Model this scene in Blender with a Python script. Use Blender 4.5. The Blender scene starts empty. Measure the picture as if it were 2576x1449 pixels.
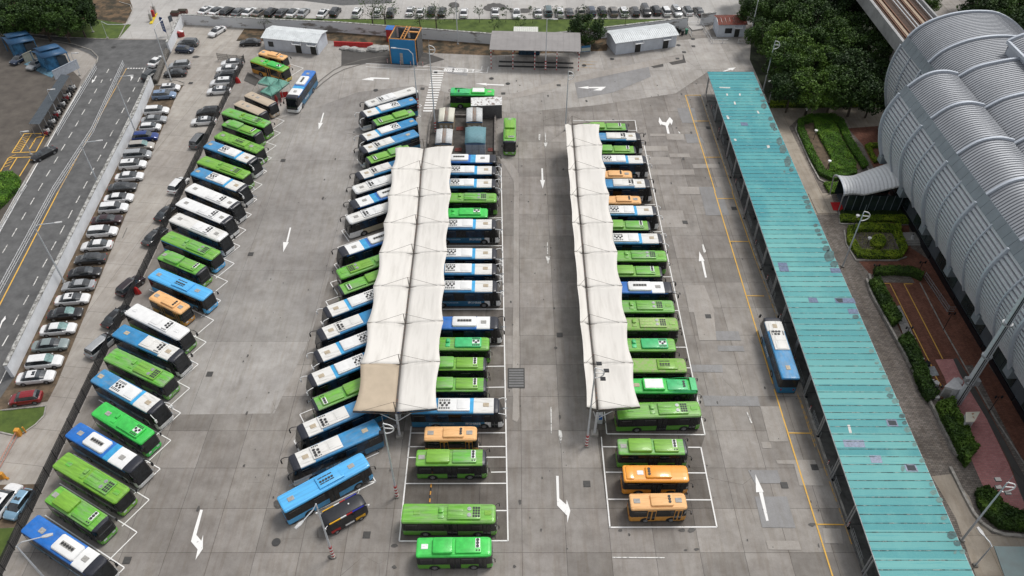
import bpy, math, random
from mathutils import Vector, Matrix
random.seed(7)
R = math.radians
S = bpy.context.scene
C = S.collection
# ---------------------------------------------------------------- camera
CH, CF, CT = 82.0, 1960.0, math.radians(43.65)
cd = bpy.data.cameras.new('camera'); cam = bpy.data.objects.new('camera', cd); C.objects.link(cam)
cam.location = (0, 0, CH); cam.rotation_euler = (math.pi/2 - CT, 0, 0)
cd.sensor_width = 36.0; cd.lens = 36.0*CF/2576.0; cd.clip_start = 1; cd.clip_end = 3000
S.camera = cam
# ---------------------------------------------------------------- light
SUN_EL, SUN_AZ = 60, 50          # elevation, azimuth from +Y towards +X
w = bpy.data.worlds.new('World'); S.world = w; w.use_nodes = True
nt = w.node_tree; nt.nodes.clear()
sky = nt.nodes.new('ShaderNodeTexSky'); sky.sky_type = 'NISHITA'; sky.sun_disc = False
sky.sun_elevation = R(SUN_EL); sky.sun_rotation = R(SUN_AZ); sky.dust_density = 3.0; sky.air_density = 1.2
hs = nt.nodes.new('ShaderNodeHueSaturation'); hs.inputs['Saturation'].default_value = 0.2
bg = nt.nodes.new('ShaderNodeBackground'); bg.inputs[1].default_value = 0.13
wo = nt.nodes.new('ShaderNodeOutputWorld')
nt.links.new(sky.outputs[0], hs.inputs['Color']); nt.links.new(hs.outputs[0], bg.inputs[0]); nt.links.new(bg.outputs[0], wo.inputs[0])
sd = bpy.data.lights.new('sun', 'SUN'); sd.energy = 1.45; sd.angle = R(15); sd.color = (1, .965, .91)
sun = bpy.data.objects.new('sun', sd); C.objects.link(sun)
dv = Vector((math.sin(R(SUN_AZ))*math.cos(R(SUN_EL)), math.cos(R(SUN_AZ))*math.cos(R(SUN_EL)), math.sin(R(SUN_EL))))
sun.rotation_euler = dv.to_track_quat('Z', 'Y').to_euler(); sun.location = (40, 60, 120)
S.view_settings.view_transform = 'Standard'; S.view_settings.look = 'None'; S.view_settings.gamma = 1
S.view_settings.exposure = 0.22
S.cycles.max_bounces = 5; S.cycles.diffuse_bounces = 3; S.cycles.glossy_bounces = 2; S.cycles.transmission_bounces = 2

# ---------------------------------------------------------------- survey: photo reading -> metres on a level z
def W(p, z=0.0):
    u = (p[0]-1288.0)/CF; v = (p[1]-724.5)/CF
    d = (CH-z)/(math.sin(CT)+v*math.cos(CT))
    return Vector((u*d, (math.cos(CT)-v*math.sin(CT))*d, z))
ORG = {'k1': (1200, 600, 3.6225), 'k2': (1200, 1000, 3.6225), 'k3': (1050, 1350, 2.415), 'k4': (1050, 1750, 2.898),
       'k5': (2400, 480, 3.6225), 'k6': (2400, 880, 3.6225), 'k7': (2400, 1240, 3.22), 'k8': (2400, 1690, 3.22),
       'ms': (1440, 100, 3.6225), 'sb': (1680, 330, 3.6225), 'cs': (1880, 100, 4.83), 'bt': (0, 100, 3.6225),
       'hs': (900, 60, 4.83), 'gt': (560, 0, 3.6225), 'wh': (2360, 40, 4.293), 'st': (3432, 0, 2.415),
       'en': (3232, 500, 1.811), 'gd': (3332, 1100, 2.07), 'br': (3532, 1668, 2.415), 'bl': (0, 1560, 4.263),
       'ln': (2560, 200, 1.407), 'l2': (2560, 1230, 1.396), 'yl': (0, 480, 5.573), 'tx': (1720, 240, 10.733), 'fl': (560, 40, 12.075)}
def P(key, x, y):
    if len(key) == 2 and key[0] in '012' and key[1] in '012':
        return (858.6667*int(key[0])+x/3, 483*int(key[1])+y/3)
    o = ORG[key]; return ((o[0]+x/o[2])/1.56522, (o[1]+y/o[2])/1.56522)
def G(key, x, y, z=0.0):
    return W(P(key, x, y), z) if key != 'D' else W((x, y), z)

# ---------------------------------------------------------------- materials
MATS = {}
def N(nt, t, **k):
    n = nt.nodes.new(t)
    for a, b in k.items():
        if a.startswith('i_'): n.inputs[a[2:].replace('_', ' ')].default_value = b
        else: setattr(n, a, b)
    return n
def pm(name, col, rough=.5, metal=0., var=.12, scale=3., bump=0., rnd=0., world=False, spec=.5, col2=None, stretch=None, coat=0., edge=None, hue=0., dust=0.):
    """painted / plain surface: base colour with procedural unevenness"""
    if name in MATS: return MATS[name]
    m = bpy.data.materials.new(name); m.use_nodes = True; nt = m.node_tree; b = nt.nodes['Principled BSDF']
    L = nt.links.new
    tc = N(nt, 'ShaderNodeNewGeometry') if world else N(nt, 'ShaderNodeTexCoord')
    v = tc.outputs['Position'] if world else tc.outputs['Object']
    mp = N(nt, 'ShaderNodeMapping'); L(v, mp.inputs[0])
    if stretch: mp.inputs['Scale'].default_value = stretch
    n1 = N(nt, 'ShaderNodeTexNoise', i_Scale=scale, i_Detail=6.0, i_Roughness=.62); L(mp.outputs[0], n1.inputs['Vector'])
    rp = N(nt, 'ShaderNodeValToRGB'); L(n1.outputs[0], rp.inputs[0])
    c = Vector(col[:3]); d = c*(1-var*1.6) if col2 is None else Vector(col2)
    e0, e1 = edge or (.34, .66)
    rp.color_ramp.elements[0].position = e0; rp.color_ramp.elements[1].position = e1
    rp.color_ramp.elements[0].color = (*d, 1); rp.color_ramp.elements[1].color = (*(c*(1+var*.5) if col2 is None else c), 1)
    out = rp.outputs[0]
    if rnd:
        oi = N(nt, 'ShaderNodeObjectInfo'); mr = N(nt, 'ShaderNodeMapRange'); L(oi.outputs['Random'], mr.inputs[0])
        mr.inputs[3].default_value = 1-rnd; mr.inputs[4].default_value = 1+rnd
        mx = N(nt, 'ShaderNodeVectorMath', operation='SCALE'); L(out, mx.inputs[0]); L(mr.outputs[0], mx.inputs['Scale']); out = mx.outputs[0]
    if dust:
        oi = N(nt, 'ShaderNodeObjectInfo'); n3 = N(nt, 'ShaderNodeTexNoise', i_Scale=.9, i_Detail=7., i_Roughness=.7); m3 = N(nt, 'ShaderNodeMapping'); m3.inputs['Scale'].default_value = (.5, 1.8, 1); L(v, m3.inputs[0])
        of = N(nt, 'ShaderNodeVectorMath', operation='ADD'); L(m3.outputs[0], of.inputs[0]); L(oi.outputs['Location'], of.inputs[1]); L(of.outputs[0], n3.inputs['Vector'])
        r3 = N(nt, 'ShaderNodeMapRange'); L(n3.outputs[0], r3.inputs[0]); r3.inputs[1].default_value = .42; r3.inputs[2].default_value = .68
        m4 = N(nt, 'ShaderNodeMath', operation='MULTIPLY'); L(r3.outputs[0], m4.inputs[0]); p5 = N(nt, 'ShaderNodeMath', operation='MULTIPLY'); L(oi.outputs['Random'], p5.inputs[0]); p5.inputs[1].default_value = dust; L(p5.outputs[0], m4.inputs[1])
        x3 = N(nt, 'ShaderNodeMix', data_type='RGBA'); L(m4.outputs[0], x3.inputs[0]); L(out, x3.inputs[6]); x3.inputs[7].default_value = (.30, .30, .25, 1); out = x3.outputs[2]
    if hue:
        oi = N(nt, 'ShaderNodeObjectInfo'); mr = N(nt, 'ShaderNodeMapRange'); L(oi.outputs['Random'], mr.inputs[0]); mr.inputs[3].default_value = .5-hue*.3; mr.inputs[4].default_value = .5+hue
        hn = N(nt, 'ShaderNodeHueSaturation'); L(mr.outputs[0], hn.inputs['Hue']); L(out, hn.inputs['Color']); out = hn.outputs[0]
    L(out, b.inputs['Base Color'])
    b.inputs['Roughness'].default_value = rough; b.inputs['Metallic'].default_value = metal
    b.inputs['Specular IOR Level'].default_value = spec; b.inputs['Coat Weight'].default_value = coat
    if bump:
        bp = N(nt, 'ShaderNodeBump', i_Strength=min(bump, 1.), i_Distance=.03); L(n1.outputs[0], bp.inputs['Height']); L(bp.outputs[0], b.inputs['Normal'])
    MATS[name] = m; return m
def slabs(name, col, col2, bw, bh, mortar, mcol, stain=.35, spk=.1, rot=0., off=0., rough=.85, ox=0, oy=0, msize=.02, tint=1.0, smooth=.1):
    """jointed paving in world metres: slab-to-slab tint, stains, speckle, cracks"""
    if name in MATS: return MATS[name]
    m = bpy.data.materials.new(name); m.use_nodes = True; nt = m.node_tree; b = nt.nodes['Principled BSDF']; L = nt.links.new
    g = N(nt, 'ShaderNodeNewGeometry'); mp = N(nt, 'ShaderNodeMapping'); L(g.outputs['Position'], mp.inputs[0])
    mp.inputs['Rotation'].default_value = (0, 0, rot); mp.inputs['Location'].default_value = (ox, oy, 0)
    nz = N(nt, 'ShaderNodeTexNoise', i_Scale=1.2, i_Detail=4.); L(mp.outputs[0], nz.inputs['Vector'])
    ad = N(nt, 'ShaderNodeVectorMath', operation='MULTIPLY_ADD'); L(nz.outputs['Color'], ad.inputs[0])
    ad.inputs[1].default_value = (.1, .1, 0); L(mp.outputs[0], ad.inputs[2])
    br = N(nt, 'ShaderNodeTexBrick', offset=off, squash=1.0); L(ad.outputs[0], br.inputs['Vector'])
    br.inputs['Scale'].default_value = 1; br.inputs['Brick Width'].default_value = bw; br.inputs['Row Height'].default_value = bh
    br.inputs['Mortar Size'].default_value = msize; br.inputs['Mortar Smooth'].default_value = smooth; br.inputs['Bias'].default_value = -.1
    br.inputs['Color1'].default_value = (*col, 1); br.inputs['Color2'].default_value = (*col2, 1); br.inputs['Mortar'].default_value = (*mcol, 1)
    def mul(a, fac, scale, lo, hi, dark, det=8., st=None):
        n = N(nt, 'ShaderNodeTexNoise', i_Scale=scale, i_Detail=det, i_Roughness=.65)
        if st:
            m2 = N(nt, 'ShaderNodeMapping'); m2.inputs['Scale'].default_value = st; L(mp.outputs[0], m2.inputs[0]); L(m2.outputs[0], n.inputs['Vector'])
        else: L(mp.outputs[0], n.inputs['Vector'])
        r = N(nt, 'ShaderNodeValToRGB'); L(n.outputs[0], r.inputs[0])
        r.color_ramp.elements[0].position = lo; r.color_ramp.elements[1].position = hi
        r.color_ramp.elements[0].color = (dark[0], dark[1], dark[2], 1); r.color_ramp.elements[1].color = (1, 1, 1, 1)
        x = N(nt, 'ShaderNodeMix', data_type='RGBA', blend_type='MULTIPLY'); x.inputs[0].default_value = fac
        L(a, x.inputs[6]); L(r.outputs[0], x.inputs[7]); return x.outputs[2]
    o = mul(br.outputs[0], stain, .09, .3, .62, (.5, .49, .48))
    o = mul(o, stain, .55, .36, .6, (.68, .66, .64))
    o = mul(o, stain*.9, .22, .30, .40, (.55, .55, .55), st=(1, .25, 1))
    o = mul(o, spk*3, 7., .35, .6, (.75, .74, .73))
    o = mul(o, stain*.8, 1.1, .38, .52, (.80, .75, .69), st=(1.6, .12, 1))
    o = mul(o, .75, 2.3, .27, .31, (.45, .44, .42)); o = mul(o, stain*1.2, .05, .42, .58, (.80, .79, .80), det=3.)
    if bw > 4:
        vo = N(nt, 'ShaderNodeTexVoronoi', feature='DISTANCE_TO_EDGE', i_Scale=.13); L(ad.outputs[0], vo.inputs['Vector'])
        nk = N(nt, 'ShaderNodeTexNoise', i_Scale=.06, i_Detail=2.); L(mp.outputs[0], nk.inputs['Vector'])
        mk_ = N(nt, 'ShaderNodeMapRange'); L(nk.outputs[0], mk_.inputs[0]); mk_.inputs[1].default_value = .55; mk_.inputs[2].default_value = .64; mk_.inputs[4].default_value = .004
        lt = N(nt, 'ShaderNodeMath', operation='LESS_THAN'); L(vo.outputs['Distance'], lt.inputs[0]); L(mk_.outputs[0], lt.inputs[1])
        xc = N(nt, 'ShaderNodeMix', data_type='RGBA', blend_type='MULTIPLY'); ml = N(nt, 'ShaderNodeMath', operation='MULTIPLY'); L(lt.outputs[0], ml.inputs[0]); ml.inputs[1].default_value = .5; L(ml.outputs[0], xc.inputs[0]); L(o, xc.inputs[6]); xc.inputs[7].default_value = (.35, .33, .31, 1); o = xc.outputs[2]
    L(o, b.inputs['Base Color']); b.inputs['Roughness'].default_value = rough; b.inputs['Specular IOR Level'].default_value = .3
    MATS[name] = m; return m
def paint(name, col, wear=.45):
    """road marking paint that wears through to the slab"""
    if name in MATS: return MATS[name]
    m = bpy.data.materials.new(name); m.use_nodes = True; nt = m.node_tree; b = nt.nodes['Principled BSDF']; L = nt.links.new
    g = N(nt, 'ShaderNodeNewGeometry'); n = N(nt, 'ShaderNodeTexNoise', i_Scale=2.2, i_Detail=9., i_Roughness=.7); L(g.outputs['Position'], n.inputs['Vector'])
    r = N(nt, 'ShaderNodeValToRGB'); L(n.outputs[0], r.inputs[0]); r.color_ramp.elements[0].position = wear-.07; r.color_ramp.elements[1].position = wear+.05
    r.color_ramp.elements[0].color = (.25, .24, .225, 1); r.color_ramp.elements[1].color = (*col, 1)
    L(r.outputs[0], b.inputs['Base Color']); b.inputs['Roughness'].default_value = .7
    MATS[name] = m; return m

# ---------------------------------------------------------------- mesh helpers
class MB:
    def __init__(s): s.v, s.f, s.m = [], [], []
    def add(s, vs, fs, mi=0):
        o = len(s.v); s.v += [tuple(v) for v in vs]; s.f += [tuple(o+i for i in f) for f in fs]
        s.m += [mi]*len(fs) if isinstance(mi, int) else list(mi); return s
    def box(s, x0, x1, y0, y1, z0, z1, mi=0, M=None):
        vs = [Vector((x, y, z)) for z in (z0, z1) for y in (y0, y1) for x in (x0, x1)]
        if M is not None: vs = [M @ v for v in vs]
        return s.add(vs, [(0, 2, 3, 1), (4, 5, 7, 6), (0, 1, 5, 4), (2, 6, 7, 3), (0, 4, 6, 2), (1, 3, 7, 5)], mi)
    def bbox(s, x0, x1, y0, y1, z0, z1, b=.08, mi=0):
        """box with chamfered top and vertical edges"""
        def ring(i, z): return [(x0+i, y0+b, z), (x0+b, y0+i, z), (x1-b, y0+i, z), (x1-i, y0+b, z), (x1-i, y1-b, z), (x1-b, y1-i, z), (x0+b, y1-i, z), (x0+i, y1-b, z)]
        return s.loft([ring(0, z0), ring(0, z1-b*.7), ring(b*.35, z1-b*.2), ring(b*.9, z1)], mi, capa=False)
    def tube(s, a, b, r=.05, n=8, mi=0, r2=None, cap=True):
        a, b = Vector(a), Vector(b); d = (b-a)
        if d.length < 1e-6: return s
        q = d.to_track_quat('Z', 'Y'); r2 = r if r2 is None else r2
        o = len(s.v)
        for p, rr in ((a, r), (b, r2)):
            for i in range(n):
                t = 2*math.pi*i/n; s.v.append(tuple(p+q @ Vector((rr*math.cos(t), rr*math.sin(t), 0))))
        for i in range(n): s.f.append((o+i, o+(i+1) % n, o+n+(i+1) % n, o+n+i)); s.m.append(mi)
        if cap: s.f += [tuple(o+n-1-i for i in range(n)), tuple(o+n+i for i in range(n))]; s.m += [mi, mi]
        return s
    def path(s, pts, r=.05, n=6, mi=0):
        for a, b in zip(pts, pts[1:]): s.tube(a, b, r, n, mi)
        return s
    def prism(s, pts, z0, z1, mi=0, mtop=None):
        n = len(pts); o = len(s.v)
        ar = sum(pts[i][0]*pts[(i+1) % n][1]-pts[(i+1) % n][0]*pts[i][1] for i in range(n))
        if ar < 0: pts = list(pts)[::-1]
        s.v += [(p[0], p[1], z0) for p in pts]+[(p[0], p[1], z1) for p in pts]
        for i in range(n): s.f.append((o+i, o+(i+1) % n, o+n+(i+1) % n, o+n+i)); s.m.append(mi)
        s.f += [tuple(o+n-1-i for i in range(n)), tuple(o+n+i for i in range(n))]; s.m += [mi, mi if mtop is None else mtop]
        return s
    def sheet(s, pts, z=0., mi=0):
        n = len(pts); ar = sum(pts[i][0]*pts[(i+1) % n][1]-pts[(i+1) % n][0]*pts[i][1] for i in range(n))
        if ar < 0: pts = list(pts)[::-1]
        return s.add([(p[0], p[1], z) for p in pts], [tuple(range(n))], mi)
    def line(s, a, b, wd, z=0., mi=0):
        a, b = Vector((a[0], a[1], 0)), Vector((b[0], b[1], 0)); d = (b-a).normalized(); n = Vector((-d.y, d.x, 0))*wd/2
        return s.sheet([a-n, b-n, b+n, a+n], z, mi)
    def loft(s, rings, mi=0, closed=True, capa=True, capb=True):
        n = len(rings[0]); o = len(s.v)
        for r in rings: s.v += [tuple(p) for p in r]
        for k in range(len(rings)-1):
            for i in range(n if closed else n-1):
                a = o+k*n+i; b = o+k*n+(i+1) % n; s.f.append((a, b, b+n, a+n)); s.m.append(mi)
        if capa: s.f.append(tuple(o+n-1-i for i in range(n))); s.m.append(mi)
        if capb: s.f.append(tuple(o+(len(rings)-1)*n+i for i in range(n))); s.m.append(mi)
        return s
    def disc(s, c, r, n=14, axis='z', h=.03, mi=0):
        c = Vector(c); e = {'z': Vector((0, 0, h)), 'y': Vector((0, h, 0)), 'x': Vector((h, 0, 0))}[axis]
        return s.tube(c, c+e, r, n, mi)
    def build(s, name, mats, parent=None, smooth=None, loc=None):
        me = bpy.data.meshes.new(name); me.from_pydata(s.v, [], s.f); me.update()
        mats = mats if isinstance(mats, (list, tuple)) else [mats]
        for m in mats: me.materials.append(m)
        if len(mats) > 1: me.polygons.foreach_set('material_index', s.m)
        if smooth:
            me.shade_smooth(); me.set_sharp_from_angle(angle=smooth)
        o = bpy.data.objects.new(name, me); C.objects.link(o)
        if parent: o.parent = parent
        if loc: o.location = loc
        return o
def tag(o, label=None, cat=None, group=None, kind=None):
    if label: o['label'] = label
    if cat: o['category'] = cat
    if group: o['group'] = group
    if kind: o['kind'] = kind
    return o
def thing(name, loc=(0, 0, 0), rz=0., label=None, cat=None, group=None):
    o = bpy.data.objects.new(name, None); C.objects.link(o); o.location = loc; o.rotation_euler = (0, 0, rz)
    o.empty_display_size = .2
    return tag(o, label, cat, group)
def dup(root, loc, rz, label=None, group=None):
    r = root.copy(); C.objects.link(r); r.location = loc; r.rotation_euler = (0, 0, rz)
    if label: r['label'] = label
    if group: r['group'] = group
    for ch in KIDS[root.name]:
        c = ch.copy(); C.objects.link(c); c.parent = r
        for g in KIDS.get(ch.name, ()):
            d = g.copy(); C.objects.link(d); d.parent = c
    return r
KIDS = {}
def index_kids():
    KIDS.clear()
    for o in C.objects:
        if o.parent: KIDS.setdefault(o.parent.name, []).append(o)
def struct(name, mb, m, smooth=None): return tag(mb.build(name, m, smooth=smooth), kind='structure')
_txt = {}
def text_mesh(txt, size):
    if (txt, size) in _txt: return _txt[(txt, size)]
    cu = bpy.data.curves.new('lettering', 'FONT'); cu.body = txt; cu.size = size; cu.resolution_u = 2; cu.offset = size*.012
    o = bpy.data.objects.new('lettering', cu); C.objects.link(o)
    bpy.context.view_layer.update()
    me = bpy.data.meshes.new_from_object(o.evaluated_get(bpy.context.evaluated_depsgraph_get()))
    me.name = 'lettering'
    bpy.data.objects.remove(o); _txt[(txt, size)] = me; return me
def lettering(txt, size, m, parent, mw):
    me = text_mesh(txt, size)
    if not me.materials: me.materials.append(m)
    else:
        me = me.copy(); me.materials[0] = m
    o = bpy.data.objects.new('lettering', me); C.objects.link(o); o.parent = parent; o.matrix_local = mw; return o
def arc(cx, cy, r, a0, a1, n, z=0): return [Vector((cx+r*math.cos(R(a0+(a1-a0)*i/n)), cy+r*math.sin(R(a0+(a1-a0)*i/n)), z)) for i in range(n+1)]
# ================================================================ ground, roads, paving
M_lot = slabs('lot_concrete', (.385, .36, .333), (.275, .256, .235), 5.0, 5.55, .03, (.15, .138, .125), stain=.62, spk=.12, ox=-1.2, oy=1.5, msize=.028)
M_lane = slabs('lane_concrete', (.40, .382, .362), (.345, .33, .312), 13., 15., .03, (.17, .16, .15), stain=.55, spk=.1, msize=.02, ox=3)
M_strip = slabs('driveway_concrete', (.46, .43, .39), (.41, .38, .345), 9., 5.2, .03, (.2, .185, .165), stain=.5, spk=.1, rot=R(7), msize=.025)
M_plaza = slabs('plaza_concrete', (.5, .485, .465), (.44, .43, .415), 4.5, 5., .03, (.3, .29, .28), stain=.3, spk=.08)
M_asph = pm('asphalt', (.13, .13, .13), .9, var=.22, scale=.55, bump=.2, world=True, col2=(.08, .08, .081))
M_dirt = pm('dirt_lot', (.115, .1, .085), .95, var=.3, scale=.35, bump=.3, world=True, col2=(.07, .06, .052))
M_soil = pm('bare_soil', (.16, .115, .075), .95, scale=.9, bump=.4, world=True, col2=(.06, .045, .03))
M_dry = pm('dry_grass', (.15, .098, .055), .95, scale=.45, bump=.6, world=True, col2=(.038, .032, .02), edge=(.42, .6))
M_lawn = pm('lawn', (.095, .14, .025), .95, scale=.5, bump=.5, world=True, col2=(.045, .075, .013))
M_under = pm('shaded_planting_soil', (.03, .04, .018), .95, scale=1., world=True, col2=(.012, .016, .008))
M_paver = slabs('grey_pavers', (.32, .285, .255), (.19, .17, .153), .5, .25, .01, (.1, .09, .08), stain=.75, spk=.2, off=.5, msize=.02)
M_path = slabs('path_concrete', (.46, .41, .34), (.42, .37, .31), 6, 9, .02, (.18, .16, .13), stain=.6, spk=.1)
M_brick = slabs('red_brick_paving', (.36, .15, .10), (.22, .095, .065), .3, .15, .006, (.1, .07, .055), stain=.8, spk=.2, off=.5, msize=.012)
M_pink = slabs('pink_tile_paving', (.66, .30, .29), (.54, .22, .215), .5, .25, .008, (.42, .28, .26), stain=.3, spk=.2, off=.5, msize=.02)
M_patchL = slabs('patched_concrete_light', (.42, .392, .36), (.38, .355, .33), 40, 40, .01, (.3, .3, .3), stain=.4, spk=.15)
M_patchB = slabs('patched_concrete_grey', (.305, .302, .302), (.29, .287, .287), 40, 40, .01, (.25, .25, .25), stain=.35, spk=.15)
M_patchD = slabs('patched_concrete_dark', (.105, .1, .095), (.09, .086, .082), 40, 40, .01, (.1, .1, .1), stain=.4, spk=.1)
M_kerb = pm('kerb_stone', (.36, .34, .31), .85, var=.3, scale=1.2, world=True)
M_white = paint('white_marking', (.78, .77, .75), .36)
M_worn = paint('worn_white_marking', (.70, .69, .66), .47)
M_yel = paint('yellow_marking', (.72, .42, .07), .38)
M_yworn = paint('worn_yellow_marking', (.55, .33, .09), .5)
M_dark = pm('dark_opening', (.02, .02, .02), .8)

Z = [0]
def region(name, key, pts, m, dz=None, extra=()):
    Z[0] += (.0006 if name == 'concrete_patch' else .0012) if dz is None else 0
    mb = MB(); mb.sheet([G(key, *p) for p in pts], Z[0] if dz is None else dz); return struct(name, mb, m)
mb = MB(); mb.sheet([(-700, -200), (700, -200), (700, 800), (-700, 800)], 0); struct('ground', mb, M_lot)
region('parking_strip', 'D', [(-80, 1180), (37, 948), (150, 712), (263, 482), (388, 215), (430, 130), (463, 62), (663, 73), (815, 84), (820, 100), (700, 140), (617, 158), (7, 1449), (-90, 1680), (-700, 1680), (-500, 1180)], M_strip)
region('drive_lane', 'D', [(760, 210), (900, 170), (1060, 190), (1060, 330), (900, 470), (780, 850), (690, 1040), (280, 1045), (560, 520), (720, 280)], M_lane)
region('road', 'D', [(0, 60), (20, 62), (77, 88), (160, 94), (277, 100), (421, 100), (432, 130), (388, 217), (263, 484), (37, 951), (-190, 1400), (-700, 1400), (-500, 1000), (-5, 585), (53, 483), (203, 218), (226, 178), (240, 165), (245, 150), (225, 136), (170, 112), (100, 94), (0, 84), (-300, 70), (-300, 50)], M_asph)
region('dirt_lot', 'D', [(-400, 88), (0, 88), (60, 95), (110, 130), (165, 160), (205, 200), (190, 235), (45, 480), (-12, 585), (-500, 1000)], M_dirt)
region('pavement', 'D', [(60, 95), (100, 96), (170, 114), (222, 137), (242, 151), (238, 163), (222, 178), (205, 200), (165, 160), (110, 130)], M_patchL)
region('plaza', 'D', [(320, -80), (2300, -80), (1960, 0), (1905, 60), (1880, 62), (1745, 60), (1720, 48), (860, 48.5), (560, 43), (463, 37), (421, 99), (300, 97), (333, 28), (333, 17), (310, 0)], M_plaza)
region('far_road', 'D', [(560, -80), (1000, -80), (985, 8), (860, 14), (760, 2), (560, 0)], M_asph)
region('verge_left', 'D', [(-300, -80), (300, -80), (333, 17), (333, 28), (318, 55), (300, 96), (277, 99), (160, 92), (77, 86), (0, 58), (-300, 40)], M_dry)
region('verge_grass', 'D', [(170, 70), (215, 45), (330, 62), (300, 96), (277, 99), (180, 92)], M_lawn)
region('lawn', 'D', [(560, 43.5), (860, 48.7), (1717, 48.7), (1722, 49), (1728, 70), (1509, 96), (1372, 112), (1235, 111), (859, 82), (663, 73)], M_lawn)
region('dry_strip', 'D', [(663, 73), (859, 82.5), (1235, 111.5), (1372, 112.5), (1509, 96.5), (1535, 96), (1526, 128), (1455, 143), (1235, 140), (1072, 133), (950, 112), (860, 106), (818, 101), (655, 104), (594, 103), (615, 72)], M_dry)
region('car_park_soil', 'D', [(37, 949), (150, 713), (263, 483), (388, 216), (462, 214), (440, 250), (340, 483), (143, 966), (120, 1010), (0, 1031), (-20, 1031)], M_soil)
region('island_grass', '02', [(-60, 205), (20, 198), (350, 165), (335, 240), (270, 305), (180, 368), (105, 386), (0, 362), (-60, 350)], M_lawn)
region('corner_soil', '02', [(-200, 765), (300, 755), (115, 1082), (-200, 1100)], M_soil)
region('corner_grass', '02', [(-200, 1100), (115, 1084), (-20, 1400), (-200, 1700), (-400, 1500)], M_lawn)
M_upper = slabs('upper_yard_concrete', (.47, .448, .42), (.40, .38, .355), 7.0, 8.0, .03, (.2, .19, .175), stain=.5, spk=.12, rot=R(-3), msize=.02)
region('upper_yard', 'D', [(655, 135), (860, 106), (950, 112), (1072, 133), (1235, 140), (1526, 128), (1540, 118), (1725, 100), (1886, 85), (1915, 215), (1930, 262), (1895, 181), (1780, 181), (1700, 235), (1500, 265), (1280, 285), (1062, 213), (900, 232), (770, 280), (690, 300), (640, 200)], M_upper)
# right-hand side
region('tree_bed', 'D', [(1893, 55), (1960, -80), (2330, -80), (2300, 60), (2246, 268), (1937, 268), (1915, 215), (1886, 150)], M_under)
region('forecourt_paving', 'D', [(1937, 269), (2246, 269), (2230, 330), (2330, 560), (2900, 1700), (2580, 1700), (2330, 1449), (2050, 860), (1990, 600), (1905, 272)], M_paver)
region('forecourt_path', 'D', [(1937, 270), (2246, 270), (2228, 325), (2130, 324), (2105, 290), (2010, 296), (1985, 320), (2060, 470), (2100, 540), (2030, 540), (1945, 330)], M_path)
region('lower_path', 'br', [(330, 500), (520, 480), (690, 700), (760, 900), (900, 1050), (1260, 1100), (1700, 1100), (1700, 2000), (900, 2000), (750, 1449), (560, 900)], M_path)
region('brick_paving', 'en', [(195, 10), (460, -10), (470, 130), (590, 360), (590, 120), (640, 860), (760, 940), (1000, 1300), (1250, 1700), (1000, 1700), (640, 1060), (350, 1050), (270, 960), (560, 955), (620, 860), (560, 700), (400, 690), (380, 300), (300, 130)], M_brick)
region('parking_brick', 'gd', [(240, 25), (610, 30), (1000, 770), (1449, 1600), (1200, 1800), (860, 1000), (560, 640), (420, 380)], M_brick)
region('pink_paving', 'gd', [(725, 655), (870, 650), (935, 790), (1140, 1130), (1320, 1500), (1560, 2100), (1250, 2000), (1010, 1449), (960, 1230), (870, 1000), (800, 800)], M_pink)
region('dark_walk', 'gd', [(870, 650), (900, 640), (1030, 850), (1449, 1600), (1700, 2150), (1560, 2100), (1330, 1500), (1140, 1130), (935, 790)], M_patchD)
region('red_walk', 'gd', [(830, 335), (905, 338), (1200, 760), (1480, 1150), (1900, 1900), (1800, 2100), (1480, 1560), (1050, 740)], M_brick)
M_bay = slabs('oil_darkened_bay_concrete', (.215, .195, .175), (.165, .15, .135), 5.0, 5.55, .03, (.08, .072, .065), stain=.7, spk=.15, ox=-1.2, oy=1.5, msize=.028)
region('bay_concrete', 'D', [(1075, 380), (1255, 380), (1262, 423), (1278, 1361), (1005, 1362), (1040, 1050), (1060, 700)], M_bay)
region('bay_concrete', 'D', [(1440, 310), (1597, 303), (1774, 1094), (1764, 1126), (1804, 1326), (1534, 1328), (1505, 1120), (1470, 800)], M_bay)
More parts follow.
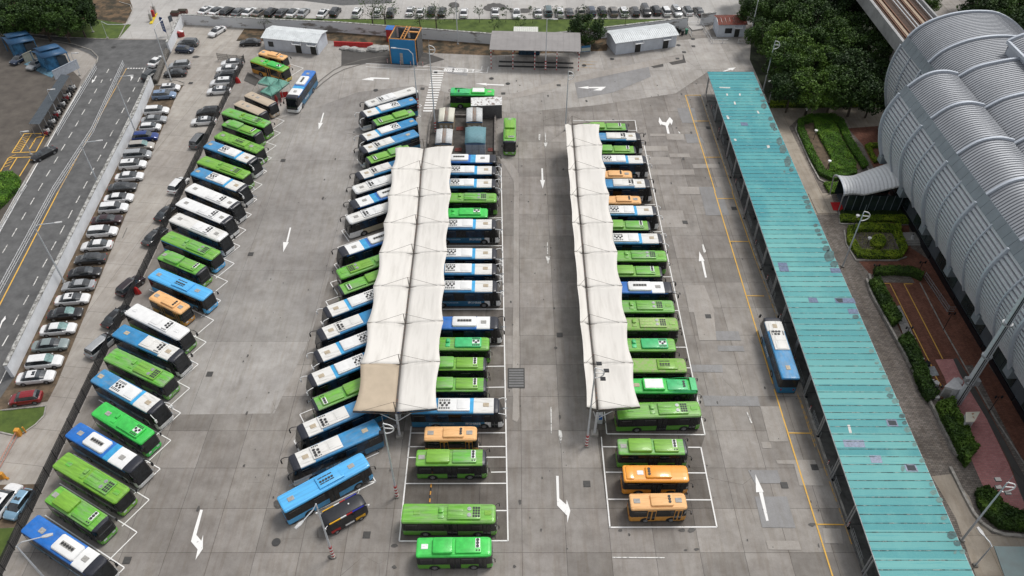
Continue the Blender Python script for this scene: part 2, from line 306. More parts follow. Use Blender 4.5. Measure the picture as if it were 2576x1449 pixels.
# patches
for key, pts, m in [
    ('ln', [(150, 752), (270, 755), (275, 795), (160, 797)], M_patchL), ('ln', [(50, 885), (180, 885), (203, 980), (62, 980)], M_patchL),
    ('ln', [(271, 755), (390, 755), (440, 912), (310, 912)], M_patchB), ('ln', [(190, 1300), (300, 1300), (360, 1449), (215, 1449)], M_patchL),
    ('ln', [(-40, 588), (105, 590), (120, 632), (-30, 632)], M_patchL), ('ln', [(-20, 658), (130, 658), (135, 690), (-15, 690)], M_patchL),
    ('ln', [(131, 658), (240, 658), (247, 688), (136, 688)], M_patchL), ('ln', [(232, 628), (380, 628), (385, 650), (240, 650)], M_patchL),
    ('ln', [(105, 570), (215, 570), (220, 590), (110, 590)], M_patchL), ('ln', [(85, 460), (185, 462), (190, 495), (95, 493)], M_patchL),
    ('ln', [(190, 462), (270, 462), (300, 510), (205, 512)], M_patchB), ('ln', [(-50, 528), (95, 530), (100, 556), (-45, 556)], M_patchL),
    ('ln', [(150, 318), (245, 318), (262, 400), (180, 400), (160, 360)], M_patchB), ('ln', [(0, 460), (84, 460), (86, 474), (0, 474)], M_patchL),
    ('l2', [(605, 517), (715, 517), (760, 711), (655, 711)], M_patchL), ('l2', [(610, 712.5), (660, 712.5), (668, 748), (618, 748)], M_patchL),
    ('l2', [(537, 868), (700, 868), (722, 940), (575, 940)], M_patchB), ('l2', [(575, 1013), (750, 1013), (800, 1185), (615, 1183)], M_patchB),
    ('l2', [(690, 813), (905, 812), (955, 953), (820, 953), (790, 835), (700, 833)], M_patchL), ('l2', [(635, 1255), (815, 1257), (830, 1307), (650, 1305)], M_patchL),
    ('l2', [(945, 1187), (1045, 1190), (1062, 1272), (960, 1270)], M_patchL), ('l2', [(220, 288), (395, 290), (400, 330), (235, 328)], M_patchB),
    ('l2', [(285, 458), (590, 462), (605, 516), (300, 515)], M_patchB), ('l2', [(370, 183), (510, 185), (520, 215), (375, 213)], M_patchB),
    ('l2', [(350, 103), (485, 105), (500, 155), (366, 155)], M_patchB), ('l2', [(240, 0), (349, 0), (365, 155), (270, 155)], M_patchL),
    ('10', [(1762, 625), (2320, 505), (2335, 580), (2050, 700), (1785, 745)], M_patchB), ('wh', [(790, 905), (1070, 830), (1280, 770), (1420, 750), (1465, 890), (1230, 928), (1165, 880), (1075, 895), (1085, 955), (920, 980)], M_patchD),
    ('10', [(1200, 735), (1500, 650), (1700, 590), (2000, 530), (2576, 405), (2576, 450), (2300, 510), (1760, 622), (1500, 705), (1220, 760)], M_patchL),
    ('10', [(1175, 1180), (1200, 1180), (1300, 1250), (1338, 1310), (1338, 1449), (1305, 1449), (1300, 1370), (1240, 1260)], M_patchL),
    ('11', [(1302, 2), (1340, 2), (1341, 700), (1340, 1290), (1337, 1400), (1292, 1400), (1298, 700)], M_patchL), ('12', [(1286, 10), (1342, 12), (1338, 80), (1345, 250), (1325, 290), (1290, 270), (1296, 100)], M_patchL),
    ('ms', [(1180, 580), (1449, 640), (1449, 720), (1160, 680)], M_patchB), ('00', [(1870, 545), (1960, 600), (1930, 650), (1840, 610)], M_patchD),
    ('10', [(2, 350), (360, 395), (640, 400), (780, 450), (600, 500), (200, 480), (0, 500)], M_patchD)]:
    region("concrete_patch", key, pts, m)
ZM = Z[0] + .002
# oil stains and puddles: shaped wear on the slab
def blob(key, x, y, rx, ry, m, name='ground_stain', z=None, seed=0):
    rr = random.Random(seed); mb = MB(); n = 22; ph = [rr.uniform(.6, 1.25) for _ in range(n)]
    ph = [(ph[i]+ph[i-1]+ph[(i+1) % n])/3 for i in range(n)]
    mb.sheet([G(key, x+rx*ph[i]*math.cos(6.283*i/n), y+ry*ph[i]*math.sin(6.283*i/n)) for i in range(n)], z or ZM-.003); return struct(name, mb, m)
M_stain = pm('oil_stain', (.075, .07, .065), .6, var=.3, scale=3, world=True)
for i, (k, x, y, a, b) in enumerate([('12', 400, 1222, 26, 13), ('12', 400, 1383, 20, 14), ('12', 1307, 1378, 14, 11), ('k8', 920, 1283, 45, 22), ('k8', 1040, 1280, 60, 30), ('k8', 135, 1283, 26, 16),
                                     ('l2', 255, 1303, 13, 8), ('l2', 195, 1308, 12, 5), ('02', 2100, 905, 40, 40), ('02', 2200, 1045, 50, 18), ('22', 975, 1062, 28, 14),
                                     ('22', 965, 890, 8, 10), ('10', 1160, 55, 95, 34), ('10', 1340, 82, 90, 22), ('10', 850, 38, 45, 22), ('00', 1478, 430, 28, 9), ('k4', 745, 1290, 60, 28)]):
    blob(k, x, y, a, b, M_stain, seed=i)
rr = random.Random(5); sp = MB()
for _ in range(260):
    x, y = rr.choice([rr.uniform(-38, -22), rr.uniform(-6, 8), rr.uniform(18, 40), rr.uniform(-30, 36)]), rr.uniform(42, 150); r_ = rr.choice([.05, .06, .08, .1, .14, .2]) * rr.uniform(.7, 1.2); n = 9; a_ = rr.uniform(1, 2.6)
    sp.sheet([(x+r_*rr.uniform(.6, 1.2)*math.cos(6.283*i/n), y+a_*r_*rr.uniform(.6, 1.2)*math.sin(6.283*i/n)) for i in range(n)], ZM-.001+rr.random()*.0006)
struct('oil_spots', sp, M_stain)
# ---- markings
mk = MB(); wn = MB(); ye = MB(); yw = MB()
def ln(mb, key, a, b, wd=.15, key2=None): mb.line(G(key, *a), G(key2 or key, *b), wd, ZM)
def pg(mb, key, pts): mb.sheet([G(key, *p) for p in pts], ZM)
for key, pts in [('00', [(2438, 853), (2447, 853), (2427, 928), (2416, 928)]), ('00', [(2403, 928.5), (2437, 930), (2405, 980)]),
                 ('01', [(2187, 270), (2198, 270), (2173, 379), (2160, 379)]), ('01', [(2137, 380), (2180, 380), (2138, 455)]),
                 ('02', [(1512, 950), (1532, 952), (1483, 1140), (1520, 1185), (1534, 1140), (1532, 1245), (1476, 1328), (1492, 1250), (1442, 1190), (1468, 1095)]),
                 ('12', [(1620, 695), (1640, 695), (1645, 865), (1697, 912), (1700, 873), (1728, 958), (1706, 1050), (1703, 995), (1628, 918)]),
                 ('10', [(1509, 1272), (1521, 1272), (1525, 1360), (1511, 1360)]), ('10', [(1500, 1360.5), (1537, 1360.5), (1520, 1425)]),
                 ('21', [(140, 524), (157, 522), (182, 647), (168, 648)]), ('21', [(125, 450), (165, 521), (122, 525)]),
                 ('22', [(575, 820), (603, 818), (648, 1033), (630, 1035)]), ('22', [(548, 683), (611, 817), (553, 819)]),
                 ('10', [(152, 602), (222, 585), (362, 590), (362, 600), (245, 597), (242, 610)]),
                 ('10', [(1012, 632), (1095, 628), (1100, 648)]), ('10', [(1098, 634), (1228, 640), (1228, 648), (1100, 643)]),
                 ('10', [(1783, 663), (1865, 652), (1865, 672)]), ('10', [(1866, 658), (1998, 656), (1960, 685), (1900, 683), (1945, 668), (1866, 667)]),
                 ('10', [(2400, 885), (2420, 920), (2450, 925), (2478, 885), (2502, 912), (2493, 945), (2480, 925), (2465, 955), (2478, 1010), (2460, 1010), (2447, 950), (2415, 940), (2407, 945), (2394, 920)]),
                 ('20', [(298, 540), (350, 522), (335, 517), (402, 510), (372, 535), (365, 528), (320, 541)]),
                 ('00', [(725, 573), (731, 575), (715, 605), (710, 603)]), ('00', [(697, 602), (719, 607), (693, 630)]), ('00', [(980, 572), (1008, 580), (985, 615), (990, 590)]),
                 ('01', [(42, 935), (45, 960), (20, 985), (0, 1035), (-6, 1030), (12, 975)]), ('k5', [(980, 132), (1012, 165), (990, 168)])]: pg(mk, key, pts)
for key, pts in [('11', [(1542, 488), (1578, 488), (1560, 545)]), ('11', [(1552, 380), (1558, 380), (1560, 470), (1554, 470)]), ('10', [(1490, 1015), (1502, 1015), (1500, 1060), (1488, 1055)]), ('10', [(1536, 1005), (1544, 1005), (1543, 1075), (1538, 1075)]), ('10', [(1527, 1078), (1556, 1078), (1542, 1120)]),
                 ('12', [(1578, 175), (1587, 175), (1588, 375), (1582, 375)]), ('12', [(1640, 350), (1662, 350), (1668, 400), (1655, 450), (1640, 400)]), ('21', [(143, 395), (155, 395), (175, 450), (160, 470)]), ('22', [(478, 212), (490, 212), (525, 295), (515, 298)])]: pg(wn, key, pts)
# crossing
for i, y in enumerate((655, 687, 717, 750, 785, 820, 853, 887, 925, 960, 997, 1030, 1068, 1105, 1142, 1182, 1222)):
    f = (y-655)/567.; pg(mk, 'ms', [(955-135*f, y-6-f*4), (1122-134*f, y-6-f*4), (1120-134*f, y+6+f*4), (953-135*f, y+6+f*4)])
for a, b in [((0, 545), (1449, 620)), ((0, 592), (1449, 668))]: ln(mk, 'ms', a, b, .14)
ln(mk, 'tx', (300, 318), (1890, 372), .14); ln(mk, 'tx', (330, 446), (2120, 515), .14)
ln(mk, 'tx', (1880, 380), (1918, 225), .14); ln(mk, 'tx', (2120, 515), (2180, 250), .14)
# centre bays
ln(mk, '10', (1206, 1268), (1258, 1187), .16, '12'); ln(mk, '12', (437, 1187), (1258, 1184), .16); ln(mk, '12', (527, 320), (437, 1187), .16)
for x0, x1, y, k in [(1110, 1212, 198, '11'), (760, 1217, 409, '11'), (765, 1222, 887, '11'), (1118, 1230, 1165, '11'), (1105, 1232, 1318, '11'), (1110, 1235, 27, '12'), (1190, 1238, 190, '12'), (522, 1240, 372, '12'), (505, 1243, 475, '12'), (498, 1245, 556, '12'), (1130, 1247, 667, '12'), (487, 1247, 753, '12'), (470, 1252, 959, '12'), (1150, 1212, 520, '11'), (1150, 1216, 640, '11'), (1150, 1220, 757, '11')]:
    ln(mk, k, (x0, y), (x1, y-2), .14)
# right bays
ln(mk, '10', (2216, 910), (2230, 995), .14); ln(mk, '10', (1750, 912), (2216, 910), .14); ln(mk, '10', (2150, 985), (2228, 986), .12); ln(mk, '10', (2285, 1098), (168, 385), .15, '22'); ln(mk, '10', (2268, 1099), (2288, 1098), .12)
ln(mk, '12', (1985, 205), (2003, 378), .14); ln(mk, '12', (2003, 378), (170, 384), .16, '22')
ln(mk, '12', (1962, 400), (1968, 480), .12); ln(mk, '12', (1968, 478), (2027, 1085), .16); ln(mk, '12', (2020, 1083), (258, 1080), .16, '22'); ln(mk, '22', (137, 478), (258, 1080), .16)
for x0, x1, y in [(1970, 2100, 475), (1995, 2150, 667), (2008, 2170, 871)]: ln(mk, '12', (x0, y), (x1, y+1), .15)
for x0, x1, y in [(40, 137, 479), (20, 172, 672), (25, 212, 875)]: ln(mk, '22', (x0, y), (x1, y+1), .15)
for x0, x1, y in [(2290, 2372, 97), (2345, 2425, 302), (2420, 2488, 642), (2500, 2545, 897), (2530, 2570, 1032)]: ln(mk, '11', (x0, y), (x1, y-1), .13)
for x0, x1, y in [(835, 968, 412), (970, 1020, 674), (868, 915, 174)]: ln(mk, 'k7', (x0, y), (x1, y), .14)
ln(wn, '12', (2045, 1310), (2440, 1312), .12)
# zig-zag bays of the left row / centre-left row
tips = [('00', 2288, 515), ('00', 2145, 913), ('00', 2115, 1003), ('00', 2083, 1100), ('00', 2048, 1192), ('00', 2012, 1292), ('00', 1977, 1393), ('01', 1938, 57), ('01', 1897, 170), ('01', 1855, 287), ('01', 1810, 408), ('01', 1767, 540), ('01', 1717, 675), ('01', 1665, 820), ('01', 1612, 968), ('01', 1555, 1133), ('01', 1495, 1300), ('02', 1430, 32), ('02', 1362, 218), ('02', 1288, 425), ('02', 1208, 640), ('02', 1125, 873), ('02', 1033, 1118), ('02', 938, 1385)]
for k, x, y in tips:
    p = G(k, x, y); a = R(-29); e = Vector((math.cos(a), math.sin(a), 0)); q = Vector((math.cos(a-math.pi/2), math.sin(a-math.pi/2), 0))
    mk.line(p, p-e*13.2, .13, ZM); mk.line(p+e*.06, p+q*4.0, .13, ZM+.001)
tips2 = [('k3', 205, 1195), ('k3', 265, 930), ('k3', 320, 680), ('k3', 380, 440), ('k3', 430, 210), ('k2', 235, 962), ('k2', 305, 675), ('k2', 370, 410), ('k2', 425, 150), ('k1', 475, 1355), ('k1', 530, 1118), ('k1', 580, 895), ('k1', 630, 685), ('k1', 750, 100)]
for k, x, y in tips2:
    p = G(k, x, y); a = R(210); e = Vector((math.cos(a), math.sin(a), 0)); q = Vector((math.cos(a+math.pi/2), math.sin(a+math.pi/2), 0))
    mk.line(p, p-e*12.6, .13, ZM+.002); mk.line(p+e*.06, p+q*3.2, .13, ZM+.001)
for k, a, b in [('10', (608, 800), (575, 780)), ('10', (608, 800), (580, 812)), ('10', (600, 880), (570, 862)), ('10', (600, 880), (572, 893)), ('k4', (340, 460), (1245, 428)), ('k3', (1070, 1045), (1050, 1015))]: ln(mk, k, a, b, .13)
ln(mk, 'k4', (275, 905), (1245, 428), .14); ln(mk, 'k4', (1245, 428), (1215, 375), .13)
ln(mk, 'k4', (1130, 165), (1283, 95), .13); ln(mk, 'k4', (1283, 95), (1265, 60), .13)
# yellow lines of the boarding lane
for a, b in [((('20', 20, 720)), ('20', 245, 1449)), (('21', 241, 0), ('21', 680, 1449)), (('22', 690, 40), ('22', 1130, 1449)), (('22', 1130, 1449), ('22', 1215, 1720))]: ye.line(G(*a), G(*b), .17, ZM)
for a, b in [(('20', 135, 720), ('20', 378, 1449)), (('21', 372, 0), ('21', 545, 500))]: ye.line(G(*a), G(*b), .13, ZM)
for a, b in [(('21', 545, 500), ('21', 840, 1300)), (('22', 860, 60), ('22', 1000, 480)), (('22', 880, 100), ('22', 1275, 1210))]: yw.line(G(*a), G(*b), .15, ZM+.001)
for k, a, b in [('20', (20, 720), (135, 720)), ('20', (85, 915), (200, 915)), ('20', (168, 1188), (290, 1188)), ('21', (260, 50), (392, 52)), ('21', (360, 374), (500, 376)), ('21', (485, 784), (614, 786)), ('22', (800, 371), (978, 373)), ('22', (1010, 1060), (1217, 1063))]: ln(ye, k, a, b, .15)
for a, b in [((245, 35), (355, 35)), ((355, 35), (700, 720)), ((470, 38), (540, 38)), ((470, 38), (785, 650)), ((720, 780), (780, 880))]: ln(ye, 'gd', a, b, .14)
for a, b in [((1940, 680), (2280, 700)), ((2000, 735), (2250, 755)), ((1940, 800), (2280, 818))]: ln(yw, 'cs', a, b, .12)
# road
D1 = [(775, 600, 762, 625), (732, 670, 713, 705), (690, 750, 670, 785), (642, 828, 618, 867), (595, 912, 570, 955), (545, 1000, 518, 1043), (492, 1090, 463, 1137), (438, 1185, 408, 1235), (380, 1285, 350, 1333), (323, 1385, 290, 1440),
      (1057, 585, 1040, 620), (1020, 660, 1003, 693), (983, 735, 963, 773), (940, 815, 918, 855), (900, 900, 875, 940), (855, 985, 830, 1030), (808, 1075, 783, 1122), (762, 1170, 735, 1218), (712, 1268, 683, 1320), (660, 1370, 630, 1425), (1098, 515, 1078, 550), (822, 522, 805, 552), (840, 595, 832, 610)]
D2 = [(260, 45, 228, 100), (197, 155, 163, 213), (128, 275, 92, 337), (58, 398, 20, 462), (605, 28, 575, 83), (548, 137, 515, 200), (487, 255, 453, 320), (424, 375, 388, 440), (358, 505, 322, 570), (287, 640, 252, 710), (218, 780, 178, 852), (142, 928, 100, 1005), (65, 1083, 18, 1165)]
for a in D1: ln(wn, '00', a[:2], a[2:], .17)
for a in D2: ln(wn, '01', a[:2], a[2:], .17)
for i in range(8): ln(mk, '00', (962+i*21, 517), (975+i*21, 517), .35)
ln(mk, '00', (610, 655), (163, 1449), .18); ln(mk, '01', (163, 5), (-60, 400), .18); ln(wn, '00', (1090, 650), (700, 1449), .14); ln(wn, '01', (700, 0), (0, 1449), .14)
ln(yw, '00', (955, 518), (440, 1449), .2); ln(ye, '01', (440, 0), (-10, 870), .2)
# yellow hatched bays by the road
for a, b in [((535, 262), (1010, 258)), ((535, 262), (265, 680)), ((265, 680), (790, 662)), ((790, 662), (1005, 262)), ((690, 275), (450, 665)), ((190, 790), (695, 775)), ((190, 790), (0, 1110)), ((375, 790), (215, 1050)), ((690, 780), (430, 1200)), ((800, 345), (650, 600)), ((800, 345), (940, 325)), ((700, 465), (765, 450))]: ln(ye, 'yl', a, b, .2)
for i in range(7):
    f = i/7.; ln(ye, 'yl', (300+235*f, 645-340*f), (455+225*f+20, 590-330*f), .13)
for i in range(4): ln(ye, 'yl', (60+45*i, 1010-75*i), (220+42*i, 950-75*i), .13)
struct('white_road_marking', mk, M_white); struct('worn_road_marking', wn, M_worn); struct('yellow_road_marking', ye, M_yel); struct('worn_yellow_marking', yw, M_yworn)
# lane lettering between the two lines: characters turned a quarter, tops towards the left
L_root = G('tx', 1880, 432)
tl = G('tx', 380, 390); dr = (L_root-tl)
ang = math.atan2(dr.y, dr.x)
for ch, cx, sz in [('車', 530, 1.9), ('間', 930, 1.9), ('出', 1325, 1.9), ('入', 1725, 1.9)]:
    c = G('tx', cx, 388+62*(cx-380)/1500.); c.z = ZM+.002
    me = text_mesh(ch, 1.0)
    xs = [v.co.x for v in me.vertices]; ys = [v.co.y for v in me.vertices]
    mx, my = (min(xs)+max(xs))/2, (min(ys)+max(ys))/2; sx, sy = max(xs)-min(xs), max(ys)-min(ys)
    o = bpy.data.objects.new('lane_lettering', me); C.objects.link(o)
    if not me.materials: me.materials.append(M_white)
    # local +y (top of the character) -> towards -x in the lane
    A = Matrix.Translation(c) @ Matrix.Rotation(ang+math.pi/2, 4, 'Z') @ Matrix.Diagonal((1.55/sx, 2.7/sy, 1, 1)) @ Matrix.Translation((-mx, -my, 0))
    o.matrix_world = A; tag(o, kind='structure')
tm = MB()
for off in (0, 34):
    q = [G('00', x, y+off) for x, y in [(2385, 640), (2440, 590), (2520, 530), (2600, 490), (2720, 455), (2860, 430), (3050, 425), (3220, 440)]]
    for a, b in zip(q, q[1:]): tm.line(a, b, .32, ZM-.0012)
for a, b in [((590, 1240), (720, 1235)), ((960, 270), (925, 350))]: tm.line(G('01' if a[0] > 900 else '02', *a), G('01' if a[0] > 900 else '02', *b), .12, ZM-.0012)
struct('tyre_mark', tm, slabs('rubber_marked_concrete', (.19, .18, .17), (.17, .16, .15), 40, 40, .01, (.2, .2, .2), stain=.5, spk=.2))
# ---- kerbs (real steps)
def kerb(key, pts, wd=.18, h=.13, key2=None, name='kerb', m=None):
    q = [G(key, *p) if len(p) == 2 else G(*p) for p in pts]; mb = MB()
    for a, b in zip(q, q[1:]):
        d = (b-a); d.z = 0; n = Vector((-d.y, d.x, 0)).normalized()*wd/2
        mb.prism([a-n, b-n, b+n, a+n], 0, h)
    return struct(name, mb, m or M_kerb)
kerb('00', [(740, 430), (733, 470), (700, 505), (660, 580), (605, 655), (150, 1449)]); kerb('01', [(150, 0), (-60, 370)])
kerb('00', [(740, 430), (690, 380), (560, 335), (300, 290), (0, 258)]); kerb('00', [(0, 175), (60, 192), (230, 258), (500, 283), (830, 298), (895, 292), (960, 165), (1000, 85), (985, 40), (900, 15)])
kerb('02', [(20, 200), (350, 166), (335, 240), (270, 308), (180, 370), (105, 389), (0, 365), (-60, 352)]); kerb('00', [(1165, 645), (1390, 645), (1390, 625), (1330, 605), (1250, 600)])
kerb('D', [(560, 43.3), (860, 48.5), (1717, 48.6)]); kerb('20', [(140, 725), (385, 1449)], .25, .16, name='platform_kerb'); kerb('21', [(385, 0), (560, 500), (900, 1440)], .25, .16, name='platform_kerb'); kerb('22', [(885, -5), (1020, 400), (1300, 1200), (1400, 1500)], .25, .16, name='platform_kerb')
kerb('20', [(865, 935), (960, 880), (1150, 880), (1215, 930), (1290, 1090), (1405, 1290)], .2, .2); kerb('20', [(865, 935), (850, 980), (960, 1230), (1030, 1360), (1110, 1400)], .25, .25)
kerb('en', [(165, 740), (180, 840), (250, 955), (540, 955), (610, 930)], .2, .2); kerb('en', [(130, 610), (135, 695), (640, 700)], .2, .2)
kerb('gd', [(160, 10), (200, 130), (360, 420), (560, 790), (740, 1130), (860, 1390), (905, 1449)], .3, .5, name='planter_wall'); kerb('en', [(340, 1060), (345, 1090), (360, 1130)], .3, .5, name='planter_wall')
kerb('br', [(500, 420), (640, 700), (720, 850), (800, 950), (900, 1020), (1020, 1060), (1208, 1075), (1500, 1075)], .35, .3); kerb('gd', [(600, 30), (800, 420), (1000, 770), (1210, 1130), (1449, 1500)], .15, .12)
# ================================================================ buses
BG = dict(rough=.42, var=.16, scale=1.1, rnd=.06, coat=.12)
m_green = pm('bus_green', (.19, .455, .04), hue=.03, **{**BG, 'var': .2, 'scale': 1.6, 'stretch': (.3, 2.2, 1), 'dust': .75}); m_green2 = pm('bus_bright_green', (.05, .56, .085), **BG)
m_gdust = pm('bus_dusty_green', (.2, .44, .06), .6, var=.2, scale=2.5, col2=(.30, .36, .16), edge=(.36, .6))
m_gfade = pm('bus_faded_green_panel', (.22, .46, .08), .55, var=.2, scale=3., col2=(.42, .48, .22))
m_mint = pm('bus_mint_green', (.05, .50, .17), **BG); m_gold = pm('bus_stained_green', (.17, .42, .05), .6, scale=2.2, col2=(.10, .20, .04), edge=(.38, .55))
m_blue = pm('bus_blue', (.02, .235, .50), dust=.45, **BG); m_royal = pm('bus_royal_blue', (.006, .15, .54), dust=.3, **BG); m_lblue = pm('bus_light_blue', (.09, .45, .84), .4, var=.12, scale=1.2, coat=.2, stretch=(.2, 3, 1), col2=(.075, .30, .55), edge=(.25, .6))
m_cyan = pm('bus_cyan_stripe', (.04, .36, .68), **BG)
m_wht = pm('bus_white', (.78, .78, .77), .35, var=.05, scale=1.3, coat=.3); m_wdirt = pm('bus_dirty_white', (.70, .69, .66), .5, var=.1, scale=1.6, stretch=(.35, 2.4, 1), col2=(.47, .455, .42), edge=(.28, .5))
m_org = pm('bus_orange', (.80, .40, .09), .45, var=.1, scale=1.5, rnd=.04); m_orgf = pm('bus_faded_orange', (.80, .46, .20), .6, var=.1, scale=2., stretch=(.3, 3, 1), col2=(.60, .30, .10), edge=(.28, .5)); m_orgd = pm('bus_orange_body', (.58, .27, .05), .4, var=.12)
m_bor = pm('bus_bright_orange', (.85, .34, .03), .3, var=.06, coat=.4)
m_beige = pm('bus_beige', (.50, .41, .31), .55, var=.08, stretch=(.2, 4, 1)); m_gry = pm('hatch_grey', (.36, .35, .33), .6, var=.15); m_tan = pm('hatch_tan', (.48, .40, .29), .6, var=.12)
m_blk = pm('black_trim', (.012, .013, .016), .3, var=.2); m_dome = pm('bus_front_dome', (.02, .022, .032), .35, var=.15)
m_glass = pm('bus_glass', (.012, .015, .019), .06, var=.3, scale=.8, rnd=.5, spec=.6); m_glassb = pm('bus_curtain_glass', (.015, .05, .10), .12, var=.35, scale=1.3, col2=(.008, .012, .02)); m_wind = pm('windscreen_glass', (.014, .017, .02), .05, var=.4, scale=1.5, spec=.6)
m_tyre = pm('tyre', (.02, .02, .02), .8); m_rim = pm('wheel_rim', (.30, .30, .31), .4, metal=.3, var=.2); m_fan = pm('fan_black', (.012, .012, .013), .5); m_fanr = pm('fan_ring', (.10, .10, .10), .5); m_fans = pm('fan_silver', (.45, .46, .46), .35, metal=.6)
m_yelb = pm('bus_yellow', (.72, .55, .03), **BG); m_cream = pm('coach_cream', (.55, .5, .36), .4); m_lamp = pm('headlamp', (.6, .62, .64), .15); m_tail = pm('tail_lamp', (.35, .02, .015), .25)
m_vent = pm('vent_black', (.025, .027, .03), .6)
def livery(name, base, cols, sc=(.22, 1, 1.1), wave=2.0):
    m = bpy.data.materials.new(name); m.use_nodes = True; nt = m.node_tree; b = nt.nodes['Principled BSDF']; L = nt.links.new
    tc = N(nt, 'ShaderNodeTexCoord'); mp = N(nt, 'ShaderNodeMapping'); mp.inputs['Scale'].default_value = sc; L(tc.outputs['Object'], mp.inputs[0])
    wv = N(nt, 'ShaderNodeTexWave', i_Scale=wave, i_Distortion=2.2, i_Detail=1.); wv.inputs['Detail Scale'].default_value = .8; wv.bands_direction = 'Z'; L(mp.outputs[0], wv.inputs['Vector'])
    r = N(nt, 'ShaderNodeValToRGB'); L(wv.outputs['Fac'], r.inputs[0]); e = r.color_ramp.elements
    e[0].color = (*base, 1); e[1].color = (*cols[-1][1], 1); e[1].position = cols[-1][0]
    for p, c in cols[:-1]: x = e.new(p); x.color = (*c, 1)
    L(r.outputs[0], b.inputs['Base Color']); b.inputs['Roughness'].default_value = .3; b.inputs['Coat Weight'].default_value = .3; MATS[name] = m; return m
m_liv = livery('coach_blue_livery', (.008, .055, .25), [(.5, (.01, .11, .38)), (.68, (.012, .2, .3)), (.76, (.07, .33, .45)), (.8, (.01, .09, .32)), (.97, (.03, .25, .11))])
m_livg = livery('bus_green_livery', (.085, .30, .02), [(.6, (.085, .30, .02)), (.74, (.03, .13, .03)), (.8, (.1, .34, .03)), (.97, (.16, .42, .05))])
m_livc = livery('coach_cream_livery', (.55, .52, .44), [(.5, (.56, .50, .36)), (.68, (.45, .30, .08)), (.76, (.42, .36, .22)), (.95, (.45, .38, .24))])
m_text = pm('lettering_pale_blue', (.45, .6, .75), .5); m_textw = pm('lettering_white', (.8, .82, .84), .5)

fan_me = None
def fan(parent, x, y, z, r=.25, silver=False):
    key = 'fan%s%.2f' % (silver, r)
    if key not in MATS:
        mb = MB(); mb.tube((0, 0, 0), (0, 0, .05), r, 14, 1); mb.tube((0, 0, .02), (0, 0, .058), r*.86, 14, 0); mb.tube((0, 0, .05), (0, 0, .075), r*.22, 8, 1)
        for k in range(3):
            a = k*math.pi/3; dx, dy = r*.86*math.cos(a), r*.86*math.sin(a); mb.tube((-dx, -dy, .06), (dx, dy, .06), .012, 4, 1)
        o = mb.build('fan', [m_fans if silver else m_fan, m_fans if silver else m_fanr]); MATS[key] = o.data; bpy.data.objects.remove(o)
    o = bpy.data.objects.new('fan', MATS[key]); C.objects.link(o); o.parent = parent; o.location = (x, y, z); return o
def wheel(parent, x, y, r=.48, side=1, wd=.26):
    key = 'wheel%.2f%d' % (r, side)
    if key not in MATS:
        a = MB(); a.tube((0, -wd*side, 0), (0, 0, 0), r, 18); o = a.build('wheel', m_tyre, smooth=.6)
        b = MB(); b.tube((0, -.02*side, 0), (0, .012*side, 0), r*.62, 14, 0); b.tube((0, 0, 0), (0, .05*side, 0), r*.2, 8, 0)
        for k in range(6):
            t = k*math.pi/3; b.tube((r*.42*math.cos(t), .008*side, r*.42*math.sin(t)), (r*.42*math.cos(t), .02*side, r*.42*math.sin(t)), r*.1, 6, 1)
        p = b.build('rim', [m_rim, m_tyre]); MATS[key] = (o.data, p.data); bpy.data.objects.remove(o); bpy.data.objects.remove(p)
    o = bpy.data.objects.new('wheel', MATS[key][0]); C.objects.link(o); o.parent = parent; o.location = (x, y, r)
    p = bpy.data.objects.new('rim', MATS[key][1]); C.objects.link(p); p.parent = o; return o

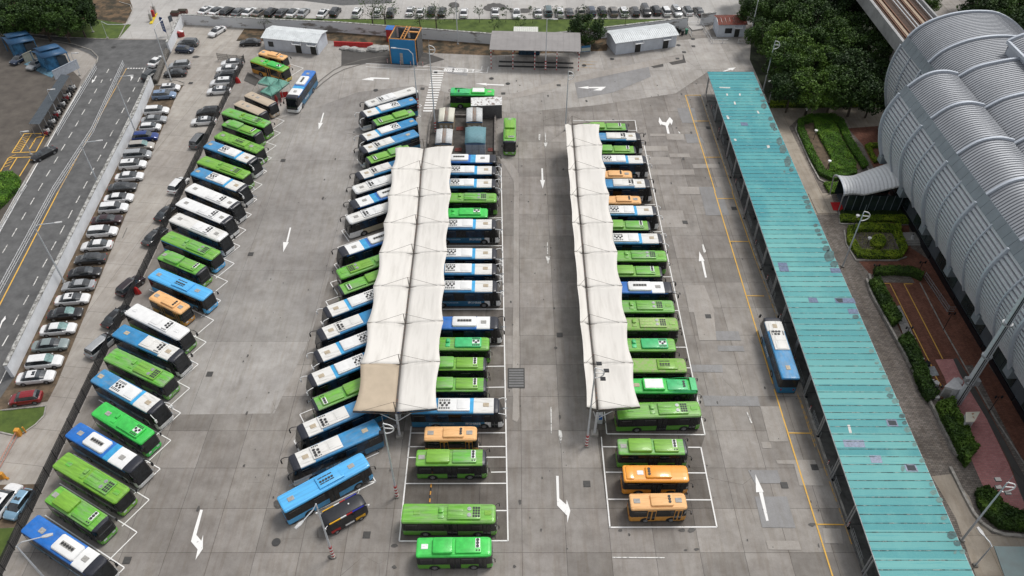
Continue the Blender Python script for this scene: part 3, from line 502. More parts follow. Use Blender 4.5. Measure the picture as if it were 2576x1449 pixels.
def make_bus(label, L, Wd, H, zones, lower, front, ac, acm=None, band=None, coach=False, rake=.15, zs=1.25, zt=None, upper=None, mirror=None, extra=None, name='city_bus', side_txt=None, dome=False, whitefront=False, hatches=(), rearmat=None, liftz=0):
    """front towards +x; roof painted in zones from the tail forward"""
    root = thing(name, label=label, cat='coach' if coach else 'bus')
    hw = Wd/2; zt = zt or H-.3
    pr = [(hw-.04, .28), (hw, .5), (hw, .92), (hw, zs), (hw-.035, zt), (hw-.045, H-.15), (hw-.10, H-.05), (hw-.26, H+.0), (hw-.6, H+.03), (0, H+.045)]
    n = len(pr)
    def rk(z): return rake*max(0., (z-.95)/(H-.95))**1.35
    roofL = L-rake
    def fx(f): return -L/2+f*roofL
    st = [(-L/2, .22), (-L/2+.05, .08), (-L/2+.2, 0.)]+[(fx(f), 0.) for f, _ in zones[:-1]]
    wf = L/2-2.35
    if whitefront: st += [(wf-.55, 0.), (wf, 0.)]
    st += [(-L/2+2, 0), (0, 0), (L/2-1.15, 0.), (L/2-.7, 0.), (L/2-.35, .02), (L/2-.12, .1), (L/2, .3)]
    st = sorted(set(st))
    rings = []
    for x, ins in st:
        k = min(1., max(0., (x-(L/2-1.2))/.85)); q = []
        for (y, z) in pr:
            zz = z-(ins*.45 if z > H-.3 else 0); q.append((x-rk(zz)*k+(.07*k*max(0, 1-abs(z-1.)/.8) if coach else 0), max(0, y-ins), zz))
        rings.append([(a, -b, c) for a, b, c in q]+[(a, b, c) for a, b, c in q[:-1]][::-1])
    B, RF, WS, RW = MB(), MB(), MB(), MB()
    m2 = 2*n-1
    zm = []
    for x in range(len(st)-1):
        xm = (st[x][0]+st[x+1][0])/2; f = (xm+L/2)/roofL
        zi = next((i for i, (e, _) in enumerate(zones) if f <= e), len(zones)-1)
        for i in range(m2-1):
            lv = i if i < n-1 else m2-2-i
            vs = [rings[x][i], rings[x][i+1], rings[x+1][i+1], rings[x+1][i]]; fc = [(3, 2, 1, 0)]
            if lv == 2 and xm > L/2-.22: WS.add(vs, fc, 0)
            elif lv < 3: B.add(vs, fc, 1 if (whitefront and xm > wf) or (not whitefront and xm > L/2-.2) else 0)
            elif lv == 3: (WS if xm > L/2-.6 else B).add(vs, fc, 0 if xm > L/2-.6 else 2)
            elif lv == 4: B.add(vs, fc, 3) if not (dome and xm > L/2-1.3) else B.add(vs, fc, 2)
            else: RF.add(vs, fc, zi)
    def cap(r, sgn, lo, win, up):
        for i in range(n-1):
            a, b, c, d = r[i], r[i+1], r[m2-2-i], r[m2-1-i]; vs = [a, b, c, d]; fc = [(0, 1, 2, 3)] if sgn > 0 else [(3, 2, 1, 0)]
            if i == n-2: fc = [(0, 1, 3)] if sgn > 0 else [(3, 1, 0)]
            if i < 2: B.add(vs, fc, lo)
            elif i == 3 or (i == 2 and sgn > 0): win.add(vs, fc, 0)
            elif i == 2: B.add(vs, fc, lo)
            elif i == 4: B.add(vs, fc, up)
            else: RF.add(vs, fc, len(zones)-1 if sgn > 0 else 0)
    cap(rings[-1], 1, 1, WS, 2); cap(rings[0], -1, 4, RW, 4)
    B.add([(-L/2+.1, -hw+.04, .28), (L/2-.2, -hw+.04, .28), (L/2-.2, hw-.04, .28), (-L/2+.1, hw-.04, .28)], [(3, 2, 1, 0)], 2)
    xf, xr = (L/2-2.45, -L/2+3.1) if coach else (L/2-2.1 if L > 7.5 else L/2-1.75, -L/2+(2.6 if L > 9 else 1.9))
    for x in (xf, xr):
        for s in (-1, 1):
            ap = [(x+.62*math.cos(t*math.pi/10), s*(hw+.004), .46+.6*math.sin(t*math.pi/10)) for t in range(11)]+[(x-.62, s*(hw+.004), .29), (x+.62, s*(hw+.004), .29)]
            B.add(ap, [tuple(range(13)) if s < 0 else tuple(range(12, -1, -1))], 2)
    up = upper or zones[-1][1]
    body = B.build('body', [lower, front, m_blk, up, rearmat or lower], root, smooth=.5)
    RF.build('roof', [m for _, m in zones], root, smooth=.5)
    w = WS.build('windscreen', m_wind, root, smooth=.6)
    for s in (-1, 1):
        wp = MB(); wp.tube((L/2-rk(1.5)+.03, s*.15, 1.32), (L/2-rk(2.0)-.02, s*.75, 1.9), .018, 5); wp.build('wiper', m_blk, w)
    RW.build('rear_window', m_glass, root)
    for x in (xf, xr):
        for s in (-1, 1): wheel(root, x, s*(hw+.02), .48 if L > 7.5 else .42, s)
    # panes
    dx0, dx1 = (L/2-1.55, L/2-.65)
    doors = [(dx0, dx1)] + ([] if coach else [((-.3, .95) if L > 9 else ((-.55, .65) if L > 7.5 else (-1.35, -.35)))])
    for s in (-1, 1):
        x = -L/2+.42; k = 0
        while x < L/2-1.5:
            x1 = min(x+1.42, L/2-1.3)
            if s < 0 and any(not (x1 < a or x > b) for a, b in doors):
                a, b = next(d for d in doors if not (x1 < d[0] or x > d[1]))
                if a-x > .4: x1 = a-.06
                else: x = b+.08; continue
            if x1-x > .3:
                p = MB(); y0 = hw+.004; y1 = hw-.027
                vs = [(x, s*y0, zs+.1), (x1, s*y0, zs+.1), (x1, s*(y1+.01), zt-.07), (x, s*(y1+.01), zt-.07)]
                p.add(vs, [(0, 1, 2, 3) if s < 0 else (3, 2, 1, 0)], 0)
                if k % 2 == 0: p.add([(x+.04, s*(y0-.011), zt-.37), (x1-.04, s*(y0-.011), zt-.37), (x1-.04, s*(y0-.012), zt-.34), (x+.04, s*(y0-.012), zt-.34)], [(0, 1, 2, 3) if s < 0 else (3, 2, 1, 0)], 1)
                p.build('side_window', [m_glassb if (coach and k % 3 != 0) else m_glass, m_gry], root)
            x = x1+.07; k += 1
    for a, b in doors:
        p = MB(); y = -(hw+.012)
        mid = (a+b)/2
        for u, v in ((a, mid-.01), (mid+.01, b)):
            p.box(u, v, y-.012, y+.03, .36, zt, 1); p.box(u+.07, v-.07, y-.02, y, .55, zt-.1, 0)
        p.build('door', [m_glass, m_blk if not (lower is m_orgd) else m_orgd], root)
    for s in (-1, 1):
        p = MB(); xx = L/2+(.06 if coach else -.0)
        p.box(xx-.12, xx+.015, s*(hw-.62)-.2, s*(hw-.62)+.2, .62, .84); p.build('headlight', m_lamp, root)
        p = MB(); p.box(-L/2-.02, -L/2+.05, s*(hw-.42)-.08, s*(hw-.42)+.08, .8, 1.15); p.build('tail_light', m_tail, root)
        p = MB(); mm = mirror or m_blk
        if coach:
            xt = L/2-rake-.05; pts = [(xt, s*(hw-.12), H-.22), (xt+.5, s*(hw+.02), H-.16), (xt+.85, s*(hw+.06), H-.26), (xt+.95, s*(hw+.06), H-.55)]
            p.path(pts, .05, 6); p.box(xt+.86, xt+1.02, s*(hw+.05)-.12, s*(hw+.05)+.12, H-1.0, H-.5)
        else:
            xt = L/2-.18; p.path([(xt, s*(hw-.08), zt-.05), (xt+.3, s*(hw+.12), zt+.06), (xt+.46, s*(hw+.18), zt-.12)], .028, 6); p.box(xt+.4, xt+.5, s*(hw+.18)-.1, s*(hw+.18)+.1, zt-.55, zt-.1)
        p.build('mirror', mm, root)
    p = MB(); p.box(L/2+.005, L/2+.02, -.27, .27, .42, .54); p.build('number_plate', m_gry, root)
    if len(zones) <= 2 and ac != 'plain':
        p = MB()
        for y in (-.98, .98): p.box(-L/2+.3, L/2-.5, y*(Wd/2.5)-.012, y*(Wd/2.5)+.012, H-.02, H+.024)
        p.build('roof_rail', zones[0][1], root)
    Zr = H+.03
    for f, mm in hatches:
        p = MB(); x = fx(f); p.bbox(x-.38, x+.38, -.3, .3, Zr, Zr+.07, .05); p.tube((x-.3, -.05, Zr+.08), (x+.3, .12, Zr+.08), .012, 4); p.build('roof_hatch', mm, root)
    def panel(nm, f0, f1, w2, h, m, b=.07, mats=None, fun=None, yo=0):
        p = MB(); p.bbox(fx(f0), fx(f1), yo-w2, yo+w2, Zr-.05, Zr+h, b, 0)
        if fun: fun(p, fx(f0), fx(f1), Zr+h)
        return p.build(nm, mats or m, root, smooth=.5)
    if ac == 'zig':
        def g(p, x0, x1, z):
            for i in range(5):
                for s in (-1, 1):
                    for j in range(2):
                        x = x0+.22+i*.29; y = s*(.52+.17*j); p.add([(x-.1, y-.06, z+.006), (x+.12, y-.06, z+.006), (x+.16, y+.06, z+.006), (x-.06, y+.06, z+.006)], [(0, 1, 2, 3)], 1)
            p.bbox(x0+(x1-x0)*.6, x1-.06, -.78, .78, z-.02, z+.07, .05, 0)
        o = panel('air_conditioner', .31, .672, .98, .16, None, .06, [acm or m_wht, m_vent], g); x0 = fx(.31)
        for i in range(5): fan(o, x0+.32+i*.27, .17 if i % 2 == 0 else -.17, Zr+.16, .165)
    elif ac == 'five':
        def g(p, x0, x1, z):
            for i in range(4): p.box(x1-1.05+i*.22, x1-.9+i*.22, -.86, -.66, z-.01, z+.008, 1); p.box(x1-1.05+i*.22, x1-.9+i*.22, .68, .84, z-.01, z+.008, 1)
            p.box(x1-2.0, x1-1.96, -.9, .9, z-.01, z+.03, 0); p.bbox(x0+.1, x1-2.1, -.7, .7, z-.02, z+.06, .05, 0)
        o = panel('air_conditioner', .44, .77, .98, .14, None, .05, [acm or m_wht, m_vent], g); x1 = fx(.77)
        for x, y in ((x1-.38, .1), (x1-.38, -.3), (x1-.38, .5), (x1-.85, .32), (x1-.85, -.12)): fan(o, x, y, Zr+.14, .19)
    elif ac in ('podr', 'podf'):
        a, b = (.26, .565) if ac == 'podr' else (.425, .735)
        def g(p, x0, x1, z): p.box((x0+x1)/2-1.0, (x0+x1)/2+1.0, -.24, .3, z-.02, z+.012, 1)
        o = panel('air_conditioner', a, b, .94, .3, None, .2, [m_wht, m_gry], g); xm = (fx(a)+fx(b))/2
        for i in range(5): fan(o, xm-.78+i*.39, .03, Zr+.31, .165)
    elif ac == 'grid':
        p = MB(); x = fx(.42); p.bbox(x-.32, x+.32, -.72, .72, Zr-.05, Zr+.08, .05, 0); p.bbox(x-.24, x+.24, -.1, .62, Zr+.0, Zr+.3, .06, 0); p.build('roof_box', zones[0][1], root, smooth=.5)
        def g(p, x0, x1, z):
            for i in range(3):
                for j in range(4): p.box(x1-.92+i*.29, x1-.68+i*.29, -.66+j*.34, -.38+j*.34, z-.03, z+.006, 1)
            for y in (-.42, .1): p.bbox(x0+.12, x0+1.75, y, y+.36, z-.01, z+.035, .02, 0)
        o = panel('air_conditioner', .49, .845, .9, .2, None, .08, [acm or zones[0][1], m_vent], g); x1 = fx(.845)
        for y in (-.38, .38): fan(o, x1-1.3, y, Zr+.2, .24, True)
    elif ac == 'three':
        a, b = (.15, .485) if not extra == 'short' else (.22, .485)
        panel('battery_box', a, b, .93, .38, zones[0][1], .14)
        def g(p, x0, x1, z):
            p.bbox(x1-.68, x1-.14, -.3, .82, z-.02, z+.015, .03, 1)
            for s in (0, 1): p.box(x1-.6+s*.28, x1-.42+s*.28, -.68, -.5, z-.01, z+.008, 2)
        o = panel('air_conditioner', .525, .87, .88, .2, None, .09, [zones[0][1], m_wht, m_vent], g); x1 = fx(.87)
        for y in (-.1, .26, .62): fan(o, x1-.41, y, Zr+.21, .17)
    elif ac == 'tri':
        p = MB(); x = fx(.385); p.bbox(x-.3, x+.3, -.7, .7, Zr-.05, Zr+.08, .05, 0); p.bbox(x-.22, x+.22, .0, .62, Zr, Zr+.3, .06, 0); p.build('roof_box', acm, root, smooth=.5)
        def g(p, x0, x1, z):
            p.box(x1-1.25, x1-.2, -.3, .36, z-.03, z+.008, 1)
            for i in range(4):
                for s in (-1, 1):
                    for j in (0, 1): p.box(x1-1.25+i*.27, x1-1.03+i*.27, s*(.5+.17*j)-.07+.02, s*(.5+.17*j)+.07, z-.03, z+.007, 2)
        o = panel('air_conditioner', .49, .885, .86, .26, None, .1, [acm, m_wht, m_vent], g); x1 = fx(.885)
        for x, y in ((x1-.42, .16), (x1-.73, -.12), (x1-1.04, .16)): fan(o, x, y, Zr+.26, .17)
    elif ac in ('slot', 'slotf'):
        a, b, nf, x_ = (.42, .71, 5, .3) if ac == 'slot' else (.62, .885, 4, .35)
        def g(p, x0, x1, z):
            xx = x0+.25; wd = nf*.36
            for i in range(3 if nf == 5 else 2):
                ww = wd/(3 if nf == 5 else 2)
                for y in (-.5, .32): p.box(xx+i*ww+.03, xx+(i+1)*ww-.03, y+.05, y+.2, z-.03, z+.008, 1)
            p.box(x1-.35, x1-.05, -.7, .7, z-.03, z+.02, 0)
        o = panel('air_conditioner', a, b, .86, .18, None, .06, [acm or zones[0][1], m_vent], g); x0 = fx(a)
        for i in range(nf): fan(o, x0+.43+i*.36, -.05, Zr+.18, .155)
    elif ac in ('mini', 'minir'):
        a, b = (.36, .76) if ac == 'mini' else (.34, .74)
        o = panel('air_conditioner', a, b, .76, .24, zones[0][1], .12)
        x = fx(b)-.4 if ac == 'mini' else fx(a)+.42
        for y in (-.3, .05, .4): fan(o, x, y, Zr+.245, .17)
        if ac == 'minir': panel('engine_cover', .04, .16, .85, .1, zones[0][1])
    elif ac == 'wbox':
        o = panel('battery_box', .20, .52, .95, .36, m_green2, .12)
        p = MB(); p.bbox(fx(.20)+.22, fx(.52)-.22, -.76, .76, Zr+.3, Zr+.4, .04); p.build('white_cover', m_wht, o)
        def g(p, x0, x1, z): p.box(x1-1.3, x1-.75, .05, .65, z-.03, z+.02, 0)
        o = panel('air_conditioner', .56, .86, .86, .15, None, .06, [m_mint, m_vent], g); x1 = fx(.86)
        for y in (-.3, .08, .46): fan(o, x1-.45, y, Zr+.15, .17)
        p = MB()
        for s in (-1, 1): p.loft([[(fx(.5), s*(hw-.18), H-.06), (fx(.5), s*(hw-.08), H-.1)], [(fx(.75), s*(hw-.22), H+.26), (fx(.75), s*(hw-.04), H-.05)], [(fx(.97), s*(hw-.25), H+.3), (fx(.97), s*(hw-.04), H-.05)]], closed=False, capa=False, capb=False)
        p.loft([[(fx(.9), -hw+.22, H+.3), (fx(.9), hw-.22, H+.3)], [(fx(.985), -hw+.22, H+.22), (fx(.985), hw-.22, H+.22)], [(fx(1.0)+.02, -hw+.22, H-.2), (fx(1.0)+.02, hw-.22, H-.2)]], closed=False, capa=False, capb=False)
        o2 = p.build('front_fairing', m_mint, root); md = o2.modifiers.new('thick', 'SOLIDIFY'); md.thickness = .04
    elif ac == 'plain':
        for i in range(5): 
            pass
        p = MB()
        for y in (-.7, -.35, 0, .35, .7): p.box(fx(.05), fx(.95), y-.015, y+.015, Zr-.04, Zr+.012)
        p.build('roof_rib', m_beige, root); p = MB(); p.bbox(fx(.22)-.14, fx(.22)+.14, -.2, .2, Zr, Zr+.12, .03); p.build('roof_vent', m_gry, root)
    if side_txt:
        for s in (-1, 1):
            for t, xx, sz, mm, zz in side_txt:
                mw = Matrix.Translation((s*0+(xx if s < 0 else -xx-.0), s*(hw+.006), zz)) @ Matrix.Rotation(math.pi/2, 4, 'X')
                if s > 0: mw = Matrix.Translation((-xx+2.8, hw+.006, zz)) @ Matrix.Rotation(math.pi, 4, 'Z') @ Matrix.Rotation(math.pi/2, 4, 'X')
                lettering(t, sz, mm, root, mw)
    return root

TXT = [('EXPRESS NANSHA', -3.6, .4, m_text, .9), ('南沙快线', 1.0, .5, m_textw, .88)]
cz = dict(coach=True, rake=.55, zs=1.4, mirror=m_blk, dome=True, whitefront=True, name='coach', side_txt=TXT)
BUS = {}
def bus_type(k):
    if k in BUS: return BUS[k]
    A = {
     'A': lambda: make_bus('x', 11.7, 2.5, 3.3, [(.672, m_blue), (.715, m_cyan), (.945, m_wdirt), (1, m_dome)], m_liv, m_wht, 'zig', hatches=[(.07, m_tan), (.855, m_tan)], upper=m_blue, **{**cz, 'mirror': m_wht}),
     'B': lambda: make_bus('x', 11.7, 2.5, 3.3, [(.76, m_blue), (.925, m_wdirt), (1, m_dome)], m_liv, m_wht, 'five', acm=m_wdirt, hatches=[(.16, m_tan), (.84, m_tan)], upper=m_blue, **cz),
     'W': lambda: make_bus('x', 11.3, 2.5, 3.3, [(.985, m_wdirt), (1, m_wht)], m_livc, m_wht, 'five', acm=m_wht, hatches=[(.14, m_gry), (.87, m_gry)], **{**cz, 'dome': False, 'side_txt': None}),
     'Wk': lambda: make_bus('x', 11.3, 2.5, 3.3, [(.94, m_wht), (1, m_dome)], m_livc, m_wht, 'five', acm=m_wht, hatches=[(.14, m_gry), (.87, m_gry)], **{**cz, 'side_txt': None}),
     'C1': lambda: make_bus('x', 11.7, 2.5, 3.3, [(.6, m_royal), (.68, m_cyan), (.9, m_wht), (1, m_dome)], m_liv, m_wht, 'podr', hatches=[(.14, m_gry), (.79, m_gry)], upper=m_royal, **cz),
     'C2': lambda: make_bus('x', 11.7, 2.5, 3.3, [(.735, m_royal), (.9, m_wht), (1, m_dome)], m_liv, m_wht, 'podf', hatches=[(.2, m_gry), (.82, m_gry)], upper=m_royal, **cz),
     'L': lambda: make_bus('x', 10.7, 2.5, 3.05, [(1, m_green)], m_livg, m_green, 'grid', hatches=[(.16, m_green), (.92, m_green)]),
     'Ld': lambda: make_bus('x', 10.7, 2.5, 3.05, [(1, m_gdust)], m_livg, m_green, 'grid', acm=m_gfade, hatches=[(.16, m_gfade), (.92, m_gfade)], upper=m_green),
     'Lb': lambda: make_bus('x', 10.7, 2.5, 3.05, [(1, m_green)], m_lblue, m_lblue, 'grid', hatches=[(.16, m_green), (.92, m_green)], upper=m_lblue),
     'T': lambda: make_bus('x', 8.5, 2.4, 3.0, [(.97, m_green), (1, m_dome)], m_livg, m_green, 'three', hatches=[(.08, m_gry)]),
     'Tb': lambda: make_bus('x', 8.3, 2.4, 3.0, [(1, m_green2)], m_livg, m_green2, 'three', extra='short', hatches=[(.11, m_wht)]),
     'M': lambda: make_bus('x', 9.3, 2.45, 3.0, [(1, m_green)], m_livg, m_green, 'tri', acm=m_mint, hatches=[(.22, m_gry)]),
     'Mb': lambda: make_bus('x', 9.3, 2.45, 3.0, [(1, m_green2)], m_livg, m_green2, 'tri', acm=m_green2, hatches=[(.22, m_gry)]),
     'My': lambda: make_bus('x', 9.3, 2.45, 3.0, [(1, m_green)], m_orgd, m_yelb, 'tri', acm=m_green2, hatches=[(.28, m_gry)], upper=m_yelb),
     'S': lambda: make_bus('x', 10.6, 2.5, 3.1, [(1, m_gold)], m_livg, m_green, 'slot', acm=m_green, hatches=[(.12, m_gry), (.8, m_gry)]),
     'Sf': lambda: make_bus('x', 10.3, 2.5, 3.05, [(1, m_gdust)], m_livg, m_green, 'slotf', acm=m_green, hatches=[(.3, m_green)]),
     'Sb': lambda: make_bus('x', 11.0, 2.5, 3.1, [(1, m_lblue)], m_lblue, m_lblue, 'slot', acm=m_lblue, hatches=[(.12, m_gry), (.82, m_gry)]),
     'O': lambda: make_bus('x', 6.6, 2.2, 2.85, [(1, m_orgf)], m_orgd, m_orgd, 'mini', hatches=[(.12, m_gry), (.86, m_gry)], name='minibus'),
     'Or': lambda: make_bus('x', 7.8, 2.35, 2.95, [(1, m_bor)], m_bor, m_bor, 'minir', hatches=[(.26, m_wht)]),
     'E': lambda: make_bus('x', 7.6, 2.25, 2.85, [(.96, m_beige), (1, m_dome)], m_beige, m_beige, 'plain', hatches=[(.4, m_gry)], name='minibus'),
     'WG': lambda: make_bus('x', 10.9, 2.5, 3.25, [(1, m_wht)], m_livg, m_green, 'five', acm=m_wht, hatches=[(.1, m_wht), (.87, m_wht)], coach=True, rake=.35, zs=1.4, upper=m_wht, name='coach'),
     'X': lambda: make_bus('x', 8.9, 2.5, 3.1, [(1, m_green2)], m_livg, m_mint, 'wbox', hatches=[(.11, m_tan)]),
    }
    BUS[k] = [A[k](), 0]; index_kids(); return BUS[k]
DIM = {'A': (11.7, .55, 3.3), 'B': (11.7, .55, 3.3), 'W': (11.3, .55, 3.3), 'Wk': (11.3, .55, 3.3), 'C1': (11.7, .55, 3.3), 'C2': (11.7, .55, 3.3), 'L': (10.7, .15, 3.05), 'Ld': (10.7, .15, 3.05), 'Lb': (10.7, .15, 3.05), 'T': (8.5, .15, 3.0), 'Tb': (8.3, .15, 3), 'M': (9.3, .15, 3), 'Mb': (9.3, .15, 3), 'My': (9.3, .15, 3), 'S': (10.6, .15, 3.1), 'Sf': (10.3, .15, 3.05), 'Sb': (11.0, .15, 3.1), 'O': (6.6, .15, 2.85), 'Or': (7.8, .15, 2.95), 'E': (7.6, .15, 2.85), 'WG': (10.9, .35, 3.25), 'X': (8.9, .15, 3.1)}
LOOK = {'A': 'blue coach with white zigzag-fan roof unit and white front roof', 'B': 'blue coach with five clustered roof fans and white front roof', 'W': 'white-roofed coach with five roof fans', 'Wk': 'white coach with dark front dome',
        'C1': 'blue coach with white roof pod and cyan stripe', 'C2': 'blue coach with white roof pod next to white front', 'L': 'long green bus with grille roof unit', 'Ld': 'long green bus with dusty faded roof', 'Lb': 'green-roofed bus with light blue body',
        'T': 'short green bus with humped battery box', 'Tb': 'short bright green bus with humped roof box', 'M': 'green bus with mint roof unit', 'Mb': 'bright mint-green bus with three roof fans', 'My': 'green-roofed bus with yellow front', 'S': 'dirty stained green bus', 'Sf': 'dusty green bus with four roof fans in a row',
        'Sb': 'light blue bus with row of five roof fans', 'O': 'orange minibus with three roof fans', 'Or': 'bright orange bus with white hatch', 'E': 'beige minibus with ribbed roof', 'WG': 'white-roofed coach with green body', 'X': 'bright green bus with white roof box'}
ORD = ['first', 'second', 'third', 'fourth', 'fifth', 'sixth', 'seventh', 'eighth', 'ninth', 'tenth', 'eleventh', 'twelfth', 'thirteenth', 'fourteenth', 'fifteenth', 'sixteenth', 'seventeenth', 'eighteenth', 'nineteenth', 'twentieth', '21st', '22nd', '23rd', '24th', '25th', '26th', '27th', '28th', '29th', '30th', '31st', '32nd']
CHK = []
def put_bus(k, front, rear=None, head=0., label=None, group=None, use='f'):
    L, rk, H = DIM[k]; f = G(front[0], front[1], front[2], H+.02)
    if rear:
        r = G(rear[0], rear[1], rear[2], H+.02); d = (f-r); ml = d.length; h = math.atan2(d.y, d.x)
        CHK.append((k, round(ml, 2), L-rk, round(math.degrees(h), 1)))
        e = Vector((math.cos(h), math.sin(h), 0)); c = (f+r)/2+e*rk/2
    else:
        h = R(head); e = Vector((math.cos(h), math.sin(h), 0)); c = f-e*(L/2-rk)
    c.z = 0
    b = bus_type(k)
    if b[1] == 0: o = b[0]; o.location = c; o.rotation_euler = (0, 0, h)
    else: o = dup(b[0], c, h)
    b[1] += 1
    if label: o['label'] = label
    if group: o['group'] = group
    return o
ROWS = {
 'left diagonal row': [('O', ('00', 2150, 432), ('00', 1968, 388)), ('My', ('00', 2160, 520), ('00', 1908, 438)), ('E', ('00', 2072, 790), ('00', 1860, 700)), ('E', ('00', 2000, 857), ('00', 1782, 765)),
   ('L', ('00', 2023, 938), ('00', 1690, 827)), ('T', ('00', 1953, 1008), ('00', 1697, 918)), ('S', ('00', 1975, 1132), ('00', 1633, 1003)), ('A', ('00', 1925, 1213), ('00', 1555, 1077)), ('L', ('00', 1868, 1322), ('00', 1508, 1195)), ('A', ('00', 1848, 1423), ('00', 1459, 1280)),
   ('Wk', ('01', 1793, 105), ('01', 1415, -50)), ('Wk', ('01', 1722, 212), ('01', 1357, 62)), ('W', ('01', 1682, 335), ('01', 1310, 182)), ('Lb', ('01', 1630, 477), ('01', 1246, 320)), ('T', ('01', 1535, 595), ('01', 1215, 462)), ('Sb', ('01', 1567, 778), ('01', 1152, 603)),
   ('O', ('01', 1395, 885), ('01', 1157, 768)), ('WG', ('01', 1382, 1070), ('01', 988, 875)), ('B', ('01', 1345, 1237), ('01', 886, 1033)), ('L', ('01', 1265, 1422), ('01', 825, 1215)), ('A', ('02', 1195, 183), ('02', 722, -79)), ('Mb', ('02', 1103, 398), ('02', 746, 180)), ('C1', ('02', 1026, 615), ('02', 544, 335)),
   ('L', ('02', 920, 842), ('02', 450, 562)), ('T', ('02', 765, 1060), ('02', 392, 820)), ('C2', ('02', 733, 1380), ('02', 225, 1047))],
 'canopy-side diagonal row': [('W', ('10', 192, 782), ('10', 560, 668)), ('A', ('10', 150, 862), ('10', 557, 747)), ('T', ('10', 235, 928), ('10', 545, 840)), ('A', ('10', 145, 1041), ('10', 562, 905)), ('B', ('10', 150, 1132), ('10', 568, 995)), ('T', ('10', 192, 1210), None),
   ('B', ('k1', 745, 335), None), ('W', ('k1', 702, 530), None), ('C1', ('k1', 662, 745), None), ('W', ('k1', 615, 955), None), ('C1', ('k1', 500, 1420), None), ('L', ('k2', 475, 285), None), ('T', ('k2', 490, 515), None), ('A', ('k2', 290, 833), None), ('B', ('k2', 197, 1155), None),
   ('A', ('k3', 467, 133), None), ('A', ('k3', 408, 360), None), ('T', ('k3', 440, 590), None), ('B', ('k3', 308, 850), None), ('B', ('k3', 250, 1135), ('k3', 1042, 787))],
 'centre row': [('C1', ('10', 1166, 1193), None), ('A', ('10', 1163, 1280), None), ('A', ('10', 1163, 1379), None), ('L', ('11', 1170, 37), None), ('Mb', ('11', 1104, 152), None), ('A', ('11', 1165, 238), None), ('A', ('11', 1168, 460), None), ('A', ('11', 1168, 577), None), ('A', ('11', 1173, 707), None),
   ('C2', ('11', 1182, 982), None), ('M', ('11', 1115, 1140), None), ('T', ('11', 1093, 1292), None), ('T', ('12', 1095, 0), None), ('A', ('12', 1185, 158), ('12', 526, 158)), ('O', ('12', 1022, 367), ('12', 626, 370)), ('T', ('12', 1095, 550), ('12', 558, 553)), ('L', ('12', 1165, 973), ('12', 454, 970)), ('Tb', ('12', 1075, 1222), ('12', 622, 1228))],
 'right-hand row': [('T', ('k5', 258, 63), None), ('B', ('k5', 438, 200), None), ('T', ('k5', 377, 388), None), ('A', ('k5', 522, 528), None), ('O', ('k5', 318, 740), None), ('B', ('k5', 572, 868), None), ('O', ('k5', 445, 1103), None), ('A', ('k5', 667, 1255), None), ('T', ('k6', 580, 20), None), ('A', ('k6', 748, 205), None),
   ('L', ('k6', 810, 452), None), ('T', ('k6', 750, 675), None), ('C2', ('k6', 885, 902), None), ('L', ('k6', 920, 1172), None), ('Ld', ('k7', 867, 105), None), ('M', ('k7', 834, 370), None), ('Sf', ('k7', 971, 630), None), ('X', ('k7', 1105, 890), None), ('L', ('k7', 1166, 1180), ('k7', 80, 1210)), ('T', ('k8', 1001, 215), ('k8', 88, 215)),
   ('Or', ('k8', 970, 555), ('k8', 202, 553)), ('O', ('k8', 982, 900), ('k8', 252, 913))]}
HD = {'left diagonal row': -29, 'canopy-side diagonal row': 210, 'centre row': 0, 'right-hand row': 0}
def build_buses():
    for rn, rows in ROWS.items():
        n = len(rows)
        for i, (k, f, r) in enumerate(rows):
            near = i >= n/2; o_ = ORD[n-1-i] if near else ORD[i]
            lb = '%s, %s from the %s end of the %s' % (LOOK[k], o_, 'near' if near else 'far', rn)
            wds = lb.split()
            if len(wds) > 16: lb = '%s, %s from the %s end, %s' % (' '.join(LOOK[k].split()[:5]), o_, 'near' if near else 'far', rn)
            put_bus(k, f, r, HD[rn], lb, 'buses parked in the '+rn)
    put_bus('C1', ('00', 2205, 722), ('00', 2333, 542), 0, 'blue and white coach standing alone beside the green tents')
    put_bus('Sb', ('k4', 1120, 162), ('k4', 163, 680), 0, 'light blue bus angled away at the near end beside black minibus')
    put_bus('X', ('10', 828, 690), ('10', 1150, 692), 0, 'bright green bus with white roof box beside the far utility cabins')
    put_bus('T', ('10', 1270, 1070), ('10', 1272, 888), 0, 'short green bus standing in the central aisle facing the camera')
    put_bus('B', ('21', 676, 952), ('21', 818, 1395), 0, 'blue coach with white front roof driving beside the turquoise canopy')
    for k, b in BUS.items(): assert b[1] > 0, k
build_buses()
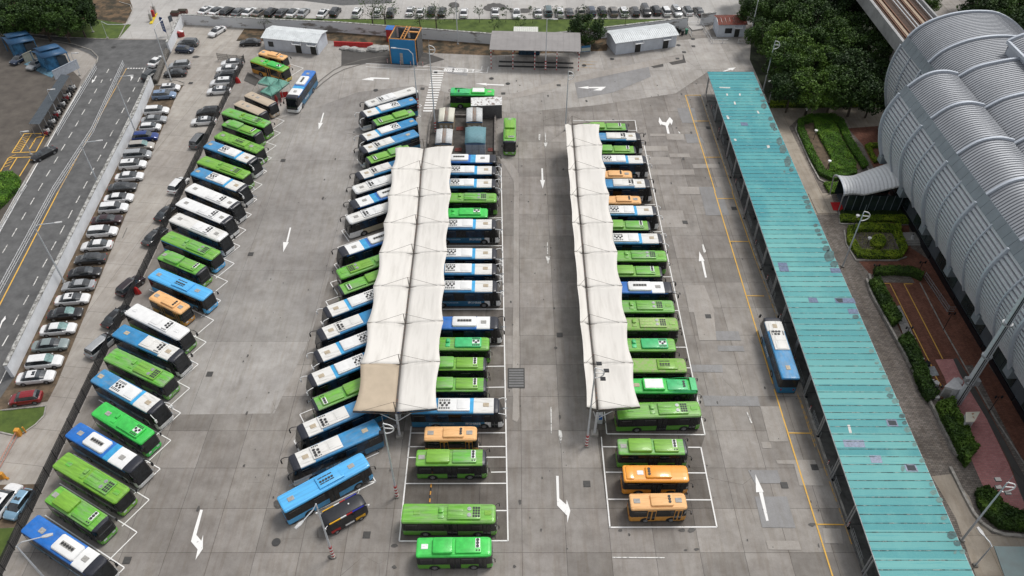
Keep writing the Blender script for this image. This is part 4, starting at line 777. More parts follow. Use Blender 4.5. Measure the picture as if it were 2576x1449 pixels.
# black tourist minibus
def tourist():
    f = G('k4', 1085, 607, 2.6); r = G('k4', 640, 850, 2.6); d = f-r; h = math.atan2(d.y, d.x); c = (f+r)/2; c.z = 0; L = d.length+.3
    t = thing('shuttle_minibus', c, h, 'small black shuttle minibus with red, yellow and blue side trim', 'minibus')
    m_bk = pm('shuttle_black', (.018, .019, .024), .4, var=.2); m_rd = pm('shuttle_red', (.4, .01, .012), .3); m_yl = pm('shuttle_yellow', (.8, .42, .01), .3); m_bu = pm('shuttle_blue', (.01, .02, .35), .3)
    hw = 1.05
    def rg(x, ins, top):
        q = [(hw-.05-ins, .3), (hw-ins, .7), (hw-ins, 1.1), (hw-.1-ins, 2.25+top), (hw-.22-ins, 2.5+top), (hw-.55-ins, 2.6+top)]
        return [(x, -y, z) for y, z in q]+[(x, y, z) for y, z in q[::-1]]
    rs = [rg(-L/2, .22, -.25), rg(-L/2+.25, .06, -.08), rg(-L/2+.7, 0, 0), rg(L/2-.7, 0, 0), rg(L/2-.25, .06, -.08), rg(L/2, .22, -.25)]
    mb = MB(); mb.loft(rs); mb.build('body', m_bk, t, smooth=.5)
    for s in (-1, 1):
        for a, b, m in ((-L/2+.5, -.7, m_yl), (-.7, .0, m_wht), (0, .75, m_rd), (.75, L/2-.4, m_bu)):
            p = MB(); p.box(a, b, s*(hw-.1)-.05, s*(hw-.1)+.05, 2.32, 2.48); p.build('roof_trim', m, t)
        for a, b, m in ((-L/2+.45, -1.0, m_rd), (.9, L/2-.45, m_yl), (-.4, .7, m_wht)):
            p = MB(); p.box(a, b, s*hw-.02, s*hw+.02, .55, 1.0 if m is not m_wht else .85); p.build('side_panel', m, t)
        for x in (-L/2+1.05, L/2-1.05): wheel(t, x, s*(hw+.03), .34, s)
        for x0, x1 in ((-L/2+.6, -.9), (-.8, .8), (.9, L/2-.6)):
            p = MB(); p.add([(x0, s*(hw+.004), 1.15), (x1, s*(hw+.004), 1.15), (x1, s*(hw-.075), 2.2), (x0, s*(hw-.075), 2.2)], [(0, 1, 2, 3) if s < 0 else (3, 2, 1, 0)]); p.build('side_window', m_glass, t)
        for x, e in ((-L/2, -1), (L/2, 1)):
            p = MB(); p.tube((x-e*.25, s*(hw-.15), 2.3), (x+e*.1, s*(hw+.12), 2.45), .03); p.bbox(x+min(0, e*.22), x+max(0, e*.22), s*(hw+.14)-.07, s*(hw+.14)+.07, 2.25, 2.5, .03); p.build('mirror', m_wht, t)
    p = MB(); p.tube((.8, .1, 2.58), (.8, .1, 2.7), .09); p.build('roof_dome', m_wht, t)
tourist()
# ================================================================ cars
CC = {'white': (.74, .74, .74), 'black': (.012, .012, .014), 'silver': (.36, .37, .38), 'grey': (.13, .135, .14), 'darkgrey': (.045, .047, .05), 'navy': (.02, .035, .07), 'blue': (.012, .04, .2), 'lightblue': (.19, .27, .40), 'paleblue': (.22, .38, .52),
      'maroon': (.035, .012, .016), 'red': (.22, .006, .012), 'champagne': (.42, .39, .35), 'greengrey': (.24, .29, .29), 'teal': (.07, .12, .13), 'plum': (.022, .012, .016), 'bronze': (.17, .15, .13)}
def car_paint(c): return pm('car_paint_'+c, CC[c], .22, var=.08, scale=1.5, coat=.6, metal=.0 if c in ('white', 'red') else .15)
m_cg = pm('car_glass', (.035, .042, .048), .07, var=.5, scale=.9, spec=.9, rnd=.6, coat=.4); m_cgl = pm('car_glass_sunshade', (.20, .32, .31), .2, var=.3)
# per style: length, half width, profile (x fraction, hood z, roof z or None, half width factor)
ST = {'sedan': (4.75, .92, .74, 1.44, [-.5, -.485, -.44, -.34, -.20, -.08, .08, .27, .40, .47, .5], [.78, .88, .93, .94, None, None, None, .90, .82, .74, .62], (-.36, -.19, .06, .28)),
      'suv': (4.65, .94, .86, 1.68, [-.5, -.485, -.46, -.40, -.20, -.05, .10, .26, .40, .47, .5], [.9, 1.0, 1.02, 1.03, None, None, None, 1.02, .95, .86, .72], (-.47, -.38, .10, .27)),
      'hatch': (3.95, .86, .8, 1.5, [-.5, -.485, -.46, -.38, -.20, -.05, .10, .28, .40, .47, .5], [.85, .92, .94, .95, None, None, None, .93, .85, .76, .65], (-.46, -.34, .10, .30)),
      'mpv': (4.9, .95, .88, 1.72, [-.5, -.485, -.47, -.42, -.20, -.05, .16, .32, .42, .47, .5], [.95, 1.02, 1.05, 1.05, None, None, None, 1.0, .92, .84, .72], (-.475, -.42, .15, .35))}
def make_car(style, col, roofm=None, shade=False, sunroof=True):
    L, hw, belt, H, _, _, (g0, g1, g2, g3) = ST[style]
    t = thing('parked_car', label='x', cat='car'); pt = car_paint(col)
    sub = {'sedan': 'sedan'}.get(style, style)
    xs = sorted(set([-.5, -.485, -.45, -.40, g0, (g0+g1)/2, g1, g1+.03, (g1+g2)/2, g2-.03, g2, (g2+g3)/2, g3, .34, .40, .45, .485, .5]))
    hb = {'sedan': .93, 'suv': 1.02, 'hatch': .95, 'mpv': 1.05}[style]
    def hood(f):     # height of bonnet / boot lid / belt
        if f < g0: return hb-.02-.28*max(0, (-.45-f)/.05)**2*.3
        if f <= g3: return hb
        return hb-.02-(hb-.66)*((f-g3)/(.5-g3))**2.2
    def roofz(f):
        if f <= g0 or f >= g3: return None
        if f < g1: k = (f-g0)/(g1-g0); return hb+(H-.03-hb)*math.sin(k*math.pi/2)**.9
        if f > g2: k = (g3-f)/(g3-g2); return hb+(H-.02-hb)*math.sin(k*math.pi/2)**.95
        k = (f-g1)/(g2-g1); return H-.03+.03*math.sin(k*math.pi)
    def wid(f):
        e = max(0, abs(f)-.36)/.14; return hw*(1-.16*e**2.4)
    rings = []
    for f in xs:
        x = f*L; w = wid(f); hz = hood(f); rz = roofz(f); e = max(0, abs(f)-.47)/.03
        lo = .24+.1*e
        if rz is None: q = [(w-.06, lo), (w, .42), (w, hz-.2), (w-.05, hz-.04), (w-.16, hz), (w-.35, hz+.015), (w*.4, hz+.03)]
        else:
            k = (rz-hb)/(H-hb); q = [(w-.06, lo), (w, .42), (w, hb-.2), (w-.04, hb-.04), (w-.08, hb), (w-.08-.20*k, rz-.06*k), (w-.16-.26*k, rz+.0)]
        mid = hz+.035 if rz is None else rz+.03
        r = [(x, -y, z) for y, z in q]+[(x, 0, mid)]+[(x, y, z) for y, z in q[::-1]]; rings.append(r)
    B, Rf, F, Bk, Sl, Sr = MB(), MB(), MB(), MB(), MB(), MB()
    n = len(rings[0])
    for k in range(len(xs)-1):
        fm = (xs[k]+xs[k+1])/2
        for i in range(n-1):
            lv = i if i < n//2 else n-2-i
            vs = [rings[k][i], rings[k][i+1], rings[k+1][i+1], rings[k+1][i]]; fc = [(3, 2, 1, 0)]
            if lv == 4 and g0 < fm < g3: ((Sl if i < n//2 else Sr) if g0+.015 < fm < g3-.01 else B).add(vs, fc)
            elif lv >= 5 and g0 < fm < g1: Bk.add(vs, fc)
            elif lv >= 5 and g2 < fm < g3: F.add(vs, fc)
            elif lv >= 5 and g1 < fm < g2: Rf.add(vs, fc)
            else: B.add(vs, fc)
    for r, o in ((rings[0], 1), (rings[-1], 0)): B.add(r, [tuple(range(n)) if o else tuple(range(n-1, -1, -1))])
    for f in (-.31, .31):
        for s in (-1, 1):
            x = f*L; rr = .36; ap = [(x+rr*math.cos(a*math.pi/8), s*(wid(f)+.003), .33+rr*math.sin(a*math.pi/8)) for a in range(9)]+[(x-rr, s*(wid(f)+.003), .25), (x+rr, s*(wid(f)+.003), .25)]
            B.add(ap, [tuple(range(11)) if s < 0 else tuple(range(10, -1, -1))], 1)
    B.build('body', [pt, m_tyre], t, smooth=.6); Rf.build('roof', roofm or pt, t, smooth=.6)
    F.build('windscreen', m_cgl if shade else m_cg, t, smooth=.6); Bk.build('rear_window', m_cg, t, smooth=.6); Sl.build('side_window', m_cg, t, smooth=.6); Sr.build('side_window', m_cg, t, smooth=.6)
    if sunroof and roofm is None:
        p = MB(); x = (g1+g2)/2*L; p.bbox(x+.05, x+.5, -.36, .36, H-.01, H+.022, .03); p.build('sunroof', m_cg, t)
    for f in (-.31, .31):
        for s in (-1, 1): wheel(t, f*L, s*(wid(f)+.012), .33, s, .2)
    for s in (-1, 1):
        p = MB(); z = hood(.47); p.box(L*.455, L*.488, s*hw*.66-.17, s*hw*.66+.17, .58, .70); p.build('headlight', m_lamp, t)
        p = MB(); p.box(-L*.5-.01, -L*.48, s*hw*.68-.16, s*hw*.68+.14, .72, .86); p.build('tail_light', m_tail, t)
        p = MB(); x = g3*L-.35; p.bbox(x-.06, x+.1, s*(hw+.08)-.09, s*(hw+.08)+.09, hb-.02, hb+.12, .03); p.build('mirror', pt, t)
    return t
CARS = {}
def put_car(style, col, key, x, y, hd, label, group=None, roof=None, shade=False, z=0.):
    sr = (int(x)+int(y)) % 5 < 2; k = (style, col, roof, shade, sr); c = G(key, x, y, .65); c.z = z
    if k not in CARS:
        o = make_car(style, col, {'black': m_cg}.get(roof), shade, sr); CARS[k] = o; index_kids(); o.location = c; o.rotation_euler = (0, 0, R(hd))
    else: o = dup(CARS[k], c, R(hd))
    o['label'] = label; o['category'] = 'car'
    if group: o['group'] = group
    return o
SN = {'sedan': 'sedan', 'suv': 'SUV', 'hatch': 'hatchback', 'mpv': 'minivan'}
CN = {'darkgrey': 'dark grey', 'lightblue': 'light blue', 'paleblue': 'pale blue', 'greengrey': 'grey-green', 'teal': 'teal grey'}
def row(items, where, group, hd):
    n = len(items)
    for i, it in enumerate(items):
        st, col, key, x, y = it[:5]; kw = it[5] if len(it) > 5 else {}; h = kw.pop('h', hd); near = i >= n/2
        a = {'left': ('left', 'right'), 'far': ('far', 'near')}['left' if 'back' in where or 'lawn' in where else 'far']
        lb = '%s %s, %s car from the %s end of the %s' % (CN.get(col, col), SN[st], ORD[n-1-i] if near else ORD[i], a[1] if near else a[0], where)
        put_car(st, col, key, x, y, h, lb, group, **kw)
row([('hatch', 'white', '00', 1283, 662), ('suv', 'lightblue', '00', 1238, 718), ('suv', 'white', '00', 1182, 836), ('sedan', 'silver', '00', 1162, 902, {'roof': None}), ('hatch', 'white', '00', 1133, 960), ('suv', 'blue', '00', 1097, 1031), ('suv', 'champagne', '00', 1065, 1103, {'shade': True}),
     ('mpv', 'silver', '00', 1037, 1170), ('suv', 'white', '00', 1003, 1243), ('sedan', 'white', '00', 977, 1331), ('sedan', 'darkgrey', '00', 925, 1411), ('sedan', 'white', '01', 897, 45), ('suv', 'white', '01', 857, 121), ('sedan', 'maroon', '01', 808, 209), ('suv', 'white', '01', 773, 300),
     ('sedan', 'white', '01', 730, 402, {'h': 187}), ('sedan', 'darkgrey', '01', 683, 502, {'h': 187}), ('sedan', 'black', '01', 640, 607), ('sedan', 'silver', '01', 593, 705, {'h': 187}), ('sedan', 'white', '01', 547, 808), ('sedan', 'black', '01', 492, 916, {'shade': True}), ('sedan', 'white', '01', 440, 1033, {'shade': True}),
     ('sedan', 'greengrey', '01', 380, 1153), ('suv', 'white', '01', 335, 1282, {'shade': True}), ('sedan', 'white', '01', 270, 1396)], 'row along the white wall', 'cars parked nose out along the white wall', 8)
put_car('hatch', 'red', '02', 193, 105, 190, 'small red hatchback at the near end of the wall row')
put_car('suv', 'white', '02', 30, 880, 78, 'white SUV cut by the left edge beside the pale blue hatchback'); put_car('hatch', 'paleblue', '02', 145, 905, 258, 'small pale blue hatchback on the soil beside the black fence')
row([('sedan', 'white', 'gt', 1285, 893), ('sedan', 'white', 'gt', 1222, 985), ('suv', 'black', 'gt', 1190, 1080), ('suv', 'white', 'gt', 1130, 1175), ('sedan', 'white', 'gt', 1095, 1290)], 'short row by the fence corner', 'cars parked tail to the fence corner', 188)
for st, c, k, x, y, h, lb in [('sedan', 'white', '00', 1637, 234, 245, 'white sedan alone in the far corner of the car park'), ('suv', 'grey', '00', 1420, 322, 178, 'grey SUV at the far end beside the red oil drum'), ('hatch', 'navy', '00', 1393, 372, -6, 'dark blue hatchback in front of the grey SUV'),
                              ('suv', 'silver', '00', 1355, 493, 190, 'silver SUV next to the lamp post island'), ('sedan', 'black', '00', 1323, 550, 186, 'black sedan with pale cover on its tail by lamp post'), ('sedan', 'white', '00', 1184, 460, 72, 'white sedan on the road beside the gabion roll'),
                              ('suv', 'darkgrey', '00', 1140, 562, 73, 'dark grey SUV on the road beside the wall end'), ('sedan', 'black', '00', 1890, 318, 184, 'black sedan beside the white roofed shed'), ('suv', 'black', '00', 1573, 843, 187, 'black SUV backed onto the black fence, farther of two'),
                              ('sedan', 'white', '00', 1537, 913, 188, 'white sedan backed onto the fence beside the black SUV'), ('mpv', 'grey', '00', 1500, 1058, 80, 'grey minivan parked along the fence'), ('suv', 'white', '00', 1348, 1395, 76, 'white SUV parked along the black fence'),
                              ('sedan', 'black', '01', 1258, 153, 68, 'black sedan parked along the fence beside white coaches'), ('sedan', 'darkgrey', '01', 1168, 332, 68, 'dark grey sedan along the fence beside the blue-bodied bus'), ('suv', 'plum', '01', 985, 707, 66, 'dark plum SUV along the fence with open boot'),
                              ('sedan', 'black', '01', 880, 937, 66, 'black sedan along the fence behind the white and green coach'), ('mpv', 'silver', '01', 770, 1153, 64, 'silver minivan along the fence, nearest of that line'), ('sedan', 'black', '00', 330, 1158, 237, 'black sedan driving along the kerb of the left road'),
                              ('sedan', 'navy', 'bt', 285, 470, 250, 'dark car parked between the two blue-roofed booths'), ('sedan', 'silver', 'bt', 520, 545, 250, 'silver car beside the nearer blue-roofed booth')]: put_car(st, c, k, x, y, h, lb)
TOP = [('sedan', 'white', '00', 1555, 75, 66), ('sedan', 'white', '00', 1637, 80, 68, 'black'), ('suv', 'black', '00', 1717, 85, 70), ('sedan', 'grey', '00', 1800, 88, 72), ('sedan', 'white', '00', 1880, 87, 72), ('sedan', 'bronze', '00', 1958, 90, 68), ('suv', 'black', '00', 2047, 92, 74), ('sedan', 'darkgrey', '00', 2127, 92, 75),
       ('sedan', 'white', '00', 2210, 92, 76, 'black'), ('sedan', 'silver', '00', 2290, 92, 77), ('sedan', 'white', '00', 2437, 98, 78), ('suv', 'black', '00', 2530, 88, 82), ('suv', 'white', '10', 122, 93, 82), ('hatch', 'white', '10', 277, 90, 85), ('suv', 'darkgrey', '10', 375, 92, 86), ('sedan', 'white', '10', 520, 80, 88), ('sedan', 'white', '10', 597, 88, 88),
       ('suv', 'black', '10', 680, 83, 88), ('sedan', 'black', '10', 760, 85, 88), ('sedan', 'white', '10', 925, 93, 90), ('sedan', 'white', '10', 1163, 88, 90), ('sedan', 'white', '10', 1323, 97, -90), ('sedan', 'white', '10', 1485, 91, 92), ('mpv', 'teal', '10', 1562, 82, 92), ('suv', 'white', '10', 1648, 92, 92), ('sedan', 'darkgrey', '10', 1722, 90, 93, 'black'), ('suv', 'champagne', '10', 1808, 83, 94), ('suv', 'navy', '10', 1887, 82, 94),
       ('suv', 'black', '10', 1968, 82, 95), ('suv', 'bronze', '10', 2050, 85, 95), ('suv', 'white', '10', 2128, 87, 96), ('suv', 'black', '10', 2213, 85, 96), ('mpv', 'black', '10', 2297, 80, -84), ('suv', 'black', '10', 2372, 76, 97), ('suv', 'white', '10', 2447, 82, 97), ('suv', 'silver', '10', 2530, 85, -82), ('suv', 'white', '20', 35, 80, 98, 'black'), ('sedan', 'black', '20', 122, 83, 98)]
row([(a, b, c, d, e, {'h': f, **({'roof': g[0]} if g else {})}) for a, b, c, d, e, f, *g in TOP], 'back row above the lawn', 'cars parked in the back row behind the lawn', 90)
# ================================================================ canopies
m_mem = pm('membrane_cream', (.70, .672, .628), .7, var=.06, scale=.5, stretch=(3, .4, 1), col2=(.60, .572, .528), edge=(.3, .55)); m_memb = pm('membrane_beige', (.47, .385, .285), .75, var=.05, scale=.8)
m_rust = pm('weathered_steel', (.09, .08, .072), .7, scale=4, col2=(.20, .085, .045), edge=(.36, .42)); m_steel = pm('grey_steel', (.35, .36, .37), .45, metal=.3, var=.15); m_wsteel = pm('white_steel', (.62, .63, .64), .4, var=.1)
m_redp = pm('red_paint', (.42, .02, .02), .5); m_bluep = pm('charger_blue', (.02, .14, .45), .4)
def lerp(a, b, t): return a+(b-a)*t
def membrane(seams, label, name, special=None, zr=5.0, zl=5.7, zrr=5.7, scL=.36, scR=.36):
    """seams: far to near, each (left, ridge, right) as survey readings"""
    root = thing(name, (0, 0, 0), 0, label, 'canopy')
    pts = [(G(*a, z=zl), G(*b, z=zr), G(*c, z=zrr)) for a, b, c in seams]
    o0 = pts[-1][1].copy(); o0.z = 0; root.location = o0
    pts = [tuple(p-o0 for p in t) for t in pts]
    for k in range(len(pts)-1):
        A, B = pts[k], pts[k+1]
        for side, sc in ((0, scL), (2, scR)):
            mb = MB(); nu, nv = 12, 8; sgn = -1 if side == 0 else 1
            for i in range(nu+1):
                u = i/nu; rd = lerp(A[1], B[1], u); ed = lerp(A[side], B[side], u); s = math.sin(math.pi*u)
                rd = rd+Vector((sgn*.12, 0, .02)); ed = ed-Vector((sgn*sc*s, 0, .22*s))
                for j in range(nv+1):
                    v = j/nv; p = lerp(rd, ed, v); p = p+Vector((0, 0, .16*math.sin(math.pi*v)*(1-s)-.10*s*math.sin(math.pi*v))); mb.v.append(tuple(p))
            for i in range(nu):
                for j in range(nv):
                    a = i*(nv+1)+j; q = (a, a+1, a+nv+2, a+nv+1); mb.f.append(q if side == 0 else q[::-1]); mb.m.append(0)
            m = m_memb if special == (k, side) else m_mem
            o = mb.build('membrane_panel', m, root, smooth=1.2); md = o.modifiers.new('thick', 'SOLIDIFY'); md.thickness = .03; md.offset = -1
            if special == (k, side): o['label'] = 'beige membrane panel, darker than the rest'
    g = MB()
    for A, B in zip(pts, pts[1:]):
        g.tube(A[1]+Vector((0, 0, .03)), B[1]+Vector((0, 0, .03)), .1, 6)
    g.build('ridge_gutter', m_rust, root)
    for k, (l, r, e) in enumerate(pts):
        c = MB(); c.tube(r+Vector((0, 0, .06)), l+Vector((0, 0, .04)), .035, 6); c.tube(r+Vector((0, 0, .06)), e+Vector((0, 0, .04)), .035, 6)
        c.tube(r+Vector((0, 0, -.35)), l+Vector((0, 0, -.15)), .09, 6); c.tube(r+Vector((0, 0, -.35)), e+Vector((0, 0, -.15)), .09, 6); c.build('cross_beam', m_rust, root)
        m = MB(); top = r+Vector((-.12, .1, 1.9)); m.tube(r, top, .075, 6, r2=.05); m.build('mast', m_rust, root)
        for q in (l, e):
            w = MB(); w.tube(top, lerp(r, q, .78)+Vector((0, 0, .1)), .022, 5); w.build('stay_cable', m_rust, root)
        p = MB(); b = Vector((r.x, r.y, 0)); p.tube(b, r-Vector((0, 0, .3)), .16, 10); p.tube(b+Vector((.0, 0, 3.2)), lerp(r, e, .4)-Vector((0, 0, .25)), .06, 6); p.tube(b+Vector((.0, 0, 3.2)), lerp(r, l, .4)-Vector((0, 0, .25)), .06, 6)
        p.bbox(b.x-.45, b.x+.45, b.y-.45, b.y+.45, 0, .45, .06, 1); p.build('column', [m_wsteel, M_kerb], root)
    return root, pts
membrane([(('10', 405, 1113), ('10', 625, 1120), ('10', 850, 1101)), (('10', 375, 1276), ('10', 601, 1285), ('10', 833, 1268)), (('11', 350, 25), ('11', 588, 38), ('11', 830, 15)), (('11', 318, 232), ('11', 570, 245), ('11', 815, 228)),
          (('11', 284, 458), ('11', 545, 468), ('11', 800, 450)), (('11', 240, 710), ('11', 515, 721), ('11', 783, 705)), (('11', 194, 988), ('11', 483, 996), ('11', 770, 973)), (('11', 143, 1298), ('11', 446, 1302), ('11', 746, 1280)), (('12', 85, 205), ('12', 412, 214), ('12', 722, 187))],
         'long cream butterfly membrane canopy with one beige panel between the bus rows', 'membrane_canopy', special=(7, 0))
membrane([(('10', 1687, 938), ('10', 1742, 945), ('10', 1950, 937)), (('10', 1700, 1106), ('10', 1757, 1112), ('10', 1972, 1095)), (('10', 1713, 1282), ('10', 1771, 1286), ('10', 1997, 1272)), (('11', 1727, 22), ('11', 1785, 36), ('11', 2023, 15)), (('11', 1742, 230), ('11', 1806, 245), ('11', 2053, 231)),
          (('11', 1760, 450), ('11', 1826, 468), ('11', 2085, 452)), (('11', 1780, 706), ('11', 1849, 722), ('11', 2121, 708)), (('11', 1802, 982), ('11', 1874, 1000), ('11', 2160, 985)), (('11', 1830, 1290), ('11', 1906, 1303), ('11', 2205, 1290)), (('12', 1853, 175), ('12', 1933, 197), ('12', 2256, 173))],
         'narrower white membrane canopy over the tails of the right-hand bus row', 'membrane_canopy', zl=6.3, scL=.15)
# chargers at the near canopy columns
for k, x, y, lb in [('12', 437, 250, 'blue and white charging cabinet beside the near column of the cream canopy'), ('12', 1950, 290, 'blue and white charging cabinet at the near column of the white canopy')]:
    c = G(k, x, y); t = thing('charging_cabinet', c, 0, lb, 'charger'); p = MB(); p.bbox(-.3, .3, -.25, .25, 0, 1.9, .04); p.build('cabinet', m_wsteel, t); p = MB(); p.box(-.22, .22, -.262, -.25, .9, 1.75); p.build('blue_front', m_bluep, t); p = MB(); p.tube((.3, 0, 1.3), (.75, -.2, .3), .03, 5); p.tube((.75, -.2, .3), (.35, -.3, .05), .03, 5); p.build('cable', m_blk, t)

# ---- turquoise boarding canopy
def teal_mat():
    m = bpy.data.materials.new('turquoise_roof_sheet'); m.use_nodes = True; nt = m.node_tree; b = nt.nodes['Principled BSDF']; L = nt.links.new
    tc = N(nt, 'ShaderNodeTexCoord'); br = N(nt, 'ShaderNodeTexBrick', offset=0.); mp = N(nt, 'ShaderNodeMapping'); L(tc.outputs['Object'], mp.inputs[0]); L(mp.outputs[0], br.inputs['Vector'])
    br.inputs['Scale'].default_value = 1; br.inputs['Brick Width'].default_value = 60; br.inputs['Row Height'].default_value = PAN; br.inputs['Mortar Size'].default_value = 0
    br.inputs['Color1'].default_value = (.062, .28, .30, 1); br.inputs['Color2'].default_value = (.145, .40, .39, 1); mp.inputs['Location'].default_value = (20, 0, 0)
    b2 = N(nt, 'ShaderNodeTexBrick', offset=0.); L(mp.outputs[0], b2.inputs['Vector']); b2.inputs['Scale'].default_value = 1; b2.inputs['Brick Width'].default_value = 60; b2.inputs['Row Height'].default_value = PAN; b2.inputs['Mortar Size'].default_value = 0
    b2.inputs['Color1'].default_value = (.035, .235, .275, 1); b2.inputs['Color2'].default_value = (.06, .305, .33, 1)
    sx = N(nt, 'ShaderNodeSeparateXYZ'); L(tc.outputs['Object'], sx.inputs[0]); gt_ = N(nt, 'ShaderNodeMath', operation='GREATER_THAN'); L(sx.outputs['Y'], gt_.inputs[0]); gt_.inputs[1].default_value = -49.5
    mb_ = N(nt, 'ShaderNodeMix', data_type='RGBA'); L(gt_.outputs[0], mb_.inputs[0]); L(br.outputs[0], mb_.inputs[6]); L(b2.outputs[0], mb_.inputs[7])
    def mixn(a, scale, st, lo, hi, c, det=6., mask=None):
        m2 = N(nt, 'ShaderNodeMapping'); m2.inputs['Scale'].default_value = st; L(tc.outputs['Object'], m2.inputs[0]); n = N(nt, 'ShaderNodeTexNoise', i_Scale=scale, i_Detail=det, i_Roughness=.65); L(m2.outputs[0], n.inputs['Vector'])
        r = N(nt, 'ShaderNodeValToRGB'); L(n.outputs[0], r.inputs[0]); r.color_ramp.elements[0].position = lo; r.color_ramp.elements[1].position = hi; r.color_ramp.elements[0].color = (0, 0, 0, 1); r.color_ramp.elements[1].color = (1, 1, 1, 1)
        x = N(nt, 'ShaderNodeMix', data_type='RGBA'); L(r.outputs[0], x.inputs[0]); L(a, x.inputs[6]); x.inputs[7].default_value = (*c, 1); return x.outputs[2]
    o = mixn(mb_.outputs[2], .12, (1, .5, 1), .52, .85, (.17, .46, .43)); o = mixn(o, 1.6, (.12, 2., 1), .55, .8, (.05, .29, .33)); o = mixn(o, 14., (1, 1, 1), .5, .95, (.22, .42, .40)); o = mixn(o, .9, (1, 1, 1), .68, .8, (.13, .27, .28))
    L(o, b.inputs['Base Color']); b.inputs['Roughness'].default_value = .6; b.inputs['Specular IOR Level'].default_value = .25; MATS['turquoise'] = m; return m
PAN = 1.07
def teal():
    zr = 4.6
    A, Bp = G('D', 1779.5, 180.5, zr), G('D', 1895, 181, zr); Cc, D_ = G('D', 2215, 1449, zr), G('D', 2451, 1449, zr)
    dl = (Cc-A).normalized(); nA = A; nC = Cc+dl*9; rB = Bp; rD = D_+(D_-Bp).normalized()*9
    root = thing('boarding_canopy', Vector((A.x, A.y, 0)), 0, 'long turquoise sheet-metal boarding canopy with stained roof panels', 'canopy')
    o = Vector((A.x, A.y, 0)); a, b, c, d = A-o, rB-o, nC-o, rD-o
    ang = math.atan2((c-a).x, -(c-a).y)
    Ln = (c-a).length; n = int(Ln/PAN); mt = teal_mat()
    root.rotation_euler = (0, 0, ang); Mi = Matrix.Rotation(-ang, 3, 'Z'); a, b, c, d = [Mi @ v for v in (a, b, c, d)]
    mb = MB(); sm = MB()
    global TEAL_AT
    def at(t, s): return lerp(lerp(a, c, t), lerp(b, d, t), s)+Vector((0, 0, .0))
    TEAL_AT = (at, root, n)
    for i in range(n):
        t0, t1 = i/n, (i+1)/n-.0003; p = [at(t0, 0), at(t0, 1), at(t1, 1), at(t1, 0)]; zz = .0 if i % 2 else .014
        v = [q+Vector((0, 0, zz)) for q in p]+[q+Vector((0, 0, zz-.05)) for q in p]
        mb.add(v, [(3, 2, 1, 0), (4, 5, 6, 7), (0, 1, 5, 4), (2, 3, 7, 6), (1, 2, 6, 5), (3, 0, 4, 7)])
        q0, q1 = at(t0, 0), at(t0, 1); ns = 14
        rr = random.Random(i)
        for j in range(ns):
            s0, s1 = j/ns, (j+1)/ns; wd = rr.choice([.022, .03, .038, .05]); u, w_ = lerp(q0, q1, s0), lerp(q0, q1, s1)
            sm.add([u+Vector((0, -wd, .03)), w_+Vector((0, -wd, .03)), w_+Vector((0, wd, .03)), u+Vector((0, wd, .03))], [(0, 1, 2, 3)])
    mb.build('roof_sheet', mt, root); sm.build('roof_seam', pm('seam_rust', (.035, .06, .06), .8, scale=2., col2=(.30, .32, .29), edge=(.36, .5)), root)
    f = MB()
    for s in (0, 1): f.tube(at(0, s)-Vector((0, 0, .1)), at(1, s)-Vector((0, 0, .1)), .09, 6)
    for s in (.3, .7): f.tube(at(0, s)-Vector((0, 0, .2)), at(1, s)-Vector((0, 0, .2)), .1, 6)
    f.build('eaves_beam', m_steel, root)
    # columns in pairs along both sides
    ys = [('20', 170, 715), ('20', 230, 915), ('20', 283, 1045), ('20', 325, 1190), ('20', 372, 1335), ('21', 435, 60), ('21', 487, 165), ('21', 540, 375), ('21', 605, 568), ('21', 680, 785), ('21', 757, 1000), ('21', 848, 1262), ('22', 925, 85), ('22', 1028, 395), ('22', 1142, 715), ('22', 1265, 1070), ('22', 1415, 1449)]
    for i, q in enumerate(ys):
        g = Mi @ (G(*q)-o); tt = g.y/c.y
        for s, off in ((0, .35), (1, -.8)):
            e = at(tt, s); p = MB()
            for dd in (0, .42): p.tube((e.x+off+.0, e.y+dd, .1), (e.x+off-.05, e.y+dd, zr-.12), .1, 8)
            p.tube((e.x+off, e.y, 3.2), (e.x+off+(.9 if s == 0 else -.9), e.y, zr-.2), .06, 6); p.build('column', m_steel, root)
    # stains, patches, skylights: real marks on the sheet
    m_st = pm('roof_stain_dark', (.06, .10, .10), .8, scale=2., col2=(.10, .20, .20)); m_sb = pm('roof_stain_brown', (.13, .20, .18), .8, scale=3., col2=(.16, .30, .29), edge=(.3, .7)); m_sk = pm('skylight_patch', (.11, .16, .27), .3, var=.25, scale=3.); m_hole = pm('roof_hole', (.03, .04, .05), .7); m_ws = pm('white_patch', (.62, .62, .58), .7)
    def ov(k, x, y, rx, ry, m, nm='roof_stain', seed=0):
        rr = random.Random(seed); ns = 16; ph = [rr.uniform(.95, 1.3) for _ in range(ns)]; p = MB()
        p.add([Mi @ (G(k, x+rx*ph[i]*math.cos(6.283*i/ns), y+ry*ph[i]*math.sin(6.283*i/ns), zr+.02)-o) for i in range(ns)], [tuple(range(ns-1, -1, -1))]); p.build(nm, m, root)
